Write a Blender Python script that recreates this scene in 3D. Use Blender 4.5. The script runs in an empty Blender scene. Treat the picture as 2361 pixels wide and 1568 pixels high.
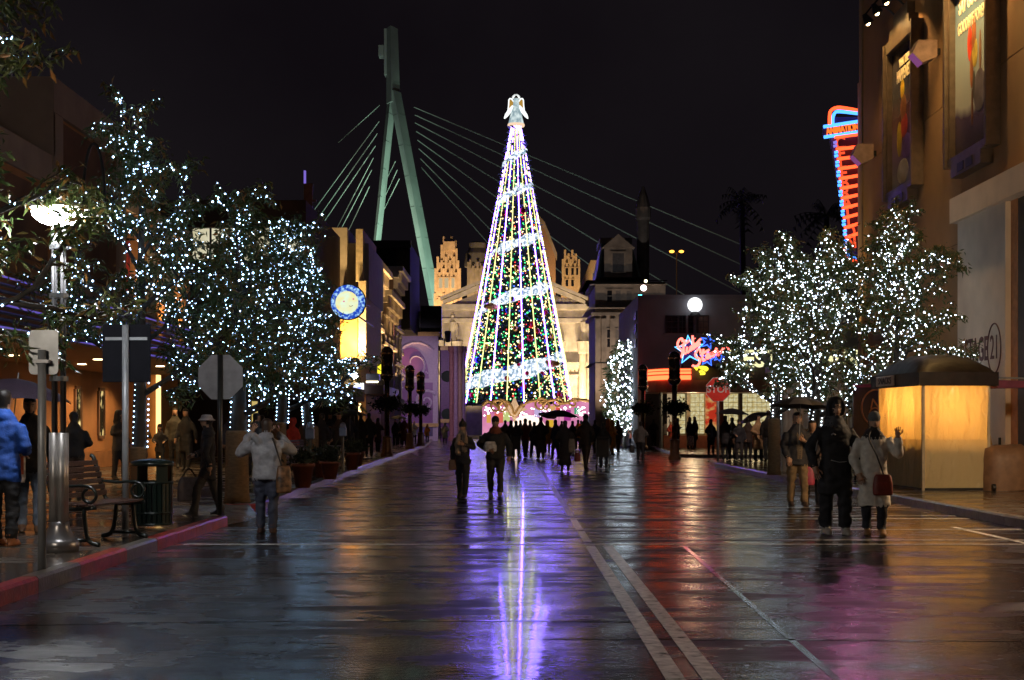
import bpy, bmesh, math, random
import numpy as np
from math import sin, cos, pi, radians as R, sqrt, atan2
from mathutils import Vector as V, Matrix, noise, kdtree

# ------------------------------------------------------------------ camera, sky, exposure
sc = bpy.context.scene
CAMH, F, HZ = 1.45, 1422.0, 424.0
cam = bpy.data.cameras.new('camera'); cam.lens = 50; cam.sensor_width = 36
cam.shift_y = (HZ - 340) / 1024; cam.clip_start = .1; cam.clip_end = 3000
co = bpy.data.objects.new('camera', cam); sc.collection.objects.link(co)
co.location = (0, 0, CAMH); co.rotation_euler = (pi / 2, 0, 0); sc.camera = co
w = bpy.data.worlds.new('World'); sc.world = w; w.use_nodes = True
bg = w.node_tree.nodes['Background']; bg.inputs[1].default_value = 1
_n = w.node_tree.nodes.new('ShaderNodeTexNoise'); _n.inputs['Scale'].default_value = 3.2; _n.inputs['Detail'].default_value = 5     # low rain cloud faintly lit by the city
_r = w.node_tree.nodes.new('ShaderNodeValToRGB'); _r.color_ramp.elements[0].color = (.0046, .0034, .0048, 1); _r.color_ramp.elements[1].color = (.0085, .0068, .0084, 1); _r.color_ramp.elements[0].position = .35; _r.color_ramp.elements[1].position = .7
_t = w.node_tree.nodes.new('ShaderNodeTexCoord'); w.node_tree.links.new(_t.outputs['Generated'], _n.inputs['Vector']); w.node_tree.links.new(_n.outputs['Fac'], _r.inputs[0]); w.node_tree.links.new(_r.outputs[0], bg.inputs[0])
sc.view_settings.view_transform = 'Standard'; sc.view_settings.look = 'None'
sc.view_settings.exposure = 0; sc.view_settings.gamma = 1
sc.render.engine = 'CYCLES'
cy = sc.cycles
cy.use_denoising = True
try: cy.denoiser = 'OPENIMAGEDENOISE'
except Exception: pass
cy.use_light_tree = True
cy.max_bounces = 5; cy.diffuse_bounces = 2; cy.glossy_bounces = 3; cy.transmission_bounces = 3; cy.transparent_max_bounces = 6
cy.sample_clamp_indirect = 3.0; cy.sample_clamp_direct = 0
cy.caustics_reflective = False; cy.caustics_refractive = False
cy.use_adaptive_sampling = False

# ------------------------------------------------------------------ helpers
C = sc.collection
rnd = random.Random(7)
def gx(px, Y): return (px - 512) / F * Y
def gz(py, Y): return CAMH + (HZ - py) / F * Y
def dx(d, Y): return gx(d / 2.3057, Y)          # from the coordinates of a 2361 px wide view of the photograph
def dz(d, Y): return gz(d / 2.3057, Y)

def tag(o, label=None, cat=None, group=None, kind=None):
    if label: o['label'] = label
    if cat: o['category'] = cat
    if group: o['group'] = group
    if kind: o['kind'] = kind
    return o
def empty(name, loc=(0, 0, 0), rz=0, label=None, cat=None, group=None):
    o = bpy.data.objects.new(name, None); C.objects.link(o); o.location = loc; o.rotation_euler = (0, 0, rz)
    o.empty_display_size = .1
    return tag(o, label, cat, group)
def mesh_obj(name, verts, faces, mats, parent=None, smooth=False, midx=None, loc=(0, 0, 0)):
    me = bpy.data.meshes.new(name)
    me.from_pydata([tuple(v) for v in verts], [], [tuple(f) for f in faces])
    if not isinstance(mats, (list, tuple)): mats = [mats]
    for m in mats: me.materials.append(m)
    if midx is not None: me.polygons.foreach_set('material_index', np.array(midx, dtype=np.int32))
    if smooth: me.polygons.foreach_set('use_smooth', np.ones(len(me.polygons), dtype=bool))
    me.update()
    o = bpy.data.objects.new(name, me); C.objects.link(o); o.location = loc
    if parent: o.parent = parent
    return o
def quick(name, verts, faces, mat, parent=None, smooth=False):
    """numpy mesh: verts (n,3), faces (m,k)"""
    me = bpy.data.meshes.new(name); k = faces.shape[1]; m = len(faces)
    me.vertices.add(len(verts)); me.vertices.foreach_set('co', verts.astype(np.float32).ravel())
    me.loops.add(m * k); me.loops.foreach_set('vertex_index', faces.astype(np.int32).ravel())
    me.polygons.add(m); me.polygons.foreach_set('loop_start', np.arange(0, m * k, k, dtype=np.int32))
    if smooth: me.polygons.foreach_set('use_smooth', np.ones(m, dtype=bool))
    me.materials.append(mat); me.update(calc_edges=True)
    o = bpy.data.objects.new(name, me); C.objects.link(o)
    if parent: o.parent = parent
    return o
def copy_tree(o, parent=None):
    c = o.copy(); C.objects.link(c); c.parent = parent
    for ch in list(o.children): copy_tree(ch, c)
    return c

class MB:
    def __init__(s): s.v = []; s.f = []; s.m = []; s.cur = 0
    def mat(s, i): s.cur = i; return s
    def add(s, vs, fs, M=None):
        b = len(s.v)
        s.v += [tuple(M @ V(v)) if M else tuple(v) for v in vs]
        s.f += [tuple(b + i for i in f) for f in fs]; s.m += [s.cur] * len(fs)
        return s
    def box(s, x0, x1, y0, y1, z0, z1, M=None, bev=0):
        if bev:
            e = bev
            pts = []
            for z, i in ((z0, e), (z0 + e, 0), (z1 - e, 0), (z1, e)):
                pts.append([(x0 + i, y0 + i, z), (x1 - i, y0 + i, z), (x1 - i, y1 - i, z), (x0 + i, y1 - i, z)])
            vs = [p for r in pts for p in r]; fs = [(3, 2, 1, 0), (12, 13, 14, 15)]
            for k in range(3):
                for j in range(4):
                    a = k * 4 + j; b = k * 4 + (j + 1) % 4
                    fs.append((a, b, b + 4, a + 4))
            return s.add(vs, fs, M)
        vs = [(x0, y0, z0), (x1, y0, z0), (x1, y1, z0), (x0, y1, z0), (x0, y0, z1), (x1, y0, z1), (x1, y1, z1), (x0, y1, z1)]
        fs = [(3, 2, 1, 0), (4, 5, 6, 7), (0, 1, 5, 4), (1, 2, 6, 5), (2, 3, 7, 6), (3, 0, 4, 7)]
        return s.add(vs, fs, M)
    def cbox(s, c, d, M=None, bev=0):
        return s.box(c[0] - d[0] / 2, c[0] + d[0] / 2, c[1] - d[1] / 2, c[1] + d[1] / 2, c[2] - d[2] / 2, c[2] + d[2] / 2, M, bev)
    def lathe(s, prof, n=16, c=(0, 0, 0), M=None, cap=True):
        vs = []; fs = []
        for r, z in prof:
            for i in range(n):
                a = 2 * pi * i / n; vs.append((c[0] + r * cos(a), c[1] + r * sin(a), c[2] + z))
        for k in range(len(prof) - 1):
            for i in range(n):
                a = k * n + i; b = k * n + (i + 1) % n; fs.append((a, b, b + n, a + n))
        if cap:
            fs.append(tuple(range(n - 1, -1, -1))); fs.append(tuple(range((len(prof) - 1) * n, len(prof) * n)))
        return s.add(vs, fs, M)
    def tube(s, path, rad, n=8, M=None, closed=False):
        path = [V(p) for p in path]; N = len(path)
        if not isinstance(rad, (list, tuple)): rad = [rad] * N
        vs = []; fs = []
        t0 = (path[1] - path[0]).normalized()
        up = V((0, 0, 1)) if abs(t0.z) < .9 else V((1, 0, 0))
        u = t0.cross(up).normalized()
        for i in range(N):
            if closed: t = (path[(i + 1) % N] - path[i - 1])
            else: t = path[min(i + 1, N - 1)] - path[max(i - 1, 0)]
            if t.length < 1e-9: t = t0
            t.normalize(); u = (u - t * u.dot(t))
            if u.length < 1e-6: u = t.orthogonal()
            u.normalize(); vv = t.cross(u)
            for k in range(n):
                a = 2 * pi * k / n; vs.append(path[i] + (u * cos(a) + vv * sin(a)) * rad[i])
        for i in range(N - (0 if closed else 1)):
            for k in range(n):
                a = i * n + k; b = i * n + (k + 1) % n; j = ((i + 1) % N) * n
                fs.append((a, b, j + (k + 1) % n, j + k))
        if not closed:
            fs.append(tuple(range(n - 1, -1, -1))); fs.append(tuple(range((N - 1) * n, N * n)))
        return s.add(vs, fs, M)
    def ball(s, c, r, n=10, m=6, M=None):
        r = r if isinstance(r, (tuple, list)) else (r, r, r)
        vs = [(c[0], c[1], c[2] - r[2])]; fs = []
        for j in range(1, m):
            p = -pi / 2 + pi * j / m
            for i in range(n):
                a = 2 * pi * i / n; vs.append((c[0] + r[0] * cos(p) * cos(a), c[1] + r[1] * cos(p) * sin(a), c[2] + r[2] * sin(p)))
        vs.append((c[0], c[1], c[2] + r[2])); L = len(vs) - 1
        for i in range(n):
            fs.append((0, 1 + (i + 1) % n, 1 + i)); fs.append((L, L - n + i, L - n + (i + 1) % n))
        for j in range(m - 2):
            for i in range(n):
                a = 1 + j * n + i; b = 1 + j * n + (i + 1) % n; fs.append((a, b, b + n, a + n))
        return s.add(vs, fs, M)
    def prism(s, poly, axis, a0, a1, M=None):
        """extrude 2D poly along axis 'x','y','z'"""
        def p3(p, a): return {'x': (a, p[0], p[1]), 'y': (p[0], a, p[1]), 'z': (p[0], p[1], a)}[axis]
        n = len(poly); vs = [p3(p, a0) for p in poly] + [p3(p, a1) for p in poly]
        fs = [tuple(range(n - 1, -1, -1)), tuple(range(n, 2 * n))] + [(i, (i + 1) % n, n + (i + 1) % n, n + i) for i in range(n)]
        return s.add(vs, fs, M)
    def build(s, name, mats, parent=None, smooth=False, fix=True):
        o = mesh_obj(name, s.v, s.f, mats, parent, smooth, s.m)
        if fix:
            bm = bmesh.new(); bm.from_mesh(o.data); bmesh.ops.recalc_face_normals(bm, faces=bm.faces); bm.to_mesh(o.data); bm.free()
        return o

def RX(a): return Matrix.Rotation(a, 4, 'X')
def RY(a): return Matrix.Rotation(a, 4, 'Y')
def RZ(a): return Matrix.Rotation(a, 4, 'Z')
def T(*a): return Matrix.Translation(V(a))

_tx = {}
def text_mesh(txt, size=1, depth=.02, shear=0, bold=0):
    cu = bpy.data.curves.new('lettering', 'FONT'); cu.body = txt; cu.size = size; cu.extrude = depth / 2; cu.align_x = 'CENTER'; cu.align_y = 'CENTER'
    cu.shear = shear; cu.offset = bold; cu.resolution_u = 3
    o = bpy.data.objects.new('lettering', cu); C.objects.link(o)
    dg = bpy.context.evaluated_depsgraph_get(); me = bpy.data.meshes.new_from_object(o.evaluated_get(dg))
    bpy.data.objects.remove(o); bpy.data.curves.remove(cu)
    return me
def text(name, txt, size, mat, parent, M, depth=.02, shear=0, bold=0, sx=1):
    me = text_mesh(txt, size, depth, shear, bold); me.transform(M @ Matrix.Diagonal((sx, 1, 1, 1))); me.materials.clear(); me.materials.append(mat)
    for p in me.polygons: p.material_index = 0
    o = bpy.data.objects.new(name, me); C.objects.link(o); o.parent = parent
    return o
FACE = RX(pi / 2)                                 # text plane turned to face the camera (-Y)

# ------------------------------------------------------------------ materials
_mc = {}
def pm(name, col, rough=.6, metal=0, var=.2, scale=6, bump=0, bscale=40, spec=.5, coat=0, stretch=(1, 1, 1)):
    if name in _mc: return _mc[name]
    m = bpy.data.materials.new(name); m.use_nodes = True; nt = m.node_tree; b = nt.nodes['Principled BSDF']
    b.inputs['Roughness'].default_value = rough; b.inputs['Metallic'].default_value = metal
    b.inputs['Specular IOR Level'].default_value = spec; b.inputs['Coat Weight'].default_value = coat; b.inputs['Coat Roughness'].default_value = .12
    g = nt.nodes.new('ShaderNodeNewGeometry'); mp = nt.nodes.new('ShaderNodeMapping'); mp.inputs['Scale'].default_value = stretch
    nt.links.new(g.outputs['Position'], mp.inputs['Vector'])
    nz = nt.nodes.new('ShaderNodeTexNoise'); nz.inputs['Scale'].default_value = scale; nz.inputs['Detail'].default_value = 4
    nt.links.new(mp.outputs[0], nz.inputs['Vector'])
    r = nt.nodes.new('ShaderNodeMapRange'); r.inputs[1].default_value = .3; r.inputs[2].default_value = .7
    r.inputs[3].default_value = 1 - var; r.inputs[4].default_value = 1 + var; nt.links.new(nz.outputs['Fac'], r.inputs[0])
    mx = nt.nodes.new('ShaderNodeVectorMath'); mx.operation = 'SCALE'; mx.inputs[0].default_value = col[:3]
    nt.links.new(r.outputs[0], mx.inputs['Scale']); nt.links.new(mx.outputs[0], b.inputs['Base Color'])
    if bump:
        n2 = nt.nodes.new('ShaderNodeTexNoise'); n2.inputs['Scale'].default_value = bscale; n2.inputs['Detail'].default_value = 3
        nt.links.new(mp.outputs[0], n2.inputs['Vector'])
        bp = nt.nodes.new('ShaderNodeBump'); bp.inputs['Strength'].default_value = bump; bp.inputs['Distance'].default_value = .02
        nt.links.new(n2.outputs['Fac'], bp.inputs['Height']); nt.links.new(bp.outputs[0], b.inputs['Normal'])
    _mc[name] = m
    return m
def em(name, col, strength=1):
    if name in _mc: return _mc[name]
    m = bpy.data.materials.new(name); m.use_nodes = True; nt = m.node_tree
    for n in list(nt.nodes): nt.nodes.remove(n)
    o = nt.nodes.new('ShaderNodeOutputMaterial'); e = nt.nodes.new('ShaderNodeEmission')
    e.inputs[0].default_value = (*col[:3], 1); e.inputs[1].default_value = strength; nt.links.new(e.outputs[0], o.inputs[0])
    _mc[name] = m
    return m
def em_noise(name, c1, c2, strength, scale, stretch=(1, 1, 1), lo=.35, hi=.65, detail=3):
    """lit surface whose own print or tinsel varies between two colours"""
    if name in _mc: return _mc[name]
    m = em(name, c1, strength); nt = m.node_tree; e = [n for n in nt.nodes if n.type == 'EMISSION'][0]
    g = nt.nodes.new('ShaderNodeNewGeometry'); mp = nt.nodes.new('ShaderNodeMapping'); mp.inputs['Scale'].default_value = stretch
    nz = nt.nodes.new('ShaderNodeTexNoise'); nz.inputs['Scale'].default_value = scale; nz.inputs['Detail'].default_value = detail
    rp = nt.nodes.new('ShaderNodeValToRGB'); rp.color_ramp.elements[0].position = lo; rp.color_ramp.elements[1].position = hi
    rp.color_ramp.elements[0].color = (*c1, 1); rp.color_ramp.elements[1].color = (*c2, 1)
    nt.links.new(g.outputs['Position'], mp.inputs[0]); nt.links.new(mp.outputs[0], nz.inputs['Vector'])
    nt.links.new(nz.outputs['Fac'], rp.inputs[0]); nt.links.new(rp.outputs[0], e.inputs[0])
    return m
def spot(loc, target, power, col, size=60, blend=.6, rad=.1, parent=None):
    l = bpy.data.lights.new('lamp_light', 'SPOT'); l.energy = power; l.color = col; l.spot_size = R(size); l.spot_blend = blend; l.shadow_soft_size = rad
    o = bpy.data.objects.new('lamp_light', l); C.objects.link(o); o.location = loc
    d = V(target) - V(loc); o.rotation_euler = d.to_track_quat('-Z', 'Y').to_euler()
    if parent: o.parent = parent; o.location = V(loc) - parent.location
    return o
def point(loc, power, col, rad=.1, parent=None):
    l = bpy.data.lights.new('lamp_light', 'POINT'); l.energy = power; l.color = col; l.shadow_soft_size = rad
    o = bpy.data.objects.new('lamp_light', l); C.objects.link(o); o.location = V(loc) - (parent.location if parent else V((0, 0, 0)))
    if parent: o.parent = parent
    return o

def wet_ground(name, col, rough_dry, rough_wet, scale, wet_lo, wet_hi, bump, bscale, var=.35, spec=.5, ripple=.02, film=False, gscale=30):
    m = bpy.data.materials.new(name); m.use_nodes = True; nt = m.node_tree; b = nt.nodes['Principled BSDF']; L = nt.links.new
    g = nt.nodes.new('ShaderNodeNewGeometry')
    def nz(sc_, det, stretch=(1, 1, 1), off=(0, 0, 0)):
        mp = nt.nodes.new('ShaderNodeMapping'); mp.inputs['Scale'].default_value = stretch; mp.inputs['Location'].default_value = off
        n = nt.nodes.new('ShaderNodeTexNoise'); n.inputs['Scale'].default_value = sc_; n.inputs['Detail'].default_value = det
        L(g.outputs['Position'], mp.inputs[0]); L(mp.outputs[0], n.inputs['Vector']); return n
    def mr(src, a, b_, c, d, clamp=True):
        r = nt.nodes.new('ShaderNodeMapRange'); r.inputs[1].default_value = a; r.inputs[2].default_value = b_; r.inputs[3].default_value = c; r.inputs[4].default_value = d
        r.interpolation_type = 'SMOOTHSTEP'; L(src, r.inputs[0]); return r
    pud = nz(scale, 4, (.10, 1, 1), (3.3, 5.7, 0)); wet = mr(pud.outputs['Fac'], wet_lo, wet_hi, 0, 1)
    grain = nz(bscale, 2); patch = nz(1.3, 5, (1, .8, 1), (3, 7, 0))
    rg = nt.nodes.new('ShaderNodeMix'); rg.data_type = 'FLOAT'; L(wet.outputs[0], rg.inputs[0]); rg.inputs[2].default_value = rough_dry; rg.inputs[3].default_value = rough_wet
    blot = nz(3.5, 5, (.35, 1, 1), (2, 6, 1)); rv0 = mr(patch.outputs['Fac'], .32, .68, .6, 1.5); rv1 = mr(blot.outputs['Fac'], .32, .68, .65, 1.45); rv = nt.nodes.new('ShaderNodeMath'); rv.operation = 'MULTIPLY'; L(rv0.outputs[0], rv.inputs[0]); L(rv1.outputs[0], rv.inputs[1])
    ml = nt.nodes.new('ShaderNodeMath'); ml.operation = 'MULTIPLY'
    L(rg.outputs[0], ml.inputs[0]); L(rv.outputs[0], ml.inputs[1]); L(ml.outputs[0], b.inputs['Roughness'])
    cv = mr(patch.outputs['Fac'], .3, .7, 1 - var, 1 + var); gr = mr(grain.outputs['Fac'], .3, .7, .7, 1.3)
    m2 = nt.nodes.new('ShaderNodeMath'); m2.operation = 'MULTIPLY'; L(cv.outputs[0], m2.inputs[0]); L(gr.outputs[0], m2.inputs[1])
    vs = nt.nodes.new('ShaderNodeVectorMath'); vs.operation = 'SCALE'; vs.inputs[0].default_value = col; L(m2.outputs[0], vs.inputs['Scale']); L(vs.outputs[0], b.inputs['Base Color'])
    bs = mr(wet.outputs[0], 0, 1, bump, bump * .35)
    grit = nz(gscale, 3, (1, 1, 1), (9, 4, 2))
    bp = nt.nodes.new('ShaderNodeBump'); bp.inputs['Distance'].default_value = .01; L(bs.outputs[0], bp.inputs['Strength']); L(grit.outputs['Fac'], bp.inputs['Height'])
    rip = nz(15, 2, (.5, 1, 1)); b2 = nt.nodes.new('ShaderNodeBump'); b2.inputs['Distance'].default_value = .01; b2.inputs['Strength'].default_value = ripple
    L(rip.outputs['Fac'], b2.inputs['Height']); L(bp.outputs[0], b2.inputs['Normal']); L(b2.outputs[0], b.inputs['Normal'])
    b.inputs['Specular IOR Level'].default_value = spec
    if film:
        sp = nt.nodes.new('ShaderNodeSeparateXYZ'); L(g.outputs['Position'], sp.inputs[0])
        trk = nz(.9, 3, (1, .6, 1), (1, 2, 0)); ax = nt.nodes.new('ShaderNodeMath'); ax.operation = 'MULTIPLY_ADD'; ax.inputs[1].default_value = .35; L(trk.outputs['Fac'], ax.inputs[0]); L(sp.outputs['X'], ax.inputs[2])
        d1 = nt.nodes.new('ShaderNodeMath'); d1.operation = 'SUBTRACT'; L(ax.outputs[0], d1.inputs[0]); d1.inputs[1].default_value = .245
        ab = nt.nodes.new('ShaderNodeMath'); ab.operation = 'ABSOLUTE'; L(d1.outputs[0], ab.inputs[0]); st = mr(ab.outputs[0], .08, .26, .95, 0)
        mxw = nt.nodes.new('ShaderNodeMath'); mxw.operation = 'MAXIMUM'; L(st.outputs[0], mxw.inputs[0])
        pw = mr(pud.outputs['Fac'], wet_lo, wet_hi, .0, .15); L(pw.outputs[0], mxw.inputs[1]); L(mxw.outputs[0], b.inputs['Coat Weight'])
        b.inputs['Coat Roughness'].default_value = .05; r2 = nz(4, 3, (.35, 1.6, 1), (5, 1, 0)); b3 = nt.nodes.new('ShaderNodeBump'); b3.inputs['Distance'].default_value = .03; b3.inputs['Strength'].default_value = .06
        L(r2.outputs['Fac'], b3.inputs['Height']); L(b3.outputs[0], b.inputs['Coat Normal'])
    return m
# ------------------------------------------------------------------ ground, road, pavements, kerbs
M_road = wet_ground('wet_asphalt', (.014, .014, .016), .22, .15, .9, .54, .68, .30, 110, gscale=30, var=.25, ripple=.16, film=True)
M_pave = wet_ground('wet_paving', (.07, .056, .044), .24, .16, .8, .45, .62, .2, 60, gscale=22, var=.2, ripple=.08, film=True)
M_red = pm('red_kerb_paint', (.42, .045, .03), .28, var=.35, scale=9, bump=.3, coat=.4)
M_kerb = pm('wet_kerb_concrete', (.16, .14, .12), .3, var=.35, scale=7, bump=.4, coat=.4)
M_line = pm('worn_road_paint', (.78, .75, .70), .34, var=.35, scale=14, bump=.25, bscale=30, coat=.25)
M_ramp = pm('pale_wet_concrete', (.30, .29, .28), .22, var=.3, scale=5, bump=.2, coat=.3)

g = MB(); g.add([(-900, -60, -.004), (900, -60, -.004), (900, 1500, -.004), (-900, 1500, -.004)], [(0, 1, 2, 3)])
tag(g.build('ground', pm('dark_ground', (.02, .02, .02), .7)), kind='structure')
road = MB(); road.add([(-9, 2, 0), (13, 2, 0), (13, 134, 0), (-9, 134, 0)], [(0, 1, 2, 3)])
road_o = tag(road.build('road', M_road), kind='structure')

KZ = .14
left_line = [(-4.06, 20.3), (-4.06, 16.3), (-4.06, 15), (-4.06, 13.4), (-4.06, 12.2), (-4.06, 8)]
def pavement(name, poly, mat=M_pave, z=KZ):
    m = MB(); m.prism(poly, 'z', -.003, z); return tag(m.build(name, mat), kind='structure')
pavement('pavement', [(-40, 8), (-4.21, 8), (-4.21, 20.3), (-5.6, 20.9), (-5.6, 22.5), (-4.3, 23.2), (-4.5, 29), (-5.1, 58), (-5.65, 90), (-7.2, 127), (-40, 127)])
pavement('pavement', [(7.25, 16), (60, 16), (60, 53), (8.6, 53), (7.4, 52), (7.0, 48), (6.98, 36), (7.2, 26)])
pavement('pavement', [(7.3, 62.2), (8.2, 60.8), (60, 60), (60, 130), (11, 130), (9.7, 97), (8.3, 80)])
# driveway ramp between the two left kerbs
m = MB(); m.add([(-4.06, 20.3, .01), (-3.95, 21.2, .006), (-3.98, 22.3, .006), (-4.1, 23.0, .01), (-5.6, 22.5, .139), (-5.6, 20.9, .139), (-4.21, 20.3, .139), (-4.3, 23.2, .139)],
  [(0, 1, 5, 6), (1, 2, 4, 5), (2, 3, 7, 4)])
tag(m.build('pavement_ramp', M_ramp), kind='structure')

def stones(parent, pts, cols, gap=.006, wid=.15):
    """kerb stones along a polyline: each stone a part of its own"""
    out = []
    for (a, b), c in zip(zip(pts[:-1], pts[1:]), cols):
        a = V(a); b = V(b); L = (b - a).length; n = max(1, round(L / 1.1)); d = (b - a).normalized(); nn = V((-d.y, d.x))
        for i in range(n):
            p = a + d * (L * i / n + gap); q = a + d * (L * (i + 1) / n - gap); h = KZ + .006 + rnd.uniform(-.003, .005); e = .025
            lo = [(p, 0, -.003), (q, 0, -.003), (q, 0, h - e), (p, 0, h - e), (p, e, h), (q, e, h), (p, wid, h), (q, wid, h), (p, wid, -.003), (q, wid, -.003)]
            vs = [(k.x + nn.x * o_, k.y + nn.y * o_, z) for k, o_, z in lo]
            fs = [(0, 1, 2, 3), (3, 2, 5, 4), (4, 5, 7, 6), (6, 7, 9, 8), (0, 3, 4, 6, 8), (1, 9, 7, 5, 2)]
            out.append(mesh_obj('kerb_stone', vs, fs, M_red if c else M_kerb, parent))
            bm = bmesh.new(); bm.from_mesh(out[-1].data); bmesh.ops.recalc_face_normals(bm, faces=bm.faces); bm.to_mesh(out[-1].data); bm.free()
    return out
k = empty('kerb'); tag(k, kind='structure')
stones(k, [(-4.06, 8.2), (-4.06, 12.2), (-4.06, 13.4), (-4.06, 15), (-4.06, 16.3), (-4.06, 20.3)], [1, 0, 1, 0, 1])
k = empty('kerb'); tag(k, kind='structure')
stones(k, [(-5.4, 22.6), (-4.6, 23.05), (-4.15, 23.3), (-4.35, 29), (-4.95, 58), (-5.5, 90), (-7.05, 127)], [0, 1, 0, 0, 0, 0])
k = empty('kerb'); tag(k, kind='structure')
stones(k, [(7.1, 16), (7.05, 26), (6.83, 36), (6.85, 48), (7.25, 52.1), (8.5, 53.1), (14, 53.15)][::-1], [0, 0, 0, 0, 0, 0])
k = empty('kerb'); tag(k, kind='structure')
stones(k, [(14, 59.95), (8.15, 60.7), (7.18, 62.1), (8.15, 80), (9.55, 97), (10.85, 130)][::-1], [0] * 5)

# painted lines, a few millimetres over the asphalt, broken up by wear
def painted(poly, name='road_line'):
    m = MB(); m.add([(x, y, .004) for x, y in poly], [tuple(range(len(poly)))]); o = m.build(name, M_linew, road_o); return o
def worn(name, src):
    m = src.copy(); m.name = name; nt = m.node_tree; b = nt.nodes['Principled BSDF']; out = [n for n in nt.nodes if n.type == 'OUTPUT_MATERIAL'][0]
    g = nt.nodes.new('ShaderNodeNewGeometry'); n = nt.nodes.new('ShaderNodeTexNoise'); n.inputs['Scale'].default_value = 9; n.inputs['Detail'].default_value = 6
    nt.links.new(g.outputs['Position'], n.inputs['Vector'])
    r = nt.nodes.new('ShaderNodeMapRange'); r.inputs[1].default_value = .22; r.inputs[2].default_value = .44; nt.links.new(n.outputs['Fac'], r.inputs[0])
    nt.links.new(r.outputs[0], b.inputs['Alpha'])
    return m
M_linew = worn('worn_line_paint', M_line)
for y0, y1 in ((6.6, 16.9),):
    painted([(.87, y0), (.985, y0), (.985, y1), (.87, y1)]); painted([(1.08, y0), (1.195, y0), (1.195, y1), (1.08, y1)])
for y0, y1 in ((17.5, 19.2), (19.6, 21.6), (22.5, 33), (34, 55), (57, 70)):
    painted([(.88, y0), (.98, y0), (.98, y1), (.88, y1)])
for y, a, x0, x1, wd in ((17.05, .0, -3.95, 7.0, .13), (17.75, -.012, .9, 7.0, .11), (19.45, .004, -3.95, 7.0, .10), (21.7, .0, -1.6, 7, .11), (22.35, .006, -3, 7, .09), (24.6, -.004, -1, 6.9, .10), (33.5, .0, -4, 6.8, .12), (56, .01, -4.5, 7, .14)):
    painted([(x0, y + a * x0), (x1, y + a * x1), (x1, y + wd + a * x1), (x0, y + wd + a * x0)])
painted([(6.2, 16), (6.3, 16), (6.25, 20), (6.15, 20)])
# tar seams and the oblique resurfacing edge
M_tar = pm('tar_seam', (.008, .008, .009), .12, var=.3)
for pts in ([(-4, 10.2), (-1.5, 10.5), (1, 10.45)], [(-4, 13.6), (-.8, 14.0), (3, 13.9)], [(.2, 9.6), (3.4, 9.5)], [(1.82, 7.0), (1.93, 12), (2.04, 16.8)]):
    m = MB()
    for p, q in zip(pts[:-1], pts[1:]):
        d = (V(q) - V(p)).normalized(); n = V((-d.y, d.x)) * .025
        m.add([(p[0] - n.x, p[1] - n.y, .0025), (q[0] - n.x, q[1] - n.y, .0025), (q[0] + n.x, q[1] + n.y, .0025), (p[0] + n.x, p[1] + n.y, .0025)], [(0, 1, 2, 3)])
    m.build('tar_seam', M_tar, road_o)
# ------------------------------------------------------------------ shared building bits
M_glassd = pm('dark_window_glass', (.012, .012, .016), .08, var=.1)
M_white = pm('white_plaster', (.45, .43, .42), .7, var=.12, scale=3)
M_stone = pm('warm_limestone', (.42, .36, .27), .75, var=.22, scale=1.2, bump=.3, bscale=9)
M_dstone = pm('dark_sandstone', (.20, .17, .15), .8, var=.3, scale=1.5, bump=.4, bscale=7)
M_slate = pm('slate_roof', (.055, .06, .065), .55, var=.3, scale=3, bump=.3, bscale=12)
M_brick = pm('red_brick', (.26, .10, .06), .8, var=.3, scale=6, bump=.4, bscale=18)
M_black = pm('black_metal', (.015, .015, .016), .4, var=.1)
M_steel = pm('brushed_steel', (.45, .45, .46), .28, 1, var=.1)
M_galv = pm('galvanised_pole', (.26, .27, .28), .42, .25, var=.15)
M_bronze = pm('bronze', (.20, .13, .06), .3, .9, var=.2)
WARM = (1, .62, .27)
def window(parent, x0, x1, z0, z1, y, pane, frame=None, fw=.08, mull=0, tr=0, dep=.12, M=None):
    """window facing -Y at plane y: frame proud of the wall, panes set back"""
    f = MB(); fr = frame or M_black
    f.box(x0 - fw, x0, y - .04, y + dep, z0 - fw, z1 + fw, M); f.box(x1, x1 + fw, y - .04, y + dep, z0 - fw, z1 + fw, M)
    f.box(x0, x1, y - .04, y + dep, z0 - fw, z0, M); f.box(x0, x1, y - .04, y + dep, z1, z1 + fw, M)
    for i in range(1, mull + 1):
        x = x0 + (x1 - x0) * i / (mull + 1); f.box(x - fw * .3, x + fw * .3, y - .02, y + .1, z0, z1, M)
    for i in range(1, tr + 1):
        z = z0 + (z1 - z0) * i / (tr + 1); f.box(x0, x1, y - .018, y + .09, z - fw * .25, z + fw * .25, M)
    o = f.build('window', fr, parent)
    p = MB(); p.box(x0, x1, y - .008, y + .0, z0, z1, M); p.build('pane', pane, o)
    return o
def toX(x):  # maps a facade built facing -Y (x along, y depth) onto a wall facing +X at world x
    return T(x, 0, 0) @ RZ(pi / 2)
def toNX(x):
    return T(x, 0, 0) @ RZ(-pi / 2)

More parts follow.
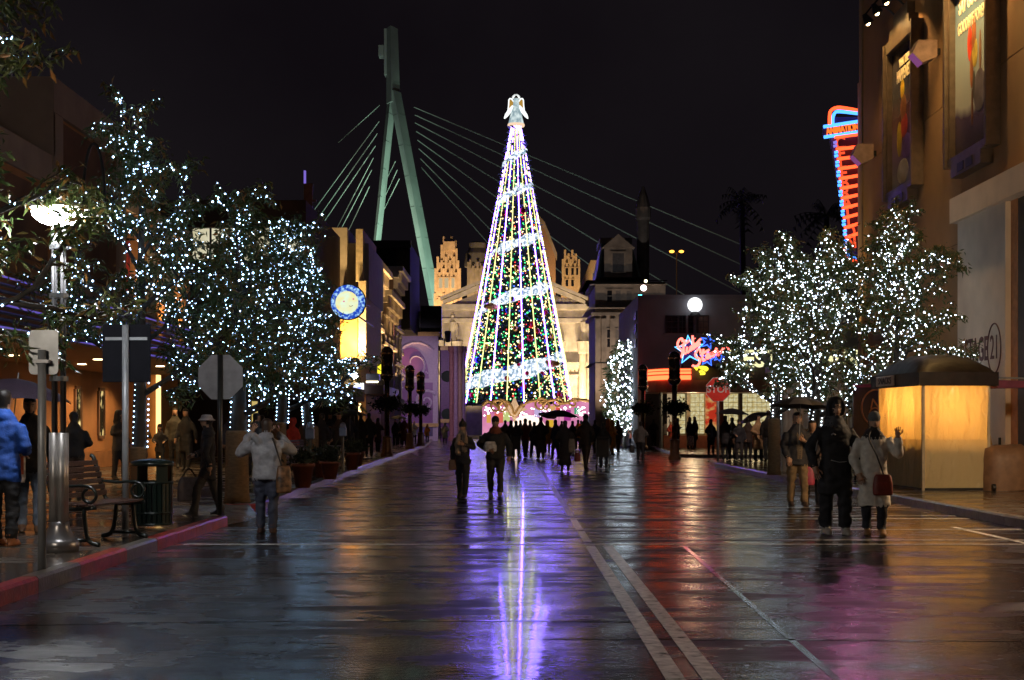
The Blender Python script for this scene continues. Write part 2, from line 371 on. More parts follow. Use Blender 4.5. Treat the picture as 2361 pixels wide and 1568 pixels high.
# ------------------------------------------------------------------ orange cinema building on the left
M_or = pm('orange_stucco', (.50, .24, .10), .8, var=.16, scale=1.1, bump=.25, bscale=25)
M_orp = pm('pale_parapet_stucco', (.42, .33, .27), .8, var=.12, scale=1.2)
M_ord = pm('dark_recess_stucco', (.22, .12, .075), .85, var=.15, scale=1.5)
b = empty('cinema_building', (-12.5, 30, 0), 0, 'orange stucco cinema building with stepped parapet behind the ribbed canopy', 'building'); o0 = V((-12.5, 30, 0))
def L(o, root): o.location = -root.location; return o
m = MB(); m.box(-24, -12.5, 16, 38.6, KZ - .003, 8.2); m.box(-24, -12.5, 38.6, 45.6, KZ - .003, 9.9)
L(m.build('wall', M_or, b), b)
m = MB(); m.box(-24, -12.38, 38.45, 45.75, 9.9, 10.85); m.box(-24, -12.42, 15.9, 38.4, 7.9, 8.7)
m.box(-12.5, -12.4, 38.5, 39.3, 5.5, 9.9); m.box(-12.5, -12.4, 44.9, 45.7, 5.5, 9.9); m.box(-12.5, -12.38, 38.5, 45.7, 5.2, 5.6)
m.box(-24, -12.4, 38.45, 38.595, 8.72, 9.9)
L(m.build('parapet', M_orp, b), b)
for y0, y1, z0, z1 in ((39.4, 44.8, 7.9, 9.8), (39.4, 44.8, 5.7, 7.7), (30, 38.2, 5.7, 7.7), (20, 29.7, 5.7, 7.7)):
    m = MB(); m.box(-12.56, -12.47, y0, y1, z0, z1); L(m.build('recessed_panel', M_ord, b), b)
M_slit = em_noise('slit_window_glow', (.02, .012, .005), (1.0, .75, .3), 1.2, 5, (1, 1, .7), .5, .72)
for y in (40.9, 43.2):
    f = MB(); f.box(-12.5, -12.44, y - .36, y - .26, 1.1, 2.45); f.box(-12.5, -12.44, y + .26, y + .36, 1.1, 2.45); f.box(-12.5, -12.44, y - .26, y + .26, 2.45, 2.55); f.box(-12.5, -12.44, y - .26, y + .26, 1.0, 1.1)
    fo = L(f.build('slit_window', M_ord, b), b)
    p = MB(); p.box(-12.5, -12.485, y - .26, y + .26, 1.1, 2.45); p.build('pane', M_slit, fo)
# base course joint
m = MB(); m.box(-12.5, -12.45, 34, 45.6, KZ, .62); L(m.build('base_course', pm('orange_base', (.40, .19, .085), .7, var=.2, scale=2), b), b)
# lower wing with banners and the lit entrance
b = empty('cinema_wing', (-13, 50, 0), 0, 'lower orange wing with banners and a lit entrance past the cinema corner', 'building')
m = MB(); m.box(-24, -12.9, 45.8, 57, 3.4, 8.6); m.box(-24, -13.4, 45.8, 48.2, KZ, 3.4); m.box(-24, -13.4, 54, 57, KZ, 3.4)
L(m.build('wall', M_or, b), b)
m = MB(); m.box(-24, -15.2, 48.2, 54, KZ, 3.4); L(m.build('entrance_wall', pm('entrance_orange', (.6, .33, .14), .7, var=.15, scale=2), b), b)
m = MB(); m.box(-24, -12.8, 45.8, 57.1, 8.6, 9.1); L(m.build('cornice', M_orp, b), b)
M_ent = em('entrance_light_panel', (1, .62, .22), 2.2)
m = MB(); m.box(-13.42, -13.33, 53.6, 54.0, .2, 3.3); L(m.build('entrance_light', M_ent, b), b)
for y, w_, c in ((47.3, .9, (.42, .03, .035)), (50.6, 1.1, (.50, .42, .30)), (53.4, 1.1, (.25, .30, .32))):
    m = MB(); m.box(-12.9, -12.55, y - .03, y + .03, 7.55, 7.62); m.box(-12.9, -12.55, y - .03, y + .03, 4.75, 4.82); fo = L(m.build('banner_bracket', M_black, b), b)
    p = MB(); p.box(-12.86, -12.82, y - w_ / 2, y + w_ / 2, 4.8, 7.6); p.build('banner', pm('banner_%d' % int(y), c, .6, var=.5, scale=1.6), fo)
for y in (46.6, 49.2, 52.2, 55.2):
    m = MB(); m.lathe([(.10, 0), (.2, .35), (.2, .4)], 12, (-12.62, y, 4.15)); fo = L(m.build('wall_sconce', M_orp, b), b)
    p = MB(); p.lathe([(.12, .0), (.12, .02)], 12, (-12.62, y, 4.57)); p.build('bulb', em('sconce_bulb', (1, .6, .22), 8), fo)
    spot((-12.3, y, 4.62), (-12.95, y, 8.6), 420, WARM, 75, .8, .08)

# ribbed canopy with purple sheen on its louvres, tie rods and soffit downlights
c = empty('ribbed_canopy', (-8.2, 28, 3), 0, 'ribbed metal canopy with purple lit louvres over the cinema pavement', 'canopy')
M_soff = pm('canopy_soffit', (.35, .2, .11), .6, var=.1); M_rib = pm('canopy_metal', (.20, .20, .24), .3, .7, var=.15)
m = MB(); m.prism([(-12.45, 17), (-8.4, 17), (-8.4, 39), (-8.7, 41), (-9.4, 43), (-10.4, 44.3), (-12.45, 45.2)], 'z', 3.0, 3.09); L(m.build('soffit', M_soff, c), c)
edge = [(-8.35, 17), (-8.35, 39), (-8.65, 41), (-9.35, 43.05), (-10.35, 44.4), (-12.4, 45.35)]
M_prib = em('purple_edge_light', (.22, .16, .75), .55)
for i in range(7):
    z = 3.05 + i * .115; m = MB(); m.tube([(x, y, z) for x, y in edge], .032, 6); L(m.build('louvre', M_rib, c), c)
for z in (3.03, 3.40, 3.86):
    m = MB(); m.tube([(x + .04, y + .04, z) for x, y in edge[:]], .018, 5); L(m.build('edge_light', M_prib, c), c)
for y in (19, 23, 27, 31, 35.2, 39):
    m = MB(); m.box(-8.42, -8.36, y - .03, y + .03, 3.0, 3.9); L(m.build('canopy_post', M_rib, c), c)
for y in (21, 25.5, 30, 34.5, 38.8):
    m = MB(); m.tube([(-12.45, y, 6.0), (-8.5, y, 3.9)], .03, 6); L(m.build('tie_rod', M_steel, c), c)
M_dl = em('downlight_lens', (1, .72, .38), 14)
for x, y in ((-11.2, 43.6), (-11.2, 40.4), (-9.6, 41.5), (-9.4, 38), (-11.1, 36.7), (-9.9, 34.0), (-11.2, 32), (-9.6, 29), (-11.2, 26.5), (-9.6, 23.5), (-10.6, 20)):
    m = MB(); m.lathe([(.11, 2.985), (.11, 2.999)], 12, (x, y, 0)); L(m.build('downlight', M_dl, c), c)
    spot((x, y, 2.97), (x - .35, y, 0), 210, WARM, 140, .5, .08)

# ------------------------------------------------------------------ dark block with the lit band of windows
b = empty('office_block', (-13, 62, 0), 0, 'dark block with a lit band of upper windows behind the fairy light trees', 'building')
M_dk = pm('dark_render', (.07, .05, .045), .8, var=.2, scale=1)
m = MB(); m.box(-26, -8.7, 60, 72, KZ, 8.35); m.box(-26, -8.7, 60.35, 72, 8.35, 9.75); m.box(-26, -8.7, 60, 72, 9.75, 10.9)
L(m.build('wall', M_dk, b), b)
M_win = em_noise('lit_blind', (.75, .68, .42), (1, .95, .68), .75, .6)
xs = [dx(d, 60.3) for d in (443, 487, 530, 580, 625, 665, 706)]
for x0, x1 in zip(xs[:-1], xs[1:]):
    f = MB(); f.box(x0 - .03, x0 + .03, 60.2, 60.34, 8.36, 9.74); f.box(x1 - .05, x1 - .031, 60.2, 60.34, 8.36, 9.74); fo = L(f.build('window', M_black, b), b)
    p = MB(); p.box(x0 + .03, x1 - .051, 60.28, 60.33, 8.36, 9.74); p.build('pane', M_win, fo)
for x0 in (-11.5, -10.4, -9.9):
    fo = L(window(b, x0, x0 + .35, 5.6, 6.3, 59.99, em('amber_pane', (1, .62, .25), .5), fw=.05), b)
m = MB(); m.box(-10.9, -9.6, 59.6, 59.95, KZ, 3.0); L(m.build('lit_doorway', em('doorway_glow', (1, .75, .25), .55), b), b)
m = MB(); m.box(-9.55, -8.7, 59.5, 59.9, KZ, 2.9); m.box(-12, -10.95, 59.5, 59.9, KZ, 2.9); m.box(-12, -8.7, 58.2, 59.9, 2.9, 3.25); L(m.build('porch', M_dk, b), b)
# tall fin sign on its corner
f = empty('fin_sign', (dx(716, 66), 66, 0), 0, 'tall thin vertical fin sign with a violet tip on the dark block corner', 'sign')
m = MB(); m.box(-.30, .1, -.08, .08, 7.2, 12.6); m.build('fin', pm('fin_brown', (.35, .17, .10), .5), f)
m = MB(); m.box(-.30, -.22, -.1, .1, 12.6, 13.2); m.build('tip', em('violet_tip', (.3, .2, .9), .7), f)
for i in range(9):
    m = MB(); m.tube([(.1, 0, 7.4 + i * .55), (.28, 0, 7.4 + i * .55)], .06, 6); m.build('side_bulb', pm('copper_stud', (.5, .22, .1), .3, .7), f)
# dark awning tent over the seating
a = empty('dark_awning', (-7.5, 52, 0), 0, 'dark fabric awning stall behind the illuminated tree trunks', 'awning')
m = MB(); m.box(-9.6, -5.6, 51, 54, 2.3, 2.75); m.build('roof', pm('awning_grey', (.10, .085, .08), .7), None).parent = a
a.children[-1].location = -a.location
m = MB(); m.box(-9.4, -5.7, 52.6, 52.7, .7, 2.3); L(m.build('back_sheet', pm('awning_black', (.012, .01, .014), .8), a), a)
for x in (-9.5, -5.7):
    m = MB(); m.tube([(x, 51.2, KZ), (x, 51.2, 2.3)], .035, 6); L(m.build('post', M_black, a), a)

# ------------------------------------------------------------------ pale shop building with the uplit amber pilaster
Yb = 74
b = empty('corner_shop', (-9, Yb, 0), 0, 'pale two storey shop with an amber uplit pilaster beside the round moon sign', 'building')
x0, x1, xr = dx(735, Yb), dx(800, Yb), dx(848, Yb)
m = MB(); m.box(x0 - 5, x1, Yb, Yb + 9, 7.6, dz(525, Yb)); m.box(x1, xr, Yb + .5, Yb + 9, 8, dz(558, Yb)); L(m.build('wall', M_white, b), b)
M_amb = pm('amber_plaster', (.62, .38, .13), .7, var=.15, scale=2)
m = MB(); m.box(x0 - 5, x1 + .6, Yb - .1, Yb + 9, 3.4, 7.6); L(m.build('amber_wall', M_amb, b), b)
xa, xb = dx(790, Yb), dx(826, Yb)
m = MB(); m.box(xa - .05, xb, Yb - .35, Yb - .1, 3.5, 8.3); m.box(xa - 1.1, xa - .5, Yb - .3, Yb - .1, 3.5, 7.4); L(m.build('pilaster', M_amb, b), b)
m = MB(); m.box(dx(829, Yb), dx(846, Yb), Yb - .5, Yb + 8, 4.5, dz(650, Yb)); m.box(dx(822, Yb), dx(838, Yb), Yb - .3, Yb + 7, dz(650, Yb), dz(530, Yb))
L(m.build('white_pilaster', pm('cream_plaster', (.62, .55, .42), .7), b), b)
m = MB(); m.box(x0 - 5, xr + .9, Yb - .8, Yb + 9, 3.0, 3.45); L(m.build('shop_fascia', pm('dark_fascia', (.05, .025, .02), .4), b), b)
m = MB(); m.box(x0 - 5, xr - .2, Yb + 1, Yb + 9, KZ, 3.0); L(m.build('shop_front', pm('shop_orange', (.42, .2, .09), .6), b), b)
m = MB(); m.tube([(dx(802, Yb), Yb - 1.0, 2.72), (dx(815, Yb), Yb - 1.0, 2.76)], .05, 8); 
for i, d in enumerate((800, 807, 815, 826, 832)):
    t = MB(); t.tube([(dx(d, Yb), Yb - .86, 3.12), (dx(d + 4, Yb), Yb - .86, 3.2)], .07, 6); L(t.build('red_neon', em('red_neon', (1, .08, .03), 3), b), b)
for d in (781, 789):
    m = MB(); m.box(dx(d, Yb), dx(d + 5, Yb), Yb - .9, Yb - .81, 2.2, 2.6)
# lantern shop display, hanging lantern
M_lan = em('lantern_glow', (1, .7, .3), 6)
for d, z in ((802, 1.9), (808, 2.1), (812, 1.85), (806, 1.55), (815, 2.15), (799, 1.6)):
    m = MB(); m.ball((dx(d, Yb), Yb - .2, z), .13, 8, 6); L(m.build('display_lamp', M_lan, b), b)
m = MB(); m.box(dx(829, Yb), dx(834, Yb), Yb - .5, Yb - .3, 1.95, 2.5); L(m.build('wall_lantern', M_lan, b), b)
m = MB(); m.ball((dx(823, Yb), Yb - 1.05, dz(868, Yb)), .17, 10, 8); L(m.build('flood_lamp', em('flood_lamp', (.9, .92, 1), 25), b), b)
for x, z in ((xa + .5, 3.7), (xa - .8, 3.7), (dx(838, Yb), 4.3)):
    spot((x, Yb - 1.5, z), (x, Yb - .3, 7.5), 2700, (1, .58, .19), 75, .9, .08)
m = MB(); m.box(dx(823, Yb), dx(846, Yb), Yb - 1.6, Yb - 1.5, dz(908, Yb), dz(885, Yb)); o = L(m.build('lightbox', em_noise('blue_white_lightbox', (.25, .3, 1), (1, 1, 1), 1.6, 3.5, (1, 1, 2), .42, .5), b), b)
m = MB(); m.box(dx(846, Yb), dx(876, Yb), Yb - .4, Yb + .4, dz(878, Yb), dz(862, Yb)); L(m.build('marquee', M_rib, b), b)
for i in range(9):
    m = MB(); m.ball((dx(848 + 3 * i, Yb), Yb - .42, dz(881, Yb)), .05, 6, 4); L(m.build('marquee_bulb', em('marquee_bulb', (1, .9, .6), 5), b), b)
m = MB(); m.box(dx(866, Yb), dx(876, Yb), Yb + 1, Yb + 1.3, dz(860, Yb), dz(838, Yb)); L(m.build('yellow_lightbox', em('yellow_lightbox', (1, .85, .04), 1.3), b), b)

# round sign with a sleepy moon on a starry ground
Ym = 60
s = empty('moon_sign', (dx(803, Ym), Ym, dz(697, Ym)), 0, 'round blue sign with a glowing yellow moon face beside the amber pilaster', 'sign'); r = 40 / 2.3057 / F * Ym
m = MB(); m.lathe([(r * 1.03, -.12), (r * 1.05, 0), (r * 1.03, .1)], 40, (0, 0, 0), RX(pi / 2)); m.build('rim', M_black, s)
m = MB(); m.lathe([(r * .985, 0), (r * .985, .02)], 40, (0, -.0, .121), RX(pi / 2)); m.build('night_disc', em_noise('starry_print', (.015, .07, .55), (.45, .75, 1), 1.0, 9, (1, 1, 1), .45, .62), s)
M_moon = em_noise('moon_print', (.95, .85, .35), (.8, 1, .8), 1.0, 2.5)
m = MB(); m.lathe([(r * .66, 0), (r * .64, .03), (r * .4, .05)], 36, (-.04, -.02, .142), RX(pi / 2)); m.build('moon_face', M_moon, s)
for x, y in ((-.16, .02), (.24, .12)):
    m = MB(); m.ball((x, -.2, y), .035, 8, 5); m.build('cheek', em('moon_cheek', (.9, .15, .35), .9), s)
m = MB(); m.tube([(.06, -.2, -.17), (.14, -.2, -.19), (.22, -.2, -.15)], .014, 5); m.build('smile', em('moon_smile', (.5, .3, .1), .6), s)
m = MB(); m.tube([(.0, .05, .3), (.05, 8, .5)], .04, 6); m.tube([(.3, .05, -.5), (.3, 8, -.5)], .04, 6); m.build('bracket', M_black, s)

# ------------------------------------------------------------------ row of brownstone street fronts further on
def rowhouse(label, x, y0, y1, z1, mat, cor, lit, seed):
    rr = random.Random(seed); b = empty('street_front', (x, (y0 + y1) / 2, 0), 0, label, 'building', 'street fronts beyond the corner shop')
    m = MB(); m.box(x - 8, x, y0, y1, KZ, z1); L(m.build('wall', mat, b), b)
    m = MB(); m.box(x - 8.1, x + .75, y0 - .25, y1 + .1, z1, z1 + .35); m.box(x - 8, x + .45, y0 - .12, y1, z1 - .45, z1)
    n = int((y1 - y0) / .9)
    L(m.build('cornice', cor, b), b)
    for i in range(n):
        yy = y0 + .5 + i * .9; m = MB(); m.box(x, x + .6, yy - .12, yy + .12, z1 - .75, z1 - .001); m.box(x, x + .35, yy - .1, yy + .1, z1 - 1.2, z1 - .751); L(m.build('corbel', cor, b), b)
    for fl in range(3):
        z = 3.6 + fl * (z1 - 4.5) / 3; m = MB(); m.box(x, x + .25, y0, y1, z - .5, z - .28); L(m.build('string_course', cor, b), b)
        for i in range(max(1, int((y1 - y0) / 3))):
            yy = y0 + 1.6 + i * 3
            f = MB(); f.box(x, x + .14, yy - .65, yy - .5, z, z + 1.7); f.box(x, x + .14, yy + .5, yy + .65, z, z + 1.7); f.box(x, x + .2, yy - .75, yy + .75, z + 1.7, z + 1.95); f.box(x, x + .2, yy - .75, yy + .75, z - .15, z)
            fo = L(f.build('window', cor, b), b); p = MB(); p.box(x, x + .03, yy - .5, yy + .5, z, z + 1.7); p.build('pane', M_glassd, fo)
    if lit:
        for i in range(3):
            yy = y0 + (i + .5) * (y1 - y0) / 3; spot((x + 1.1, yy, 3.6), (x + .1, yy, z1 + 2), lit, WARM, 60, .8)
    return b
rowhouse('cream corniced street front right after the corner shop', -8.3, 84, 90, dz(628, 86), pm('cream_front', (.5, .38, .24), .8, var=.2), M_stone, 4000, 1)
rowhouse('brown brick street front with a deep bracketed cornice', -8.5, 92, 103, dz(690, 95), M_brick, M_stone, 2600, 2)
rowhouse('tall dark street front with a pale projecting cornice', -8.7, 104, 112, dz(632, 106), pm('dark_brownstone', (.13, .08, .06), .8, var=.2), pm('pale_cornice', (.5, .47, .45), .7), 420, 3)
rowhouse('sandy street front in front of the lit gothic tower', -9.5, 114, 128, dz(720, 118), M_stone, M_stone, 1300, 4)
b = empty('shadowed_block', (-14, 108, 0), 0, 'unlit flat topped block under the bridge pylon leg', 'building')
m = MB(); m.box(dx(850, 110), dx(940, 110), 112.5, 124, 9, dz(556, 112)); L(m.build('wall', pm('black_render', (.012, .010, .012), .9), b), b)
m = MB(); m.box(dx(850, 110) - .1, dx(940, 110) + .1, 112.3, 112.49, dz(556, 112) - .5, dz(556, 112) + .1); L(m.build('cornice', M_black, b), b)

# ------------------------------------------------------------------ purple festive hoarding
M_pur = pm('purple_board', (.16, .045, .17), .5, var=.25, scale=.5); M_lil = pm('lilac_trim', (.38, .27, .36), .55, var=.1); M_pgold = pm('gold_trim', (.40, .25, .09), .4, .3)
Yp = 122
b = empty('purple_hoarding', (dx(945, Yp), Yp, 0), 0, 'purple festive hoarding with an arched swirl panel left of the tall tree', 'hoarding')
x0, x1 = dx(880, Yp), dx(1010, Yp); zt = dz(775, Yp)
m = MB(); m.box(x0, x1, Yp, Yp + 1.2, 0, zt); L(m.build('board', M_lil, b), b)
arc = [(dx(905, Yp), dz(873, Yp))] + [(dx(947 + 42 * cos(a), Yp), dz(873 - 72 * sin(a), Yp)) for a in np.linspace(pi, 0, 17)]
m = MB(); m.prism(arc, 'y', Yp - .04, Yp - .003); L(m.build('arch_panel', M_pur, b), b)
m = MB(); m.box(dx(886, Yp), dx(998, Yp), Yp - .04, Yp - .003, dz(975, Yp), dz(882, Yp)); L(m.build('middle_panel', M_pur, b), b)
m = MB(); m.box(dx(886, Yp), dx(998, Yp), Yp - .04, Yp - .003, .4, dz(985, Yp)); L(m.build('lower_panel', pm('plum_board', (.08, .045, .12), .5, var=.2), b), b)
m = MB(); m.box(x0 - .1, x1 + .05, Yp - .15, Yp - .003, dz(984, Yp), dz(976, Yp)); L(m.build('gold_band', M_pgold, b), b); m = MB(); m.box(x0 - .15, x1 + .15, Yp - .15, Yp + 1.3, zt, zt + .35); L(m.build('gold_cap', M_pgold, b), b)
def spiral(cx, cz, r, turns, y, w=.14, flip=1, a0=0):
    return [(cx + flip * r * (1 - t * .85) * cos(a0 + t * turns * 2 * pi), y, cz + r * (1 - t * .85) * sin(a0 + t * turns * 2 * pi)) for t in np.linspace(0, 1, 26)]
M_swirl = pm('pale_swirl_paint', (.42, .32, .42), .5)
for cx, cz, r, fl in ((dx(955, Yp), dz(838, Yp), 2.0, 1), (dx(982, Yp), dz(925, Yp), 1.0, 1), (dx(905, Yp), dz(925, Yp), .8, -1), (dx(930, Yp), dz(955, Yp), .7, -1)):
    m = MB(); m.tube(spiral(cx, cz, r, 1.4, Yp - .06, flip=fl, a0=.6), [.15 * (1 - .6 * t) for t in np.linspace(0, 1, 26)], 6); L(m.build('swirl', M_swirl, b), b)
for i in range(14):
    x, z = rnd.uniform(dx(892, Yp), dx(996, Yp)), rnd.uniform(dz(965, Yp), dz(835, Yp)); m = MB(); rr = rnd.uniform(.07, .16)
    m.prism([(x + (rr if k % 2 == 0 else rr * .4) * sin(k * pi / 5), z + (rr if k % 2 == 0 else rr * .4) * cos(k * pi / 5)) for k in range(10)], 'y', Yp - .06, Yp - .041); L(m.build('star', M_swirl, b), b)
b = empty('purple_side_wing', (dx(1038, Yp), Yp + 3, 0), 0, 'purple side wing with tall rose columns touching the tree base', 'hoarding')
x0, x1 = dx(1011, Yp), dx(1068, Yp)
m = MB(); m.box(x0, x1 - .4, Yp + 2, Yp + 4, 0, dz(805, Yp)); L(m.build('board', pm('deep_purple_board', (.13, .03, .14), .5, var=.25), b), b)
m = MB(); m.box(x0 - .1, x1, Yp + 1.8, Yp + 4.1, dz(805, Yp), dz(795, Yp)); L(m.build('gold_cap', M_pgold, b), b); m = MB(); m.box(x0, x1, Yp + 1.85, Yp + 1.99, dz(975, Yp), dz(966, Yp)); L(m.build('gold_band', M_pgold, b), b)
for d, c_ in ((1040, (.33, .13, .13)), (1050, (.36, .22, .33)), (1060, (.36, .2, .16)), (1067, (.3, .18, .3))):
    m = MB(); x = dx(d, Yp); m.lathe([(.3, 0), (.3, .3), (.2, .4), (.2, 7.6), (.32, 7.8), (.32, 8.2)], 12, (x, Yp + 1.3 + .2 * (d % 2), 0)); L(m.build('column', pm('rose_column_%d' % d, c_, .45), b), b)
for z in (2.3, 5.6):
    m = MB(); m.ball((dx(1028, Yp), Yp + 1.95, z), (.5, .1, .5), 10, 6); L(m.build('wreath', pm('dark_wreath', (.02, .03, .02), .8), b), b)
spot((-7, 112, 6), (-8.5, 122, 4), 1700, (.85, .7, 1), 70)
# loudspeaker stack over the hoarding
s = empty('stage_loudspeaker', (dx(992, 121), 123.6, 0), 0, 'dark loudspeaker cluster rising above the purple hoarding edge', 'loudspeaker')
m = MB(); m.box(-.95, .85, -.5, .5, dz(775, 121), dz(700, 121), bev=.06); m.build('cabinet', pm('black_cabinet', (.012, .012, .015), .5), s)
m = MB(); m.box(-1.6, -1.0, -.3, .3, dz(775, 121), dz(712, 121), bev=.04); m.build('horn_cabinet', pm('grey_green_cabinet', (.09, .11, .09), .5), s)
m = MB(); m.box(-2.5, 1.0, -.2, .2, dz(780, 121), dz(775, 121) - .002); m.build('stand', M_black, s)
p_ = empty('stage_light', (dx(1030, Yp), Yp + 2.6, dz(795, Yp)), 0, 'small dark stage light on top of the purple side wing', 'stage light')
m = MB(); m.lathe([(.22, 0), (.3, .9)], 12, (0, 0, .5), RX(.5)); m.build('housing', M_black, p_); m = MB(); m.tube([(-.32, 0, .0), (-.32, 0, .7)], .05, 6); m.tube([(.32, 0, 0), (.32, 0, .7)], .05, 6); m.build('yoke', M_black, p_)

# ------------------------------------------------------------------ classical stone hall behind the tree
Yc = 185
b = empty('classical_hall', (1, Yc, 0), 0, 'floodlit limestone hall with pediment and columns behind the tall tree', 'building'); pm_ = F / Yc
xl, xr = dx(985, Yc), dx(1378, Yc)
m = MB(); m.box(xl, xr, Yc, Yc + 12, 0, dz(712, Yc)); L(m.build('wall', M_stone, b), b)
m = MB()
for z0, z1, e in ((dz(745, Yc), dz(735, Yc), .9), (dz(735, Yc), dz(716, Yc), .45), (dz(716, Yc), dz(708, Yc), 1.1), (dz(850, Yc), dz(842, Yc), .8), (dz(842, Yc), dz(836, Yc), 1.0), (dz(870, Yc), dz(864, Yc), .6)):
    m.box(xl - .1, xr + .1, Yc - e, Yc - .002, z0, z1)
L(m.build('entablature', M_stone, b), b)
nd = 44
for i in range(nd):
    x = xl + (i + .5) * (xr - xl) / nd; m = MB(); m.box(x - .17, x + .17, Yc - .75, Yc - .61, dz(857, Yc), dz(850, Yc) - .003); L(m.build('dentil', M_stone, b), b)
za, zb_ = dz(703, Yc), dz(632, Yc); xc = dx(1186, Yc); px0, px1 = dx(1022, Yc), dx(1348, Yc)
m = MB(); m.prism([(px0 + .8, za), (px1 - .8, za), (xc, zb_ - .6)], 'y', Yc - .4, Yc + 11); L(m.build('pediment', pm('shaded_tympanum', (.33, .28, .21), .8, var=.2), b), b)  # tympanum shade put into a darker copy of the limestone colour
for xa_, sg in ((px0, 1), (px1, -1)):
    m = MB(); m.prism([(xa_, za), (xa_, za + .5), (xc, zb_ + .5), (xc, zb_ - .35)], 'y', Yc - 1.3, Yc - .41); m.prism([(xa_ - sg * .3, za + .503), (xa_ - sg * .3, za + .9), (xc, zb_ + .95), (xc, zb_ + .503)], 'y', Yc - 1.6, Yc - .2); L(m.build('raking_cornice', M_stone, b), b)
m = MB(); m.box(px0 - .2, px1 + .2, Yc - 1.25, Yc - .402, za - .62, za - .002); L(m.build('horizontal_cornice', M_stone, b), b)
for i in range(10):
    x = dx(1245 + i * 9, Yc); m = MB(); m.ball((x, Yc - .45, za + .9 - i * .05), (.35, .3, .5 - .03 * i), 7, 5); L(m.build('relief_figure', M_stone, b), b)
for d in (1037, 1052, 1290, 1343, 1362):
    x = dx(d, Yc); m = MB(); m.lathe([(.75, 0), (.75, .4), (.6, .6), (.56, 6), (.5, 11.2), (.62, 11.4), (.8, 12.6), (.85, 12.8)], 14, (x, Yc - .75, dz(1015, Yc))); L(m.build('column', M_stone, b), b)
for d in (1044, 1346):
    x = dx(d, Yc); z = dz(808, Yc); m = MB(); m.lathe([(.5, 0), (.55, 1.2), (.4, 2.4), (.55, 3.6), (.22, 4.1), (.3, 4.5), (.12, 4.9)], 10, (x, Yc - .6, z)); m.ball((x + .5, Yc - .6, z + 2.6), (.3, .25, 1.0), 6, 5); L(m.build('statue', M_stone, b), b)
for d in (1308, 1326):
    arcw = [(dx(d - 12, Yc), dz(1000, Yc)), (dx(d + 12, Yc), dz(1000, Yc))] + [(dx(d + 12 * cos(a), Yc), dz(905 - 14 * sin(a), Yc)) for a in np.linspace(0, pi, 9)]
    m = MB(); m.prism(arcw, 'y', Yc - .05, Yc - .004); L(m.build('arched_window', pm('hall_arch', (.3, .26, .2), .6), b), b)
for d, p in ((1030, 6500), (1352, 15000), (1300, 9000), (1090, 5000)):
    spot((dx(d, Yc), Yc - 7, 1.0), (dx(d, Yc), Yc, 14), p, (1, .76, .46), 95, .8, .4)
for d in (1040, 1330): spot((dx(d, Yc), Yc - 16, 9), (dx(d, Yc), Yc, 17), 7000, (1, .76, .46), 80, .8, .4)
for d in (1030, 1352):
    f = empty('floodlight', (dx(d, Yc), Yc - 7, 0), 0, 'ground floodlight at the foot of the classical hall, %s end' % ('far left' if d < 1100 else 'right'), 'floodlight')
    m = MB(); m.box(-.3, .3, -.2, .2, .3, .75, RX(-.3)); m.build('housing', M_black, f); m = MB(); m.box(-.25, .25, -.05, .05, 0, .35); m.build('stand', M_black, f)

# ------------------------------------------------------------------ lit towers behind
def tower(name, label, Y, steps, mat, wins, lightp, crown=0, finials=()):
    d0, d1 = steps[0][0], steps[0][1]; b = empty(name, (dx((d0 + d1) / 2, Y), Y, 0), 0, label, 'building')
    z0 = 0
    for i, (a, c_, top) in enumerate(steps):
        dep = (dx(c_, Y) - dx(a, Y)) / 2; m = MB(); m.box(dx(a, Y), dx(c_, Y), Y + i * .35, Y + dep * 2 - i * .35, z0, dz(top, Y)); L(m.build('tier', mat, b), b)
        n = max(3, int((c_ - a) / 9))
        for k in range(n + 1):
            x = dx(a + (c_ - a) * k / n, Y); m = MB(); m.box(x - .18, x + .18, Y + i * .35 - .3, Y + i * .35 - .001, max(z0, dz(top, Y) - 11), dz(top, Y) + (.9 if k % 2 == 0 else .3)); L(m.build('buttress', mat, b), b)
        z0 = dz(top, Y)
    for (a, c_, t, bt, lit) in wins:
        L(window(b, dx(a, Y), dx(c_, Y), dz(bt, Y), dz(t, Y), Y - .02, em('tower_pane', (1, .78, .45), .55) if lit else M_glassd, mat, fw=.15), b)
    w_ = dx(d1, Y) - dx(d0, Y)
    spot((dx((d0 + d1) / 2 - 12, Y), Y - 12, dz(800, Y)), (dx((d0 + d1) / 2, Y), Y + 1, dz(steps[-1][2], Y) - 6), lightp, (1, .66, .34), 75, .8, .5)
    return b
M_goth = pm('terracotta_stone', (.44, .32, .20), .8, var=.25, scale=.8, bump=.3, bscale=5)
tower('gothic_tower', 'floodlit stepped gothic tower left of the tall tree', 225, [(1003, 1063, 690), (1004, 1060, 632), (1009, 1056, 604), (1018, 1052, 576), (1023, 1049, 556)], M_goth,
      [(1012, 1020, 641, 664, 1), (1025, 1034, 641, 664, 1), (1041, 1048, 641, 664, 1), (1030, 1035, 705, 720, 1), (1043, 1049, 702, 722, 0)], 23000)
bt = tower('domed_tower', 'pale tower with a small dome just left of the tree', 215, [(1080, 1112, 618), (1083, 1110, 612)], M_stone, [(1093, 1101, 655, 672, 0), (1093, 1101, 690, 705, 0)], 11000)
m = MB(); m.lathe([(2.0, 0), (2.0, .6), (1.8, 2.0), (1.3, 2.8), (1.3, 3.6), (.9, 3.8)], 16, (dx(1100, 215), 217.2, dz(612, 215))); L(m.build('dome', pm('dome_grey', (.2, .19, .18), .6), bt), bt)
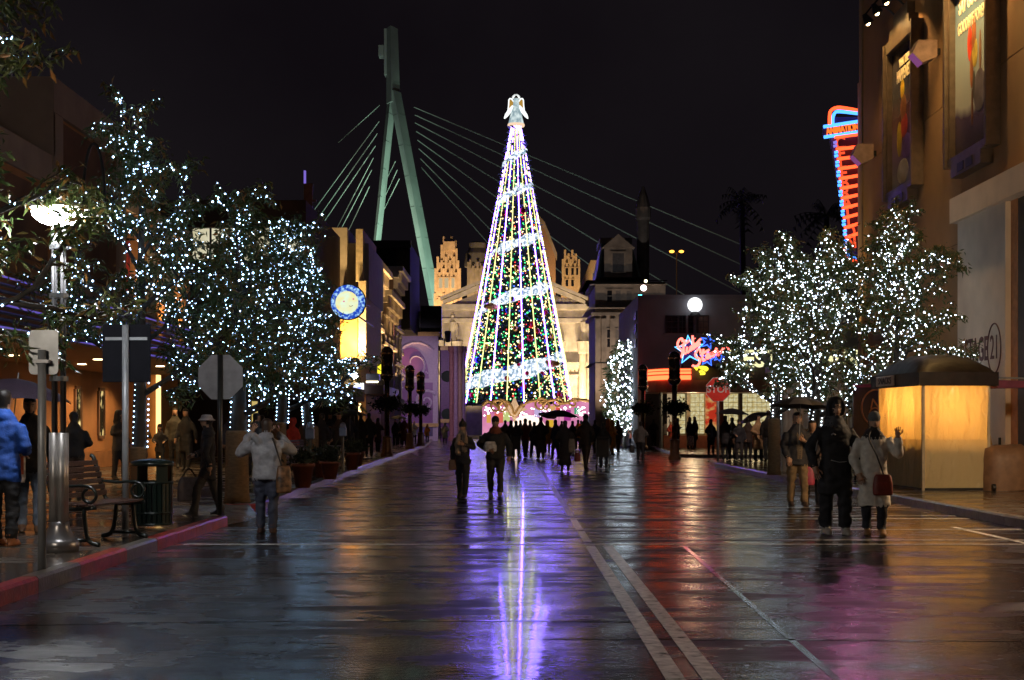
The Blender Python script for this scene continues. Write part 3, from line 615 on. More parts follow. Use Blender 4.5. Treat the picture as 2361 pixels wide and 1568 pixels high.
tower('tan_tower', 'tan angular tower with vertical ribs right of the tall tree', 230, [(1296, 1338, 690), (1298, 1335, 610), (1303, 1328, 588)], pm('tan_stone', (.45, .33, .19), .8, var=.2), [(1304, 1310, 618, 634, 0), (1317, 1323, 618, 634, 0), (1328, 1333, 618, 634, 0), (1304, 1310, 645, 660, 0), (1317, 1323, 645, 660, 0)], 16000)
# brick slab partly hidden by the tree, and the slanted block beside the mansard
b = empty('brick_slab', (dx(1250, 215), 215, 0), 0, 'narrow brown slab building peeking out right of the tree', 'building')
m = MB(); m.prism([(dx(1215, 215), 0), (dx(1281, 215), 0), (dx(1281, 215), dz(588, 215)), (dx(1256, 215), dz(516, 215)), (dx(1215, 215), dz(470, 215))], 'y', 215, 222); L(m.build('wall', pm('brown_slab', (.38, .24, .14), .8, var=.2), b), b)
m = MB(); m.prism([(dx(1215, 215), dz(470, 215) + .2), (dx(1256, 215), dz(516, 215) + .2), (dx(1284, 215), dz(588, 215) + .2), (dx(1284, 215), dz(588, 215) - .9), (dx(1256, 215), dz(516, 215) - .9), (dx(1215, 215), dz(470, 215) - .9)], 'y', 214.5, 214.99); L(m.build('cornice', M_stone, b), b)
for z in range(6):
    L(window(b, dx(1266, 215), dx(1272, 215), dz(640 + z * 16, 215) - 1.2, dz(640 + z * 16, 215), 214.98, M_glassd, M_goth, fw=.1), b)
spot((dx(1290, 215), 206, dz(790, 215)), (dx(1266, 215), 215, dz(560, 215)), 12000, (1, .62, .3), 70, .8, .5)
b = empty('slanted_block', (dx(1360, 200), 200, 0), 0, 'warm lit block with a slanting roofline beside the dark mansard house', 'building')
m = MB(); m.prism([(dx(1328, 200), 0), (dx(1380, 200), 0), (dx(1380, 200), dz(600, 200)), (dx(1362, 200), dz(600, 200)), (dx(1328, 200), dz(690, 200))], 'y', 200, 206); L(m.build('wall', pm('golden_stone', (.5, .36, .2), .8, var=.2), b), b)
for i in range(3):
    for j in range(4):
        dd = 1345 + i * 11; t_ = 630 + j * 24 + (2 - i) * 20; L(window(b, dx(dd, 200), dx(dd + 4, 200), dz(t_ + 11, 200), dz(t_, 200), 199.98, M_glassd, M_stone, fw=.1), b)
spot((dx(1362, 200), 193, dz(770, 200)), (dx(1362, 200), 200, dz(640, 200)), 12000, (1, .66, .3), 90, .8, .5)

# ------------------------------------------------------------------ dark mansard house
Yq = 112
b = empty('mansard_house', (dx(1432, Yq), Yq, 0), 0, 'dark stone house with a mansard roof and dormer right of the tall tree', 'building')
xl, xr = dx(1372, Yq), dx(1470, Yq)
m = MB(); m.box(xl, xr + 2.2, Yq, Yq + 9, 0, dz(650, Yq)); L(m.build('wall', M_dstone, b), b)
m = MB()
for t_, b_, e in ((648, 640, .7), (656, 649, .4), (712, 702, .55), (728, 713, .3), (838, 830, .35)):
    m.box(xl - e, xr + 2.3, Yq - e, Yq - .002, dz(b_ + 8, Yq), dz(t_, Yq)); m.box(xl - e, xl - .002, Yq - .001, Yq + 9, dz(b_ + 8, Yq), dz(t_, Yq))
L(m.build('cornice', M_dstone, b), b)
zr0, zr1 = dz(640, Yq), dz(556, Yq)
m = MB(); a_, c_ = dx(1392, Yq), dx(1455, Yq); m.add([(xl + .1, Yq, zr0), (xr + .3, Yq, zr0), (xr + .3, Yq + 8, zr0), (xl + .1, Yq + 8, zr0), (a_, Yq + 1.6, zr1), (c_, Yq + 1.6, zr1), (c_, Yq + 6.5, zr1), (a_, Yq + 6.5, zr1)],
   [(3, 2, 1, 0), (4, 5, 6, 7), (0, 1, 5, 4), (1, 2, 6, 5), (2, 3, 7, 6), (3, 0, 4, 7)]); ro = L(m.build('roof', M_slate, b), b)
m = MB(); m.box(a_ - .2, c_ + .2, Yq + 1.4, Yq + 6.7, zr1, zr1 + .45); m.build('ridge_cap', M_dstone, ro)
for q0, q1 in ((xl + .3, a_), (xr + .2, c_)):
    m = MB(); m.tube([(q0, Yq - .05, zr0), (q1, Yq + 1.55, zr1)], .12, 6); m.build('copper_hip', pm('verdigris', (.16, .22, .19), .5), ro)
xd = dx(1425, Yq); f = MB(); f.box(xd - 1.1, xd + 1.1, Yq - .2, Yq + 1.4, zr0, zr0 + 2.3); f.prism([(xd - 1.3, zr0 + 2.301), (xd + 1.3, zr0 + 2.301), (xd, zr0 + 3.4)], 'y', Yq - .3, Yq + 1.5); L(f.build('dormer', M_dstone, b), b)
L(window(b, xd - .45, xd + .45, zr0 + .4, zr0 + 1.9, Yq - .22, pm('dormer_pane', (.08, .08, .09), .15), M_dstone, fw=.14), b)
m = MB(); m.lathe([(.5, 0), (.5, 5.2), (.62, 5.4), (.62, 6.2), (.35, 7.2), (.1, 7.9)], 12, (dx(1488, Yq), Yq + 2, dz(652, Yq))); L(m.build('turret', M_dstone, b), b)
for zt, zb2 in ((670, 695), (760, 800), (860, 905)):
    for d in (1400, 1420, 1445): L(window(b, dx(d, Yq), dx(d + 11, Yq), dz(zb2, Yq), dz(zt, Yq), Yq - .01, pm('grey_blind', (.13, .12, .12), .4) if d != 1400 else M_glassd, M_dstone, fw=.14, tr=1), b)
for d in (1378, 1392, 1412, 1434, 1460):
    m = MB(); m.box(dx(d, Yq) - .2, dx(d, Yq) + .2, Yq - .25, Yq - .003, dz(985, Yq), dz(735, Yq)); L(m.build('pilaster', M_dstone, b), b)
spot((dx(1395, Yq), Yq - 5, 1), (dx(1400, Yq), Yq, 8), 3000, (1, .7, .45), 80, .9)
spot((dx(1440, Yq), Yq - 9, .6), (dx(1432, Yq), Yq, 15), 1900, (.85, .8, .75), 80, .9)
M_pb = em('string_bulb_pink', (1, .7, .75), 14)
for d, t_, c_ in ((1484, 664, (1, .72, .7)), (1476, 686, (.1, .75, 1)), (1489, 648, (1, .85, .5))):
    s = empty('coloured_bulb', (dx(d, 90), 90, dz(t_, 90)), 0, 'single %s hanging bulb before the dark mansard house' % ({.72: 'pink', .75: 'cyan', .85: 'tiny amber'}[c_[1]]), 'bulb')
    m = MB(); m.ball((0, 0, 0), .2 if c_[1] != .85 else .1, 8, 6); m.build('globe', em('bulb_%d' % d, c_, 6), s); m = MB(); m.tube([(0, 0, .2), (0, 0, .6)], .02, 5); m.build('cable', M_black, s)
# ------------------------------------------------------------------ corner restaurant
Yr = 80
M_rw = pm('grey_white_stucco', (.20, .195, .22), .75, var=.1, scale=1.2)
b = empty('corner_restaurant', (dx(1560, Yr), Yr, 0), 0, 'pale two storey corner restaurant with neon canopy and glass block windows', 'building')
xl = dx(1470, Yr); xr = xl + 16
m = MB(); m.box(xl + .25, xr, Yr, Yr + 14, 3.6, dz(690, Yr)); m.box(xl, xl + .249, Yr - .25, Yr + 14, KZ, dz(682, Yr)); m.box(xl + .25, xl + 4.7, Yr + 3, Yr + 14, KZ, 3.6); L(m.build('wall', M_rw, b), b)
m = MB(); m.box(xl + .25, xr, Yr - .12, Yr + 14, dz(690, Yr), dz(680, Yr)); L(m.build('parapet', M_rw, b), b)
for a_, c_ in ((1536, 1562), (1566, 1580), (1588, 1607), (1611, 1632)):
    L(window(b, dx(a_, Yr), dx(c_, Yr), dz(767, Yr), dz(729, Yr), Yr - .01, pm('brown_blind', (.10, .06, .045), .5) if a_ > 1600 else M_glassd, M_black, fw=.05, mull=1, tr=2), b)
m = MB(); m.box(dx(1528, Yr), dx(1640, Yr), Yr - .2, Yr - .003, dz(774, Yr), dz(769, Yr)); L(m.build('sill', M_rw, b), b)
for t_ in (715, 745, 780): 
    m = MB(); m.box(xl - .05, xl - .001, Yr + .5, Yr + 2, dz(t_ + 20, Yr), dz(t_, Yr)); L(m.build('slit_window', M_black, b), b)
# curved canopy with orange-red neon bands
cv = [(dx(1492, 76), 80.0), (dx(1500, 76), 77.6), (dx(1515, 76), 76.4), (dx(1535, 76), 75.8), (dx(1592, 76), 75.6), (dx(1680, 76), 75.6), (dx(1800, 76), 75.6)]
zc0, zc1 = dz(876, 76), dz(848, 76)
m = MB(); m.prism(cv + [(dx(1800, 76), 79.9)], 'z', zc0, zc1); L(m.build('canopy', pm('canopy_grey', (.14, .10, .10), .5, var=.2), b), b)
M_neon = em('orange_red_neon', (1, .10, .03), 4.8)
for t_ in (853, 860, 868, 873):
    m = MB(); m.tube([(x - .03, y - .07, dz(t_, 76)) for x, y in cv[:5]], .075 if t_ in (860, 873) else .055, 6); L(m.build('neon_band', M_neon, b), b)
m = MB(); m.prism([(x, y) for x, y in cv] + [(dx(1800, 76), 79.9)], 'z', dz(905, 76), zc0 - .003); L(m.build('valance', pm('valance_panel', (.30, .13, .10), .5, var=.5, scale=.9), b), b)
# lit lower storey: glass blocks, columns, red posters
M_gb = em_noise('glass_block_glow', (.8, .62, .25), (1, .92, .55), .62, 7, (1, 1, 1), .4, .6); M_mort = pm('block_mortar', (.4, .35, .22), .6)
z0, z1 = dz(1000, Yr - 2), dz(897, Yr - 2)
def blocks(d0, d1, y):
    x0, x1 = dx(d0, y), dx(d1, y); f = MB(); f.box(x0 - .12, x1 + .12, y + .05, y + .3, z0 - .1, z1 + .2); fo = L(f.build('glass_block_window', M_mort, b), b)
    n = int((x1 - x0) / .24); k = int((z1 - z0) / .24); p = MB()
    for i in range(n):
        for j in range(k):
            a_ = x0 + (x1 - x0) * i / n; c_ = z0 + (z1 - z0) * j / k; p.box(a_ + .015, a_ + (x1 - x0) / n - .015, y, y + .049, c_ + .015, c_ + (z1 - z0) / k - .015)
    tag(p.build('glass_block', M_gb, fo, fix=False), kind='stuff')
blocks(1592, 1624, 78); blocks(1668, 1702, 78); blocks(1712, 1790, 78); blocks(1556, 1580, 78.6)
m = MB(); m.box(dx(1530, 78), dx(1800, 78), 77.9, 80, KZ, z0 - .1); L(m.build('base_wall', pm('red_tile_base', (.32, .10, .06), .5, var=.2), b), b)
for d0, d1 in ((1583, 1589), (1660, 1667), (1703, 1710)):
    m = MB(); m.box(dx(d0, 78), dx(d1, 78), 77.8, 78.4, KZ, 3.5); L(m.build('pillar', pm('restaurant_pillar', (.4, .3, .2), .5) if d0 < 1600 else M_dk, b), b)
for i, (d0, d1) in enumerate(((1627, 1656), (1652, 1659))):
    m = MB(); m.box(dx(d0, 77.5), dx(d1, 77.5) - i * .01, 77.5 + i * .2, 77.6 + i * .2, dz(998, 78), dz(903, 78)); L(m.build('poster_panel', em_noise('red_food_poster', (.75, .05, .02), (1, .62, .2), .55, 1.6, (1, 1, 1.3), .48, .6, 5), b), b)
m = MB(); m.box(dx(1540, 79), dx(1556, 79), 79, 79.4, KZ, 3.3); L(m.build('lit_entry', em('entry_glow', (1, .72, .42), .35), b), b)
point((dx(1610, 74), 76.4, 2.9), 60, (1, .8, .45), .3)
for d in (1600, 1690, 1750): spot((dx(d, 75), 76.3, 3.0), (dx(d, 74), 73, 0), 45, (1, .70, .36), 120, .6, .3)
# neon name sign
s = empty('neon_name_sign', (dx(1620, 75.4), 75.4, 0), 0, 'red script neon name sign with blue neon stars over the restaurant canopy', 'sign')
Ys = 75.2
def cr(x, y): return V((gx((2640 + x / 5.62) / 4, Ys), Ys, gz((1320 + y / 5.62) / 4, Ys)))
M_ns = em('script_neon', (1, .13, .10), 4.5); M_nb = em('blue_neon', (.05, .16, 1), 2.2); M_nb2 = em('bright_blue_neon', (.1, .45, 1), 3); M_ny = em('yellow_neon', (1, .85, .05), 1.6)
def smooth(pts, n=4):
    out = []; P = [V(p) for p in pts]
    for i in range(len(P) - 1):
        a_, b_, c_, d_ = P[max(i - 1, 0)], P[i], P[i + 1], P[min(i + 2, len(P) - 1)]
        for k in range(n):
            t = k / n; out.append(.5 * ((2 * b_) + (c_ - a_) * t + (2 * a_ - 5 * b_ + 4 * c_ - d_) * t * t + (3 * b_ - a_ - 3 * c_ + d_) * t ** 3))
    return out + [P[-1]]
letters = {'letter_s': [[(505, 270), (495, 195), (440, 215), (395, 310), (425, 400), (490, 460), (500, 540), (470, 610), (415, 640)], [(910, 520), (900, 440), (850, 440), (795, 540), (820, 610), (890, 650), (895, 720), (850, 800), (770, 815), (725, 790)], [(1195, 600), (1235, 520), (1262, 420), (1300, 500), (1310, 560), (1265, 580)]],
 'letter_t': [[(560, 220), (530, 380), (540, 520), (590, 515)], [(480, 355), (660, 240)], [(980, 430), (950, 600), (970, 685), (1025, 660)], [(905, 560), (1110, 440)]],
 'letter_u': [[(615, 380), (598, 470), (630, 500), (675, 440), (690, 360), (682, 440), (710, 455)]],
 'letter_d': [[(765, 350), (715, 365), (705, 425), (740, 425), (765, 350)], [(730, 125), (738, 280), (745, 415), (775, 405)]],
 'letter_i': [[(795, 290), (785, 380), (815, 380)], [(773, 185), (779, 200)]],
 'letter_o': [[(865, 260), (832, 290), (828, 350), (860, 360), (882, 300), (862, 255), (920, 200)]],
 'letter_a': [[(1110, 540), (1062, 540), (1040, 610), (1075, 640), (1112, 550), (1110, 620), (1142, 610)]],
 'letter_r': [[(1145, 530), (1165, 510), (1170, 610)], [(1168, 550), (1195, 490), (1222, 505)]],
 'swoosh': [[(1280, 575), (1345, 520), (1400, 430), (1480, 392), (1550, 440)]]}
for nm, sts in letters.items():
    for st in sts:
        m = MB(); m.tube(smooth([cr(*p) for p in st]), .066, 6); L(m.build(nm, M_ns, s), s)
def star(cx, cy, r_, rot, mat, rad=.05):
    pts = [cr(cx + (r_ if k % 2 == 0 else r_ * .42) * sin(rot + k * pi / 5), cy - (r_ if k % 2 == 0 else r_ * .42) * cos(rot + k * pi / 5)) + V((0, .14, 0)) for k in range(10)]
    m = MB(); m.tube(pts, rad, 6, closed=True); L(m.build('neon_star', mat, s), s)
    q = MB(); vs = [V(p) + V((0, .1, 0)) for p in pts]; c_ = cr(cx, cy) + V((0, .24, 0)); q.add(vs + [c_], [(k, (k + 1) % 10, 10) for k in range(10)]); L(q.build('star_plate', pm('blue_sign_plate', (.02, .03, .16), .4), s), s)
star(665, 450, 330, -.1, M_nb2); star(1085, 260, 170, .25, M_nb); star(1075, 640, 175, .1, M_nb); star(1330, 600, 120, .3, M_nb)
for st in ([(770, 840), (830, 860), (810, 900)], [(860, 840), (960, 830), (1050, 850), (1060, 890), (1000, 880)], [(900, 860), (990, 880), (1050, 920)], [(880, 940), (950, 930), (1000, 980), (900, 990)]):
    m = MB(); m.tube(smooth([cr(*p) for p in st]), .06, 5); L(m.build('yellow_neon', M_ny, s), s)
m = MB(); p0, p1 = cr(430, 820), cr(1500, 842); m.box(p0.x, p1.x, Ys + .3, Ys + .5, p1.z, p0.z); 
for x in (520, 760, 1090, 1350): p = cr(x, 600); m.box(p.x - .05, p.x + .05, Ys + .3, Ys + .4, p1.z, p.z)
L(m.build('sign_rack', M_black, s), s)
s = empty('restaurant_letters', (dx(1715, 75.3), 75.3, 0), 0, 'row of pale lit letters spelling RESTAURANT above the canopy', 'sign')
text('lettering', 'RESTAURANT', 1.25, em('pale_yellow_letters', (1, .95, .5), 1.1), s, T(3.05, 0, dz(829, 75.3)) @ FACE, .12, bold=.03, sx=1.0)
m = MB(); m.box(-2, 8, .1, .2, dz(846, 75.3), dz(842, 75.3)); m.build('rail', M_black, s)
# rooftop globe lamp
s = empty('globe_lamp', (dx(1585, 83), 79.6, dz(868, 83)), 0, 'big white globe lamp on a pole above the restaurant name sign', 'lamp')
zg = dz(703, 79.6) - s.location.z; m = MB(); m.tube([(0, 0, 0), (0, 0, zg - .3)], .09, 8); m.build('pole', pm('blue_grey_pole', (.12, .13, .17), .4), s)
m = MB(); m.ball((0, 0, zg), .42, 20, 14); m.build('globe', em('white_globe', (.95, .98, 1), 1.7), s, smooth=True); m = MB(); m.lathe([(.35, zg - .62), (.2, zg - .4), (.15, zg - .35)], 12); m.build('collar', M_black, s)
# plastic sheeted stall wall and dark notice behind the right hand trees
b = empty('sheeted_stall', (dx(1845, 40), 40, 0), 0, 'grey plastic sheeted stall front behind the right hand tree trunks', 'stall')
m = MB(); x0, x1 = dx(1802, 40), dx(1960, 40)
n = 34; vs = []; fs = []
for i in range(n + 1):
    x = x0 + (x1 - x0) * i / n; y = 40 + .05 * sin(i * 1.9) + .03 * sin(i * 4.3)
    vs += [(x, y, KZ), (x, y, 2.95)]
for i in range(n): fs.append((2 * i, 2 * i + 2, 2 * i + 3, 2 * i + 1))
m.add(vs, fs); L(m.build('sheet', pm('milky_plastic_sheet', (.36, .32, .30), .3, var=.15, scale=3), b), b)
m = MB(); m.box(x0 - .1, x1 + .1, 39.9, 42, 2.95, 3.15); L(m.build('roof', M_black, b), b)
for x in (x0, x1): 
    m = MB(); m.tube([(x, 39.93, KZ), (x, 39.93, 2.95)], .04, 6); L(m.build('post', M_galv, b), b)
s = empty('notice_board', (dx(2012, 33), 33, 0), 0, 'dark purple notice board with an orange ring and letters left of the snack kiosk', 'sign')
m = MB(); m.box(-.45, .42, 0, .08, dz(1010, 33), dz(893, 33)); m.build('board', pm('notice_purple', (.035, .015, .045), .4), s)
m = MB(); m.box(-.47, .44, -.02, .1, dz(893, 33), dz(886, 33)); m.build('top_strip', pm('magenta_strip', (.3, .03, .12), .4), s)
rg = [(.08 + .34 * cos(a), -.01, dz(940, 33) + .42 * sin(a)) for a in np.linspace(0, 2 * pi, 25)[:-1]]
m = MB(); m.tube(rg, .022, 6, closed=True); m.build('ring', pm('orange_sign_paint', (.55, .2, .08), .5), s)
text('lettering', 'N', .34, pm('orange_sign_paint', (.55, .2, .08), .5), s, T(.05, -.012, dz(932, 33)) @ FACE, .015, .2); text('lettering', 'Or', .34, pm('orange_sign_paint', (.55, .2, .08), .5), s, T(.08, -.012, dz(952, 33)) @ FACE, .015, .2)
for x in (-.4, .37):
    m = MB(); m.tube([(x, .04, KZ), (x, .04, dz(1010, 33))], .03, 6); m.build('leg', M_black, s)

# ------------------------------------------------------------------ tan stage building on the right
XR = 11.0
b = empty('stage_building', (XR, 38, 0), 0, 'tall tan stage building with framed posters along the right edge', 'building')
M_tan = pm('tan_stucco', (.40, .24, .115), .8, var=.16, scale=.7, bump=.25, bscale=22)
ys = [14, 24, 34.85, 40.2, 44.6]; zs = [KZ, 5.9, 9.55, 14.8]
for y0, y1 in zip(ys[:-1], ys[1:]):
    for z0_, z1_ in zip(zs[:-1], zs[1:]):
        m = MB(); m.box(XR + .005, XR + .6, y0 + .012, y1 - .012, z0_ + .012, z1_ - .012); L(m.build('wall_panel', M_tan, b), b)
m = MB(); m.box(XR + .04, XR + 12, 14, 44.6, KZ, 14.8); L(m.build('wall', pm('dark_joint_grout', (.12, .08, .05), .9), b), b)  # dark grout colour seen in the joints between the wall panels
m = MB(); m.box(XR - .03, XR + 12, 44.62, 44.95, KZ, 15.2); m.box(XR + .16, XR + 12, 44.96, 45.35, KZ, 14.4); m.box(XR + .12, XR + 12, 45.36, 45.75, KZ, 12.4); L(m.build('pilaster', pm('pale_tan', (.42, .30, .18), .75, var=.12), b), b)
m = MB(); m.box(XR - .5, XR - .001, 39.2, 42, 4.3, 4.5); m.box(XR - .4, XR - .001, 39.4, 41.8, 3.9, 4.299); L(m.build('ledge', pm('pale_tan', (.42, .30, .18)), b), b)
spot((XR - .9, 44.9, 3.2), (XR + .05, 45.2, 9), 900, (1, .66, .25), 50, .8, .06)
# white portal
M_port = pm('white_portal_plaster', (.72, .60, .47), .7, var=.1, scale=1.3)
m = MB(); m.box(XR - .28, XR - .001, 18, 34.85, 6.35, 6.95); po = L(m.build('portal_lintel', M_port, b), b)
m = MB(); m.box(XR - .16, XR - .002, 31.25, 34.6, KZ, 6.349); L(m.build('portal_pier', M_port, b), b)
m = MB(); m.box(XR - .04, XR + .0, 30.85, 31.249, KZ, 6.349); L(m.build('door_jamb', pm('orange_jamb', (.5, .22, .08), .6), b), b)
m = MB(); m.box(XR - .03, XR + .003, 26, 30.84, KZ, 6.34); L(m.build('stage_door', pm('dark_stage_door', (.05, .035, .03), .6), b), b)
MX = lambda y, z, off: T(XR - off, y, z) @ RZ(-pi / 2) @ FACE
M_stg = pm('brown_stencil_paint', (.13, .055, .05), .7, var=.3)
text('stage_lettering', 'STAGE', .78, M_stg, b, T(-XR, -38, 0) @ MX(33.2, 3.15, .166), .01, sx=.72, bold=.012)
text('stage_number', '21', .78, M_stg, b, T(-XR, -38, 0) @ MX(31.95, 3.15, .166), .01, sx=.75)
m = MB(); m.tube([(XR - .166, 31.95 + .44 * cos(a), 3.15 + .56 * sin(a)) for a in np.linspace(0, 2 * pi, 33)[:-1]], .018, 6, closed=True); L(m.build('number_ring', M_stg, b), b)
m = MB(); m.tube([(XR - .2, 31.5, .9), (XR - .2, 31.5, 1.15)], .03, 6); L(m.build('door_handle', M_black, b), b)
# framed posters
def poster(label, y0, y1, z0, z1, lines, bgm, blobs):
    s = empty('framed_poster', (XR, (y0 + y1) / 2, z0), 0, label, 'poster', 'framed posters on the stage building'); yc = (y0 + y1) / 2
    M_fr = pm('bronze_frame', (.24, .19, .15), .32, .75, var=.15)
    m = MB()
    for a_, c_, e in ((y0, y0 + .12, .34), (y1 - .12, y1, .34), (y0 + .121, y0 + .22, .24), (y1 - .22, y1 - .121, .24)): m.box(-e, -.002, a_ - yc, c_ - yc, 0, z1 - z0)
    m.box(-.30, -.002, y0 + .221 - yc, y1 - .221 - yc, 0, .18); m.box(-.30, -.002, y0 + .221 - yc, y1 - .221 - yc, z1 - z0 - .3, z1 - z0)
    m.box(-.26, -.002, y0 + .5 - yc, y1 - .5 - yc, z1 - z0 + .001, z1 - z0 + .3); m.box(-.22, -.002, y0 + .8 - yc, y1 - .8 - yc, z1 - z0 + .301, z1 - z0 + .7)
    m.build('frame', M_fr, s)
    m = MB(); m.box(-.3, -.002, y0 + .5 - yc, y1 - .5 - yc, -.32, -.001); m.build('lower_bracket', M_fr, s)
    for k in (-.55, .1):
        m = MB(); m.box(-.32, -.301, k, k + .45, -.26, -.05); m.build('vent', M_black, s)
    m = MB(); m.box(-.10, -.003, y0 + .23 - yc, y1 - .23 - yc, .19, z1 - z0 - .31); m.build('print', bgm, s)
    for (yy, zz, ry, rz, c_) in blobs:
        m = MB(); m.ball((-.105, yy, zz), (.012, ry, rz), 10, 8); m.build('printed_shape', pm('print_%.2f_%.2f_%.2f' % c_, c_, .5, var=.4, scale=3), s)
    for t_, zz, sz in lines:
        text('headline', t_, sz, pm('cream_print', (.75, .68, .5), .5, var=.05), s, T(-.108, 0, zz) @ RZ(-pi / 2) @ FACE, .01, sx=.62, bold=.012)
    return s
def print_mat(name, stops):
    m = bpy.data.materials.new(name); m.use_nodes = True; nt = m.node_tree; b_ = nt.nodes['Principled BSDF']; b_.inputs['Roughness'].default_value = .25
    tc = nt.nodes.new('ShaderNodeTexCoord'); sp = nt.nodes.new('ShaderNodeSeparateXYZ'); nz = nt.nodes.new('ShaderNodeTexNoise'); nz.inputs['Scale'].default_value = 2.2; nz.inputs['Detail'].default_value = 5
    ad = nt.nodes.new('ShaderNodeMath'); ad.operation = 'MULTIPLY_ADD'; ad.inputs[1].default_value = .22; rp = nt.nodes.new('ShaderNodeValToRGB')
    nt.links.new(tc.outputs['Generated'], sp.inputs[0]); nt.links.new(tc.outputs['Generated'], nz.inputs['Vector']); nt.links.new(nz.outputs['Fac'], ad.inputs[0]); nt.links.new(sp.outputs['Z'], ad.inputs[2]); nt.links.new(ad.outputs[0], rp.inputs[0]); nt.links.new(rp.outputs[0], b_.inputs['Base Color'])
    e = rp.color_ramp.elements; e[0].position, e[0].color = stops[0][0], (*stops[0][1], 1); e[1].position, e[1].color = stops[-1][0], (*stops[-1][1], 1)
    for p, c_ in stops[1:-1]: k = e.new(p); k.color = (*c_, 1)
    return m
poster('narrow framed poster lit by the wall spotlights, further from the camera', 38.0, 41.0, 7.85, 12.3, [('WHAT EVER', 3.72, .30), ('HAPPENED?', 3.36, .46)],
       print_mat('violet_print', [(.1, (.35, .33, .3)), (.35, (.2, .14, .3)), (.6, (.16, .08, .09)), (.8, (.05, .06, .08)), (1.0, (.03, .03, .04))]),
       [(.2, 2.95, .2, .28, (.6, .42, .02)), (.1, 2.4, .3, .4, (.2, .08, .03)), (.0, 1.9, .35, .35, (.35, .03, .03)), (-.2, 1.3, .5, .35, (.12, .06, .3)), (.5, 1.6, .25, .5, (.5, .35, .03)), (.15, .65, .6, .35, (.4, .38, .35))])
poster('large framed blue poster with tumbling figures nearest the camera', 32.0, 35.2, 7.75, 12.3, [('SAY GOODBYE', 3.80, .5), ('GOODBYE FOREVER', 3.28, .40)],
       print_mat('sky_print', [(.12, (.03, .025, .05)), (.34, (.07, .05, .12)), (.42, (.42, .46, .46)), (.75, (.28, .38, .44)), (1.0, (.08, .16, .25))]),
       [(.25, 2.75, .17, .42, (.6, .05, .02)), (-.05, 2.85, .16, .5, (.3, .1, .03)), (-.12, 2.45, .2, .35, (.45, .36, .06)), (.12, 2.1, .12, .45, (.25, .09, .03)), (-.05, 1.7, .1, .35, (.05, .05, .05)), (.08, 1.2, .07, .45, (.12, .05, .03)), (-.5, 2.4, .08, .5, (.2, .1, .05)), (-.45, 1.5, .45, .5, (.10, .09, .12))])
# wall spotlights above the far poster, and box floods on the wall
for i, (y, z) in enumerate(((40.6, 13.05), (39.6, 13.05), (38.6, 13.05))):
    s = empty('wall_spotlight', (XR, y, z), 0, '%s black swan neck spotlight above the narrow poster, counted from the neon blade sign' % ('first', 'second', 'third')[i], 'spotlight', 'spotlights above the far poster')
    m = MB(); m.tube([(0, 0, 0), (-.35, 0, .32), (-.75, 0, .3), (-.95, 0, .05)], .03, 6); m.build('arm', M_black, s); m = MB(); m.lathe([(.06, 0), (.14, -.25), (.15, -.3)], 12, (-.95, 0, .1), T(-.95, 0, .1) @ RY(-.5) @ T(.95, 0, -.1)); m.build('shade', M_black, s)
    m = MB(); m.ball((-.84, 0, -.16), .07, 8, 6); m.build('bulb', em('spot_bulb', (1, .7, .3), 20), s)
    spot((XR - .84, y, z - .2), (XR - .05, y, z - 2.6), 900, (1, .56, .18), 115, .8, .06)
for y, z in ((36.6, 10.9), (43.0, 9.5), ):
    s = empty('box_floodlight', (XR, y, z), 0, 'beige box floodlight on the tan wall %s' % ('between the two posters' if y < 40 else 'close to the neon blade sign'), 'floodlight', 'box floodlights')
    m = MB(); m.prism([(-.75, .05), (-.6, .38), (-.12, .38), (-.12, -.05), (-.5, -.2)], 'y', -.22, .22); m.build('housing', pm('beige_metal', (.34, .24, .2), .5), s); m = MB(); m.box(-.12, 0, -.08, .08, .05, .2); m.build('bracket', M_black, s)
    m = MB(); m.prism([(-.76, .04), (-.745, .055), (-.49, -.215), (-.505, -.23)], 'y', -.2, .2); m.build('lens', em('magenta_lens', (.55, .16, .5), .35), s)
    spot((XR - .72, y, z - .16), (5.2, 12.5, 0), 160, (1, .25, .62), 26, .9, .1)
    if y > 40: spot((XR - .75, y, z - .12), (7.3, 51.5, 1.6), 2200, (1, .72, .6), 30, .9, .1)  # extra pale beam added to brighten the stop sign and crossing
# spots for the near poster sit just above the picture
for i, y in enumerate((34.6, 33.6, 32.6)):
    s = empty('wall_spotlight', (XR, y, 13.05), 0, '%s wall spotlight in the row above the blue poster' % ('leftmost', 'middle', 'rightmost')[i], 'spotlight', 'spotlights above the blue poster')
    m = MB(); m.tube([(0, 0, 0), (-.35, 0, .32), (-.75, 0, .3), (-.95, 0, .05)], .03, 6); m.build('arm', M_black, s); m = MB(); m.lathe([(.06, 0), (.14, -.25), (.15, -.3)], 12, (-.95, 0, .1)); m.build('shade', M_black, s)
    spot((XR - .84, y, 12.85), (XR - .05, y, 10.0), 900, (1, .58, .20), 120, .8, .06)
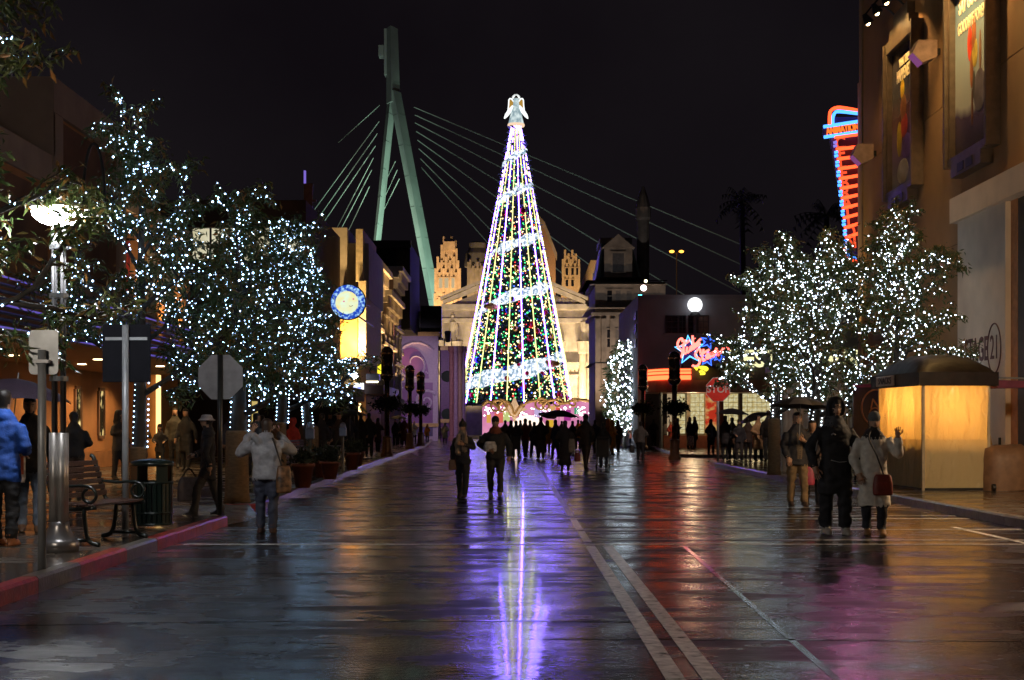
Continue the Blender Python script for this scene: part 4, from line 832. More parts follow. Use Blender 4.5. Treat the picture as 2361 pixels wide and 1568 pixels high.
# neon blade sign
Yn = 46.6
s = empty('neon_blade_sign', (dx(1982, Yn), Yn, 0), 0, 'tall vertical red and blue neon blade sign on the building corner', 'sign')
def nx(d): return dx(d, Yn) - s.location.x
M_o = em('orange_neon', (1, .075, .02), 3.2); M_b = em('cyan_neon', (.06, .27, 1), 3); M_plate = pm('blade_plate', (.05, .03, .10), .4)
m = MB(); m.prism([(nx(1982), dz(270, Yn)), (nx(1925), dz(270, Yn)), (nx(1915), dz(320, Yn)), (nx(1960), dz(580, Yn)), (nx(1982), dz(590, Yn))], 'y', 0, .22); m.build('plate', M_plate, s)
m = MB(); m.prism([(nx(1896), dz(313, Yn)), (nx(1982), dz(300, Yn)), (nx(1982), dz(278, Yn)), (nx(1896), dz(292, Yn))], 'y', -.06, -.002); m.build('name_plate', M_plate, s)
def nt_(nm, pts, mat, rad=.058):
    m = MB(); m.tube(smooth([(nx(d), -.12, dz(t_, Yn)) for d, t_ in pts], 3), rad, 6); m.build(nm, mat, s)
nt_('orange_hook', [(1911, 290), (1911, 270), (1914, 257), (1928, 250), (1950, 252), (1976, 257)], M_o); nt_('cyan_hook', [(1918, 288), (1918, 275), (1923, 262), (1935, 259), (1980, 264)], M_b)
nt_('cyan_bar', [(1897, 294), (1982, 281)], M_b); nt_('cyan_bar', [(1898, 318), (1982, 305)], M_b); nt_('orange_bar', [(1922, 318), (1980, 311)], M_o)
text('animation_lettering', 'ANIMATION', .34, em('red_yellow_letters', (1, .16, .02), 1.6), s, T(nx(1941), -.09, dz(299, Yn)) @ RY(-.15) @ FACE, .05, sx=.56, bold=.012)
for k, ch in enumerate('CELEBRATION'):
    t_ = 333 + k * 22.6; d = 1934 + k * 2.35
    text('letter', ch, .62, em('red_letters', (1, .09, .03), 1.2), s, T(nx(d + 3), -.05, dz(t_, Yn)) @ RY(-.1) @ FACE, .06, sx=.8, bold=.01)
    if k < 10: nt_('red_bar', [(1926 + k * 2.35, 346 + k * 22.6), (1982, 339.5 + k * 22)], M_o)
    for q in (0, 8.2): nt_('blue_dash', [(1920 + k * 2.5, 331 + k * 22.6 + q), (1927 + k * 2.5, 329 + k * 22.6 + q)], M_b if k else em('violet_dash', (.3, .25, .9), 1), .05)
nt_('cyan_hook', [(1950, 572), (1951, 585), (1956, 594), (1972, 597)], M_b); nt_('orange_hook', [(1946, 572), (1947, 590), (1955, 600), (1974, 602)], M_o)
m = MB(); m.box(nx(1982), nx(1982) + .8, .02, .2, dz(400, Yn), dz(390, Yn)); m.box(nx(1982), nx(1982) + .8, .02, .2, dz(560, Yn), dz(550, Yn)); m.build('bracket', M_black, s)
# distant amber highway lamp, dim small fittings
s = empty('highway_lamp', (dx(1560, 300), 300, 0), 0, 'tiny twin headed amber highway lamp far off in the dark sky', 'street lamp')
zt = dz(580, 300); m = MB(); m.tube([(0, 0, 0), (0, 0, zt - .4)], .12, 6); m.tube([(-1, 0, zt), (0, 0, zt - .4), (1, 0, zt)], .1, 6); m.build('pole', pm('lit_lamp_pole', (.3, .2, .1), .6), s)
for x in (-1, 1):
    m = MB(); m.ball((x, 0, zt), (.55, .4, .3), 8, 6); m.build('lamp_head', em('amber_lamp', (1, .4, .05), 4), s)

# ------------------------------------------------------------------ cable stayed bridge pylon, far away
Yg = 420
b = empty('bridge_pylon', (dx(905, Yg), Yg, 0), 0, 'tall green floodlit inverted Y bridge pylon rising behind the street', 'bridge')
M_con = pm('pale_pylon_concrete', (.42, .44, .43), .8, var=.15, scale=.15)
def slab(pts, hw, dep):
    m = MB(); 
    for (p, q, w0, w1, d0, d1) in pts:
        vs = []
        for (c_, w_, d_) in ((p, w0, d0), (q, w1, d1)):
            x, y, z = dx(c_[0], Yg), Yg + c_[2], dz(c_[1], Yg); vs += [(x - w_ * .1, y - d_ * 1.3, z), (x + w_, y + d_ * .1, z), (x + w_ * .1, y + d_ * 1.3, z), (x - w_, y - d_ * .1, z)]
        m.add(vs, [(3, 2, 1, 0), (4, 5, 6, 7), (0, 1, 5, 4), (1, 2, 6, 5), (2, 3, 7, 6), (3, 0, 4, 7)])
    return m
k_ = Yg / F / 2.3057
L(slab([((907, 240, 0), (904, 66, 0), 16 * k_, 13 * k_, 3.2, 2.6)], 0, 0).build('upper_shaft', M_con, b), b)
L(slab([((851, 700, 5), (904, 215, 1), 7.5 * k_, 10 * k_, 2.4, 2.4)], 0, 0).build('leg', M_con, b), b)
L(slab([((1015, 760, -5), (911, 215, -1), 13 * k_, 14 * k_, 2.6, 2.6)], 0, 0).build('leg', M_con, b), b)
m = MB(); m.box(dx(887, Yg), dx(893, Yg), Yg - 2, Yg + 2, dz(175, Yg), dz(70, Yg)); m.box(dx(874, Yg), dx(886, Yg), Yg - 2, Yg + 2, dz(132, Yg), dz(108, Yg)); L(m.build('maintenance_cabin', M_con, b), b)
for f_ in np.linspace(.12, .9, 7):
    for (pa, pb, w0, w1) in (((851, 700, 5), (904, 215, 1), 7.5, 10), ((1015, 760, -5), (911, 215, -1), 13, 14)):
        q = [pa[i] + (pb[i] - pa[i]) * f_ for i in range(3)]; w_ = (w0 + (w1 - w0) * f_) * k_ * 1.03; x, y, z = dx(q[0], Yg), Yg + q[2], dz(q[1], Yg); d_ = 2.5 * 1.03
        m = MB(); ring = [(x - w_ * .1, y - d_ * 1.3), (x + w_, y + d_ * .1), (x + w_ * .1, y + d_ * 1.3), (x - w_, y - d_ * .1)]; m.prism(ring, 'z', z - .12, z + .12); L(m.build('joint_band', pm('pylon_joint', (.26, .28, .27), .8), b), b)
M_cab = pm('stay_cable', (.46, .48, .45), .6)
pairs = [((955, 247), (1640, 535)), ((957, 265), (1600, 560)), ((957, 283), (1545, 590)), ((960, 303), (1480, 620)), ((963, 323), (1400, 640)), ((966, 343), (1330, 660)), ((970, 366), (1240, 640)), ((972, 386), (1160, 600)),
         ((875, 243), (790, 320)), ((874, 280), (735, 470)), ((870, 308), (736, 500)), ((866, 336), (738, 525)), ((861, 364), (780, 520)), ((857, 392), (770, 560)), ((852, 430), (800, 540)),
         ((916, 392), (880, 470)), ((921, 412), (872, 510)), ((912, 372), (890, 415))]
for i, (p, q) in enumerate(pairs):
    e = -30 if q[0] > 1000 else 25
    rc = (.15 if q[0] > 1000 else .12) if i not in (8,) else .12
    A = V((dx(p[0], Yg), Yg, dz(p[1], Yg))); Yq2 = Yg + e; B = V((dx(q[0], Yq2), Yq2, dz(q[1], Yq2))); B = A + (B - A) * (1.35 if q[0] > 1000 else (1.12 if i < 15 else 1))
    m = MB(); m.tube([A, B], rc, 5); L(m.build('stay_cable', M_cab, b), b)
GR = (.55, 1, .72)
spot((dx(1060, Yg), Yg - 40, 6), (dx(940, Yg), Yg, 50), 330000, GR, 46, .9, 1.0)
spot((dx(800, Yg), Yg - 34, 12), (dx(880, Yg), Yg, 50), 130000, (.75, 1, .72), 40, .9, 1.0)
spot((dx(935, Yg), Yg - 40, 25), (dx(905, Yg), Yg, 108), 26000, (.75, .95, .85), 26, .9, 1.0)
spot((dx(1000, Yg), Yg - 110, 12), (dx(1250, Yg), Yg - 12, 70), 65000, (.75, 1, .85), 75, .9, 1.0)
spot((dx(850, Yg), Yg - 60, 12), (dx(800, Yg), Yg + 10, 70), 13000, (.75, 1, .85), 60, .9, 1.0)
# ------------------------------------------------------------------ street trees wrapped in fairy lights
def leaf_mat(name, c1, c2):
    m = bpy.data.materials.new(name); m.use_nodes = True; nt = m.node_tree; b = nt.nodes['Principled BSDF']; b.inputs['Roughness'].default_value = .38
    g = nt.nodes.new('ShaderNodeNewGeometry'); n = nt.nodes.new('ShaderNodeTexNoise'); n.inputs['Scale'].default_value = 1.4; n.inputs['Detail'].default_value = 5; rp = nt.nodes.new('ShaderNodeValToRGB')
    rp.color_ramp.elements[0].color = (*c1, 1); rp.color_ramp.elements[1].color = (*c2, 1); rp.color_ramp.elements[0].position = .42; rp.color_ramp.elements[1].position = .68
    nt.links.new(g.outputs['Position'], n.inputs['Vector']); nt.links.new(n.outputs['Fac'], rp.inputs[0]); nt.links.new(rp.outputs[0], b.inputs['Base Color'])
    tr = nt.nodes.new('ShaderNodeBsdfTranslucent'); nt.links.new(rp.outputs[0], tr.inputs[0]); mx = nt.nodes.new('ShaderNodeMixShader'); mx.inputs[0].default_value = .25
    out = [q for q in nt.nodes if q.type == 'OUTPUT_MATERIAL'][0]; nt.links.new(b.outputs[0], mx.inputs[1]); nt.links.new(tr.outputs[0], mx.inputs[2]); nt.links.new(mx.outputs[0], out.inputs[0])
    return m
M_leaf = leaf_mat('evergreen_leaves', (.06, .10, .03), (.14, .15, .045)); M_leaf2 = leaf_mat('turning_leaves', (.13, .10, .03), (.38, .17, .04))
M_bark = pm('grey_bark', (.045, .038, .03), .8, var=.3, scale=5, bump=.5, bscale=20); M_wrap = pm('trunk_wrapping', (.20, .12, .055), .8, var=.25, scale=12, bump=.4, bscale=30, stretch=(1, 1, 4))
M_fl = em('cool_fairy_light', (.42, .66, 1), 13); M_fr = em('white_fairy_light', (.74, .86, 1), 15)
OCT_V = np.array([(1, 0, 0), (-1, 0, 0), (0, 1, 0), (0, -1, 0), (0, 0, 1), (0, 0, -1)], float); OCT_F = np.array([(0, 2, 4), (2, 1, 4), (1, 3, 4), (3, 0, 4), (2, 0, 5), (1, 2, 5), (3, 1, 5), (0, 3, 5)])
def bulbs(name, P, rad, mat, parent):
    P = np.array(P, float); r = np.array(rad, float).reshape(-1, 1, 1) if np.ndim(rad) else rad
    v = (P[:, None, :] + OCT_V[None] * r).reshape(-1, 3); f = (OCT_F[None] + (np.arange(len(P)) * 6)[:, None, None]).reshape(-1, 3)
    return tag(quick(name, v, f, mat, parent, True), kind='stuff')
def leaves(name, P, D, mat, parent, rg, ln=(.09, .17), wd=.26):
    P = np.array(P); D = np.array(D); n = len(P); D = D / np.linalg.norm(D, axis=1, keepdims=True)
    a = rg.normal(size=(n, 3)); S = np.cross(D, a); S /= np.linalg.norm(S, axis=1, keepdims=True) + 1e-9
    N = np.cross(S, D); l = rg.uniform(*ln, size=(n, 1)); h = l * wd * .5
    v = np.stack([P, P + D * l * .45 + S * h + N * l * .06, P + D * l + N * l * -.12, P + D * l * .45 - S * h + N * l * .06], 1).reshape(-1, 3)
    b = (np.arange(n) * 4)[:, None]; f = np.concatenate([b + np.array([[0, 1, 2]]), b + np.array([[0, 2, 3]])], 1).reshape(-1, 3)
    return quick(name, v, f, mat, parent)
def street_tree(label, loc, seed, H, spread, fork=1.9, nl=7, trunk_r=.12, lean=(0, 0), light=M_fl, tl=(1.0, None), wrap=True, nleaf=34, step=.115, br=.021, up=1.0, leafm=None, name='street_tree', group='street trees wound with fairy lights'):
    rr = random.Random(seed); rg = np.random.default_rng(seed)
    t = empty(name, loc, 0, label, 'tree', group)
    tr = [(0, 0, 0), (lean[0] * .3, lean[1] * .3, fork * .5), (lean[0] * .6, lean[1] * .6, fork), (lean[0], lean[1], fork + (H - fork) * .35), (lean[0] * 1.1, lean[1] * 1.1, fork + (H - fork) * .72), (lean[0] * 1.1, lean[1], H * .96)]
    trunk = MB(); trunk.tube(tr, [trunk_r * 1.15, trunk_r, trunk_r * .92, trunk_r * .6, trunk_r * .3, .012], 10)
    limbs = MB(); segs = []; twig = []
    def grow(p, d, ln_, r_, lvl):
        n = 5; pts = [V(p)]; dd = V(d).normalized()
        for i in range(n):
            dd = (dd + V((rr.gauss(0, .14), rr.gauss(0, .14), rr.gauss(.05 if lvl < 2 else -.02, .10)))).normalized(); pts.append(pts[-1] + dd * (ln_ / n))
        limbs.tube(pts, [r_ * (1 - .75 * i / n) for i in range(n + 1)], 5 if lvl < 3 else 4)
        for a_, b_ in zip(pts[:-1], pts[1:]): segs.append((a_, b_, r_, lvl))
        if lvl == 3: twig.append(pts); return
        k = {1: 6, 2: 5}[lvl]
        for i in range(k):
            f = .28 + .72 * (i + rr.random() * .7) / k; j = min(n - 1, int(f * n)); q = pts[j].lerp(pts[j + 1], f * n - j)
            a = rr.uniform(0, 2 * pi); e = dd.orthogonal().normalized(); e = Matrix.Rotation(a, 3, dd) @ e
            nd = (dd * rr.uniform(.4, .9) + e * rr.uniform(.55, 1.0) + V((0, 0, .12))).normalized()
            grow(q, nd, ln_ * rr.uniform(.42, .62), r_ * .5, lvl + 1)
    for i in range(nl):
        f = i / max(1, nl - 1); z = fork * .97 + (H - fork) * (.70 * f) ; a = i * 2.4 + rr.uniform(-.3, .3)
        cx = np.interp(z, [p[2] for p in tr], [p[0] for p in tr]); cyy = np.interp(z, [p[2] for p in tr], [p[1] for p in tr])
        el = (.45 + .5 * f) * up; d = V((cos(a) * cos(el), sin(a) * cos(el), sin(el)))
        ln_ = spread * (1.0 - .30 * f) * rr.uniform(.9, 1.12)
        grow((cx, cyy, z), d, ln_, trunk_r * (.5 - .22 * f), 1)
    grow(tr[4], (rr.gauss(0, .15), rr.gauss(0, .15), 1), (H - tr[4][2]) * 1.05, trunk_r * .28, 1)
    trunk.build('trunk', M_bark, t, True, fix=False); limbs.build('limbs', M_bark, t, True, fix=False)
    P = []; D = []
    for pts in twig:
        for _ in range(nleaf):
            f = rr.uniform(.15, 1.05); j = min(len(pts) - 2, int(f * (len(pts) - 1))); q = pts[j].lerp(pts[j + 1], f * (len(pts) - 1) - j)
            P.append((q.x + rr.gauss(0, .05), q.y + rr.gauss(0, .05), q.z + rr.gauss(0, .04))); D.append((rr.gauss(0, .7), rr.gauss(0, .7), rr.gauss(-.55, .45)))
    cut = int(len(P) * .8); o = list(range(len(P))); rr.shuffle(o); P = np.array(P)[o]; D = np.array(D)[o]
    leaves('crown', P[:cut], D[:cut], leafm or M_leaf, t, rg); leaves('turning_foliage', P[cut:], D[cut:], M_leaf2, t, rg)
    B = []
    for a_, b_, r_, lvl in segs:
        L_ = (b_ - a_).length; n = L_ / (step * (1.0 if lvl > 1 else .8)); k = int(n) + (rr.random() < n - int(n))
        if lvl == 3 and rr.random() < .62: continue
        for _ in range(k):
            q = a_.lerp(b_, rr.random()); B.append((q.x + rr.gauss(0, r_ * .7 + .008), q.y + rr.gauss(0, r_ * .7 + .008), q.z + rr.gauss(0, .01)))
    z = tl[0]; i = 0
    while z < fork + .5:
        a = i * 2.1; rad = trunk_r * 1.12 + .012; k = z / fork; B.append((lean[0] * .6 * k + rad * cos(a), lean[1] * .6 * k + rad * sin(a), z)); z += .028; i += 1
    z = fork + .3
    while z < H * .93:
        B.append((np.interp(z, [p[2] for p in tr], [p[0] for p in tr]) + rr.gauss(0, .05), np.interp(z, [p[2] for p in tr], [p[1] for p in tr]) + rr.gauss(0, .05), z)); z += .04
    rads = np.array([rr.choice((.6, .75, .85, 1, 1, 1.15, 1.3, 1.7)) * br * .84 for _ in B]); bulbs('fairy_lights', B, rads, light, t)
    if wrap:
        m = MB(); m.lathe([(trunk_r * 1.45, 0), (trunk_r * 1.3, .12), (trunk_r * 1.22, .6), (trunk_r * 1.2, tl[0] - .05), (trunk_r * 1.1, tl[0])], 12, (0, 0, 0)); m.build('trunk_wrap', M_wrap, t, True)
    return t
street_tree('tree with fairy lights behind the litter bin, tallest on the left', (gx(138, 22.5), 22.5, KZ), 3, 6.1, 1.5, 1.8, 12, .11, (.05, 0), step=.10, br=.0135, nleaf=20, tl=(.95, None))
street_tree('fairy light tree with a thick wrapped trunk beside the woman photographing', (-4.62, 23.9, KZ), 11, 5.0, 1.15, 1.5, 11, .16, (0, .1), step=.09, br=.014, nleaf=24, tl=(1.2, None))
street_tree('fairy light tree, middle trunk of the three on the left kerb', (-4.95, 30.2, KZ), 23, 5.55, 1.35, 1.6, 11, .13, (.05, .2), step=.095, br=.0165, nleaf=24, tl=(1.35, None))
street_tree('fairy light tree, furthest trunk of the three on the left kerb', (-5.0, 35.6, KZ), 31, 5.8, 1.3, 1.6, 11, .13, (-.3, .2), step=.10, br=.0185, nleaf=24, tl=(1.25, None))
# the near left tree stands just outside the picture and leans its branches in
street_tree('near tree at the left edge with sparse lights and large leaves', (-6.1, 13.3, KZ), 46, 5.7, 1.9, 1.9, 9, .14, (.3, 0), step=.15, br=.0095, nleaf=34, tl=(1.3, None), up=.85)
street_tree('fairy light tree behind the umbrella man, nearer the stop sign', (gx(774, 36.5), 36.5, KZ), 57, 5.7, 1.55, 1.6, 11, .13, (.05, .1), light=M_fr, step=.085, br=.0185, tl=(1.45, None))
street_tree('fairy light tree next to the snack kiosk', (gx(823, 32), 33.5, KZ), 61, 5.5, 1.75, 1.5, 11, .14, (.25, .1), light=M_fr, step=.09, br=.017, tl=(1.2, None), wrap=True)
street_tree('slender fairy light tree crowding the kiosk corner', (gx(893, 33), 33.0, KZ), 73, 5.9, 1.6, 1.9, 10, .10, (.1, 0), light=M_fr, step=.10, br=.0155, tl=(.9, None), wrap=False)
# small conical lit tree in a pot in front of the mansard house
def cone_tree():
    Y = 84; x = dx(1440, Y); t = empty('lit_conical_tree', (x, Y, 0), 0, 'small cone shaped tree thick with white lights before the mansard house', 'tree'); rg = np.random.default_rng(5); H0, H1 = .9, dz(785, Y); Rb = 1.05
    m = MB(); m.tube([(0, 0, 0), (0, 0, H1 - .2)], [.12, .02], 7); m.build('trunk', M_bark, t)
    shp = lambda f: Rb * np.sin(np.clip(f * .80 + .06, 0, 1) * pi) ** .85 * 1.05 + .06
    n = 5200; f = rg.random(n) ** .7; z = H1 - (H1 - H0) * f; a = rg.random(n) * 2 * pi; r_ = shp(f) * (.45 + .55 * rg.random(n) ** .5) * (1 + .22 * np.sin(z * 5 + a * 3))
    P = np.stack([r_ * np.cos(a), r_ * np.sin(a), z], 1); D = np.stack([np.cos(a), np.sin(a), -.3 + rg.normal(size=n) * .3], 1) + rg.normal(size=(n, 3)) * .3
    leaves('crown', P, D, M_leaf, t, rg, (.14, .28), .3)
    n = 400; f = rg.random(n) ** .7; z = H1 - (H1 - H0) * f + rg.normal(size=n) * .12; a = rg.random(n) * 2 * pi; r_ = shp(f) * (.55 + .55 * rg.random(n)) * (1 + .18 * np.sin(z * 5 + a * 2))
    bulbs('fairy_lights', np.stack([r_ * np.cos(a), r_ * np.sin(a), z], 1), rg.uniform(.03, .065, n), M_fr, t)
    for k, xx in enumerate((-.55, .7)):
        n = 70; z = rg.uniform(-.3, 1.2, n) + .6
        bulbs('hanging_lights', np.stack([xx + rg.normal(size=n) * .12, rg.normal(size=n) * .12, z], 1), .045, M_fr, t)
cone_tree()
# unlit palms against the sky
def palm(label, d, top, Y, seed):
    rr = random.Random(seed); t = empty('palm_tree', (dx(d, Y), Y, 0), 0, label, 'tree', 'dark palms behind the restaurant'); H = dz(top + 45, Y)
    m = MB(); m.tube([(0, 0, 0), (.2, 0, H * .5), (0, 0, H)], [.35, .28, .25], 8); m.build('trunk', pm('palm_bark', (.03, .025, .02), .9), t)
    P = []; D = []
    M_p = pm('palm_frond', (.03, .035, .022), .7)
    for i in range(26):
        a = rr.uniform(0, 2 * pi); e = rr.uniform(-.5, 1.3); Lf = rr.uniform(2.2, 3.2); m = MB(); pts = []
        for k in range(7):
            s_ = k / 6; pts.append((cos(a) * cos(e) * Lf * s_, sin(a) * cos(e) * Lf * s_, H + sin(e) * Lf * s_ - 1.3 * s_ * s_))
        m.tube(pts, [.05, .045, .04, .035, .03, .02, .01], 4)
        for k in range(2, 7):
            for sg in (-1, 1):
                p = V(pts[k]); q = V((-sin(a), cos(a), -.9)) * sg if sg > 0 else V((sin(a), -cos(a), -.9)); e_ = p + q.normalized() * .8; f_ = (V(pts[k]) - V(pts[k - 1])) * .45
                m.add([p, p + f_, e_], [(0, 1, 2)])
        m.build('frond', M_p, t, fix=False)
palm('dark palm silhouette behind the restaurant, the fuller one', 1710, 425, 130, 1); palm('dark palm silhouette beside the neon blade sign', 1905, 455, 130, 2)

# ------------------------------------------------------------------ the tall Christmas tree
YT = 145; K = YT / F; XT = dx(1190, YT)
t = empty('christmas_tree', (XT, YT, 0), 0, 'towering Christmas tree strung with coloured bulbs and light ropes', 'tree')
z0, z1 = dz(928, YT), dz(290, YT); Rb = 130 / 2.3057 * K; Rt = 11 / 2.3057 * K
def cone_r(z): f = (z1 - z) / (z1 - z0); return (Rt + (Rb - Rt) * f) * .90
rg = np.random.default_rng(12); rr = random.Random(12)
m = MB(); m.tube([(0, 0, 0), (0, 0, z1)], [.7, .1], 12); m.build('trunk', M_bark, t)
m = MB(); n = 40; m.lathe([(cone_r(z0 + (z1 - z0) * i / 14) * .86, z0 + (z1 - z0) * i / 14) for i in range(15)], 32); m.build('inner_foliage', pm('deep_tree_green', (.012, .026, .014), .8, var=.5, scale=2), t)
n = 15000; f = np.sqrt(rg.random(n)); z = z1 - (z1 - z0) * f; a = rg.random(n) * 2 * pi; rad = (Rt + (Rb - Rt) * (z1 - z) / (z1 - z0)) * .9 * rg.uniform(.84, .99, n)
P = np.stack([rad * np.cos(a), rad * np.sin(a), z], 1); D = np.stack([np.cos(a), np.sin(a), -.5 + 0 * a], 1) + rg.normal(size=(n, 3)) * .45
leaves('crown', P, D, pm('fir_needles', (.025, .06, .025), .6, var=.5, scale=2), t, rg, (.35, .8), .35)
cols = {'warm_bulbs': ((1, .72, .28), 3.6, 2300), 'green_bulbs': ((.06, .8, .22), 2.6, 1800), 'red_bulbs': ((1, .06, .05), 2.4, 300), 'blue_bulbs': ((.10, .2, 1), 2.4, 300), 'gold_bulbs': ((1, .9, .55), 4.5, 520)}
for nm, (c_, st, n) in cols.items():
    f = np.sqrt(rg.random(n)); z = z1 - (z1 - z0) * f; a = rg.random(n) * 2 * pi; rad = (Rt + (Rb - Rt) * (z1 - z) / (z1 - z0)) * .91 * rg.uniform(.98, 1.03, n)
    bulbs(nm, np.stack([rad * np.cos(a), rad * np.sin(a), z], 1), rg.uniform(.05, .105, n), em(nm, c_, st), t)
# baubles on the side one can see
bm_ = [pm('red_bauble', (.5, .02, .02), .15, .6), pm('blue_bauble', (.04, .09, .4), .15, .6), pm('green_bauble', (.02, .22, .1), .15, .6), pm('gold_bauble', (.6, .38, .06), .2, .8), pm('silver_bauble', (.5, .5, .6), .15, .9)]
for i in range(46):
    f = sqrt(rr.uniform(.1, 1)); z = z1 - (z1 - z0) * f; a = rr.uniform(-pi * .92, -pi * .08); r_ = cone_r(z) * 1.02; q = MB(); s_ = rr.uniform(.26, .38)
    q.ball((r_ * cos(a), r_ * sin(a), z), s_, 10, 7); q.build('bauble', bm_[rr.choice((0, 0, 0, 1, 2, 3, 4))], t, True)
# garland: a broad sparkling ribbon climbing round the cone
M_gar = em_noise('sparkling_garland', (.16, .26, .36), (.95, 1.02, 1.15), 1.35, 3.4, (1, 1, 1), .40, .58, 6)
def gar_z(th):      # th in turns, front centre (angle -pi/2) at whole turns
    return np.interp(th, [-.35, 0, 1, 2, 3, 4, 4.6], [dz(905, YT), dz(862, YT), dz(686, YT), dz(568, YT), dz(445, YT), dz(362, YT), dz(325, YT)])
vs = []; fs = []; S_ = 260
for i in range(S_ + 1):
    th = -.3 + 4.75 * i / S_; a = -pi / 2 + th * 2 * pi; zc = gar_z(th); hw = (17 if th < .4 else 13.5) / 2.3057 * K * (.55 + .45 * (z1 - zc) / (z1 - z0)) * 1.15 * (.45 + .55 * max(0, cos((th - .02) * 2 * pi)) ** .5) + .12 * sin(th * 40)
    for j in range(7):
        q = j / 6 * 2 - 1; z = zc + q * hw; r_ = cone_r(z) * 1.03 + .25 * (1 - q * q) + rr.uniform(-.06, .06); vs.append((r_ * cos(a), r_ * sin(a), z + rr.uniform(-.06, .06)))
for i in range(S_):
    for j in range(6): fs.append((i * 7 + j, i * 7 + j + 1, i * 7 + j + 8, i * 7 + j + 7))
mesh_obj('garland', vs, fs, M_gar, t)
for dd, w_, a in ((1152, .9, -2.25), (1250, 1.2, -.85)):
    zc = dz(712 if dd < 1200 else 842, YT); r_ = cone_r(zc) * 1.06; m = MB(); m.ball((r_ * cos(a), r_ * sin(a), zc), (w_, .3, .38), 8, 6); m.build('gold_bow', pm('gold_ribbon', (.7, .45, .06), .3, .6), t)
# light ropes stretched from the top to a ring at the base
M_rp = em('violet_rope', (.30, .13, 1.9), 19); M_ry = em('lime_rope', (1.0, 1.0, .34), 2.0)
nr = 22
for i in range(nr):
    a = -pi / 2 + 2 * pi * (i + .45) / nr; za = z1 - .1; zb = z0 - .2; ra = Rt * 1.0; rb = Rb * 1.03
    q = MB(); q.tube([(ra * cos(a), ra * sin(a), za), (rb * cos(a), rb * sin(a), zb)], [.045, .058], 6); q.build('light_rope', M_rp if i % 2 == 0 else M_ry, t)
m = MB(); m.tube([(Rb * 1.03 * cos(a), Rb * 1.03 * sin(a), z0 - .2) for a in np.linspace(0, 2 * pi, 41)[:-1]], .1, 6, closed=True); m.build('base_ring', M_black, t)
# angel on top
g = empty('angel_figure', (XT, YT, dz(292, YT)), 0, 'glowing white angel figure with golden wings on the tree top', 'angel')
def az(d): return dz(d, YT) - g.location.z
def az0(d): return dx(d, YT) - XT
M_an = em_noise('angel_dress_glow', (.32, .45, .5), (.85, 1, 1), .85, 2.2, (1, 1, .8), .4, .62, 5); M_aw = em('angel_white_glow', (.95, 1, .98), 1.4); M_ag = pm('angel_gold', (.75, .48, .12), .4, .3); M_ahem = em('angel_hem_glow', (1, .72, .5), 1.0)
m = MB(); m.lathe([(.82, az(289)), (.78, az(284)), (.55, az(262)), (.34, az(244)), (.28, az(236)), (.32, az(231)), (.24, az(228)), (.14, az(226))], 18); m.build('dress', M_an, g, True)
m = MB(); m.lathe([(.84, az(292)), (.88, az(289)), (.84, az(286))], 18); m.build('hem', M_ahem, g)
m = MB(); m.ball((0, -.05, az(225)), (.17, .17, .2), 12, 8); m.build('head', pm('angel_skin', (.6, .4, .25), .5), g, True)
for i in range(11):
    a = pi * (i / 10) ; p0 = V((cos(a) * .24, .1, az(226) + sin(a) * .2)); p1 = V((cos(a) * .44, .1, az(226) + sin(a) * .42)); m = MB(); m.tube([p0, p1], [.05, .03], 6); m.build('halo_ray', M_aw, g)
for sg in (-1, 1):
    m = MB(); m.tube(smooth([(sg * .2, 0, az(236)), (sg * .5, 0, az(228)), (sg * .72, 0, az(230)), (sg * .76, 0, az(242)), (sg * .82, 0, az(254))]), .07, 6); m.build('wing_rim', M_aw, g)
    m = MB(); m.prism([(sg * .2, az(238)), (sg * .52, az(230)), (sg * .7, az(232)), (sg * .74, az(252)), (sg * .4, az(248))], 'y', .02, .12); m.build('wing', em('gold_wing_glow', (.75, .42, .08), .6), g)
    m = MB(); m.tube([(sg * .3, -.1, az(245)), (sg * .65, -.1, az(256)), (sg * 1.0, -.1, az(267)), (sg * 1.2, -.1, az(274))], [.13, .22, .18, .06], 8); m.build('sleeve', M_aw, g, True)
# ------------------------------------------------------------------ pink stage front under the tree
YS = 137
s = empty('carousel_stage', (dx(1255, YS), YS, 0), 0, 'pink carousel style stage front with gold scrolls under the tree', 'stage'); ox = s.location.x
def sx(d): return dx(d, YS) - ox
M_pink = em_noise('pink_lit_panel', (.62, .16, .38), (1, .42, .62), .85, .35, (1, 1, 1), .35, .7)  # stage lighting put into the fascia as its own glow
prof = [(1112, 940), (1125, 931), (1150, 934), (1165, 928), (1190, 940), (1215, 930), (1245, 925), (1262, 935), (1285, 928), (1310, 932), (1335, 925), (1370, 930), (1398, 945)]
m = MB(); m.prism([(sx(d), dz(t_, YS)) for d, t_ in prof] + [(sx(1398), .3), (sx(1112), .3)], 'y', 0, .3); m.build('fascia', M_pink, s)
M_gold = pm('gilt', (.62, .40, .14), .35, .5, var=.2)
def gold(pts, r_=.17): m = MB(); m.tube(smooth([(sx(d), -.2, dz(t_, YS)) for d, t_ in pts]), r_, 6); m.build('gilt_scroll', M_gold, s)
def scroll(d, t_, r_, fl): 
    m = MB(); m.tube(spiral(sx(d), dz(t_, YS), r_, 1.3, -.22, flip=fl, a0=.3), [.15 * (1 - .5 * k) for k in np.linspace(0, 1, 26)], 6); m.build('gilt_volute', M_gold, s)
gold([(1112, 935), (1125, 925), (1140, 932), (1150, 940)]); gold([(1150, 934), (1165, 925), (1180, 938), (1186, 955), (1196, 940), (1215, 928), (1240, 923), (1250, 930)]); gold([(1250, 935), (1265, 924), (1280, 922), (1292, 930), (1310, 928), (1330, 922), (1355, 924), (1375, 933), (1395, 938)]); gold([(1160, 928), (1186, 962), (1212, 930)], .12)
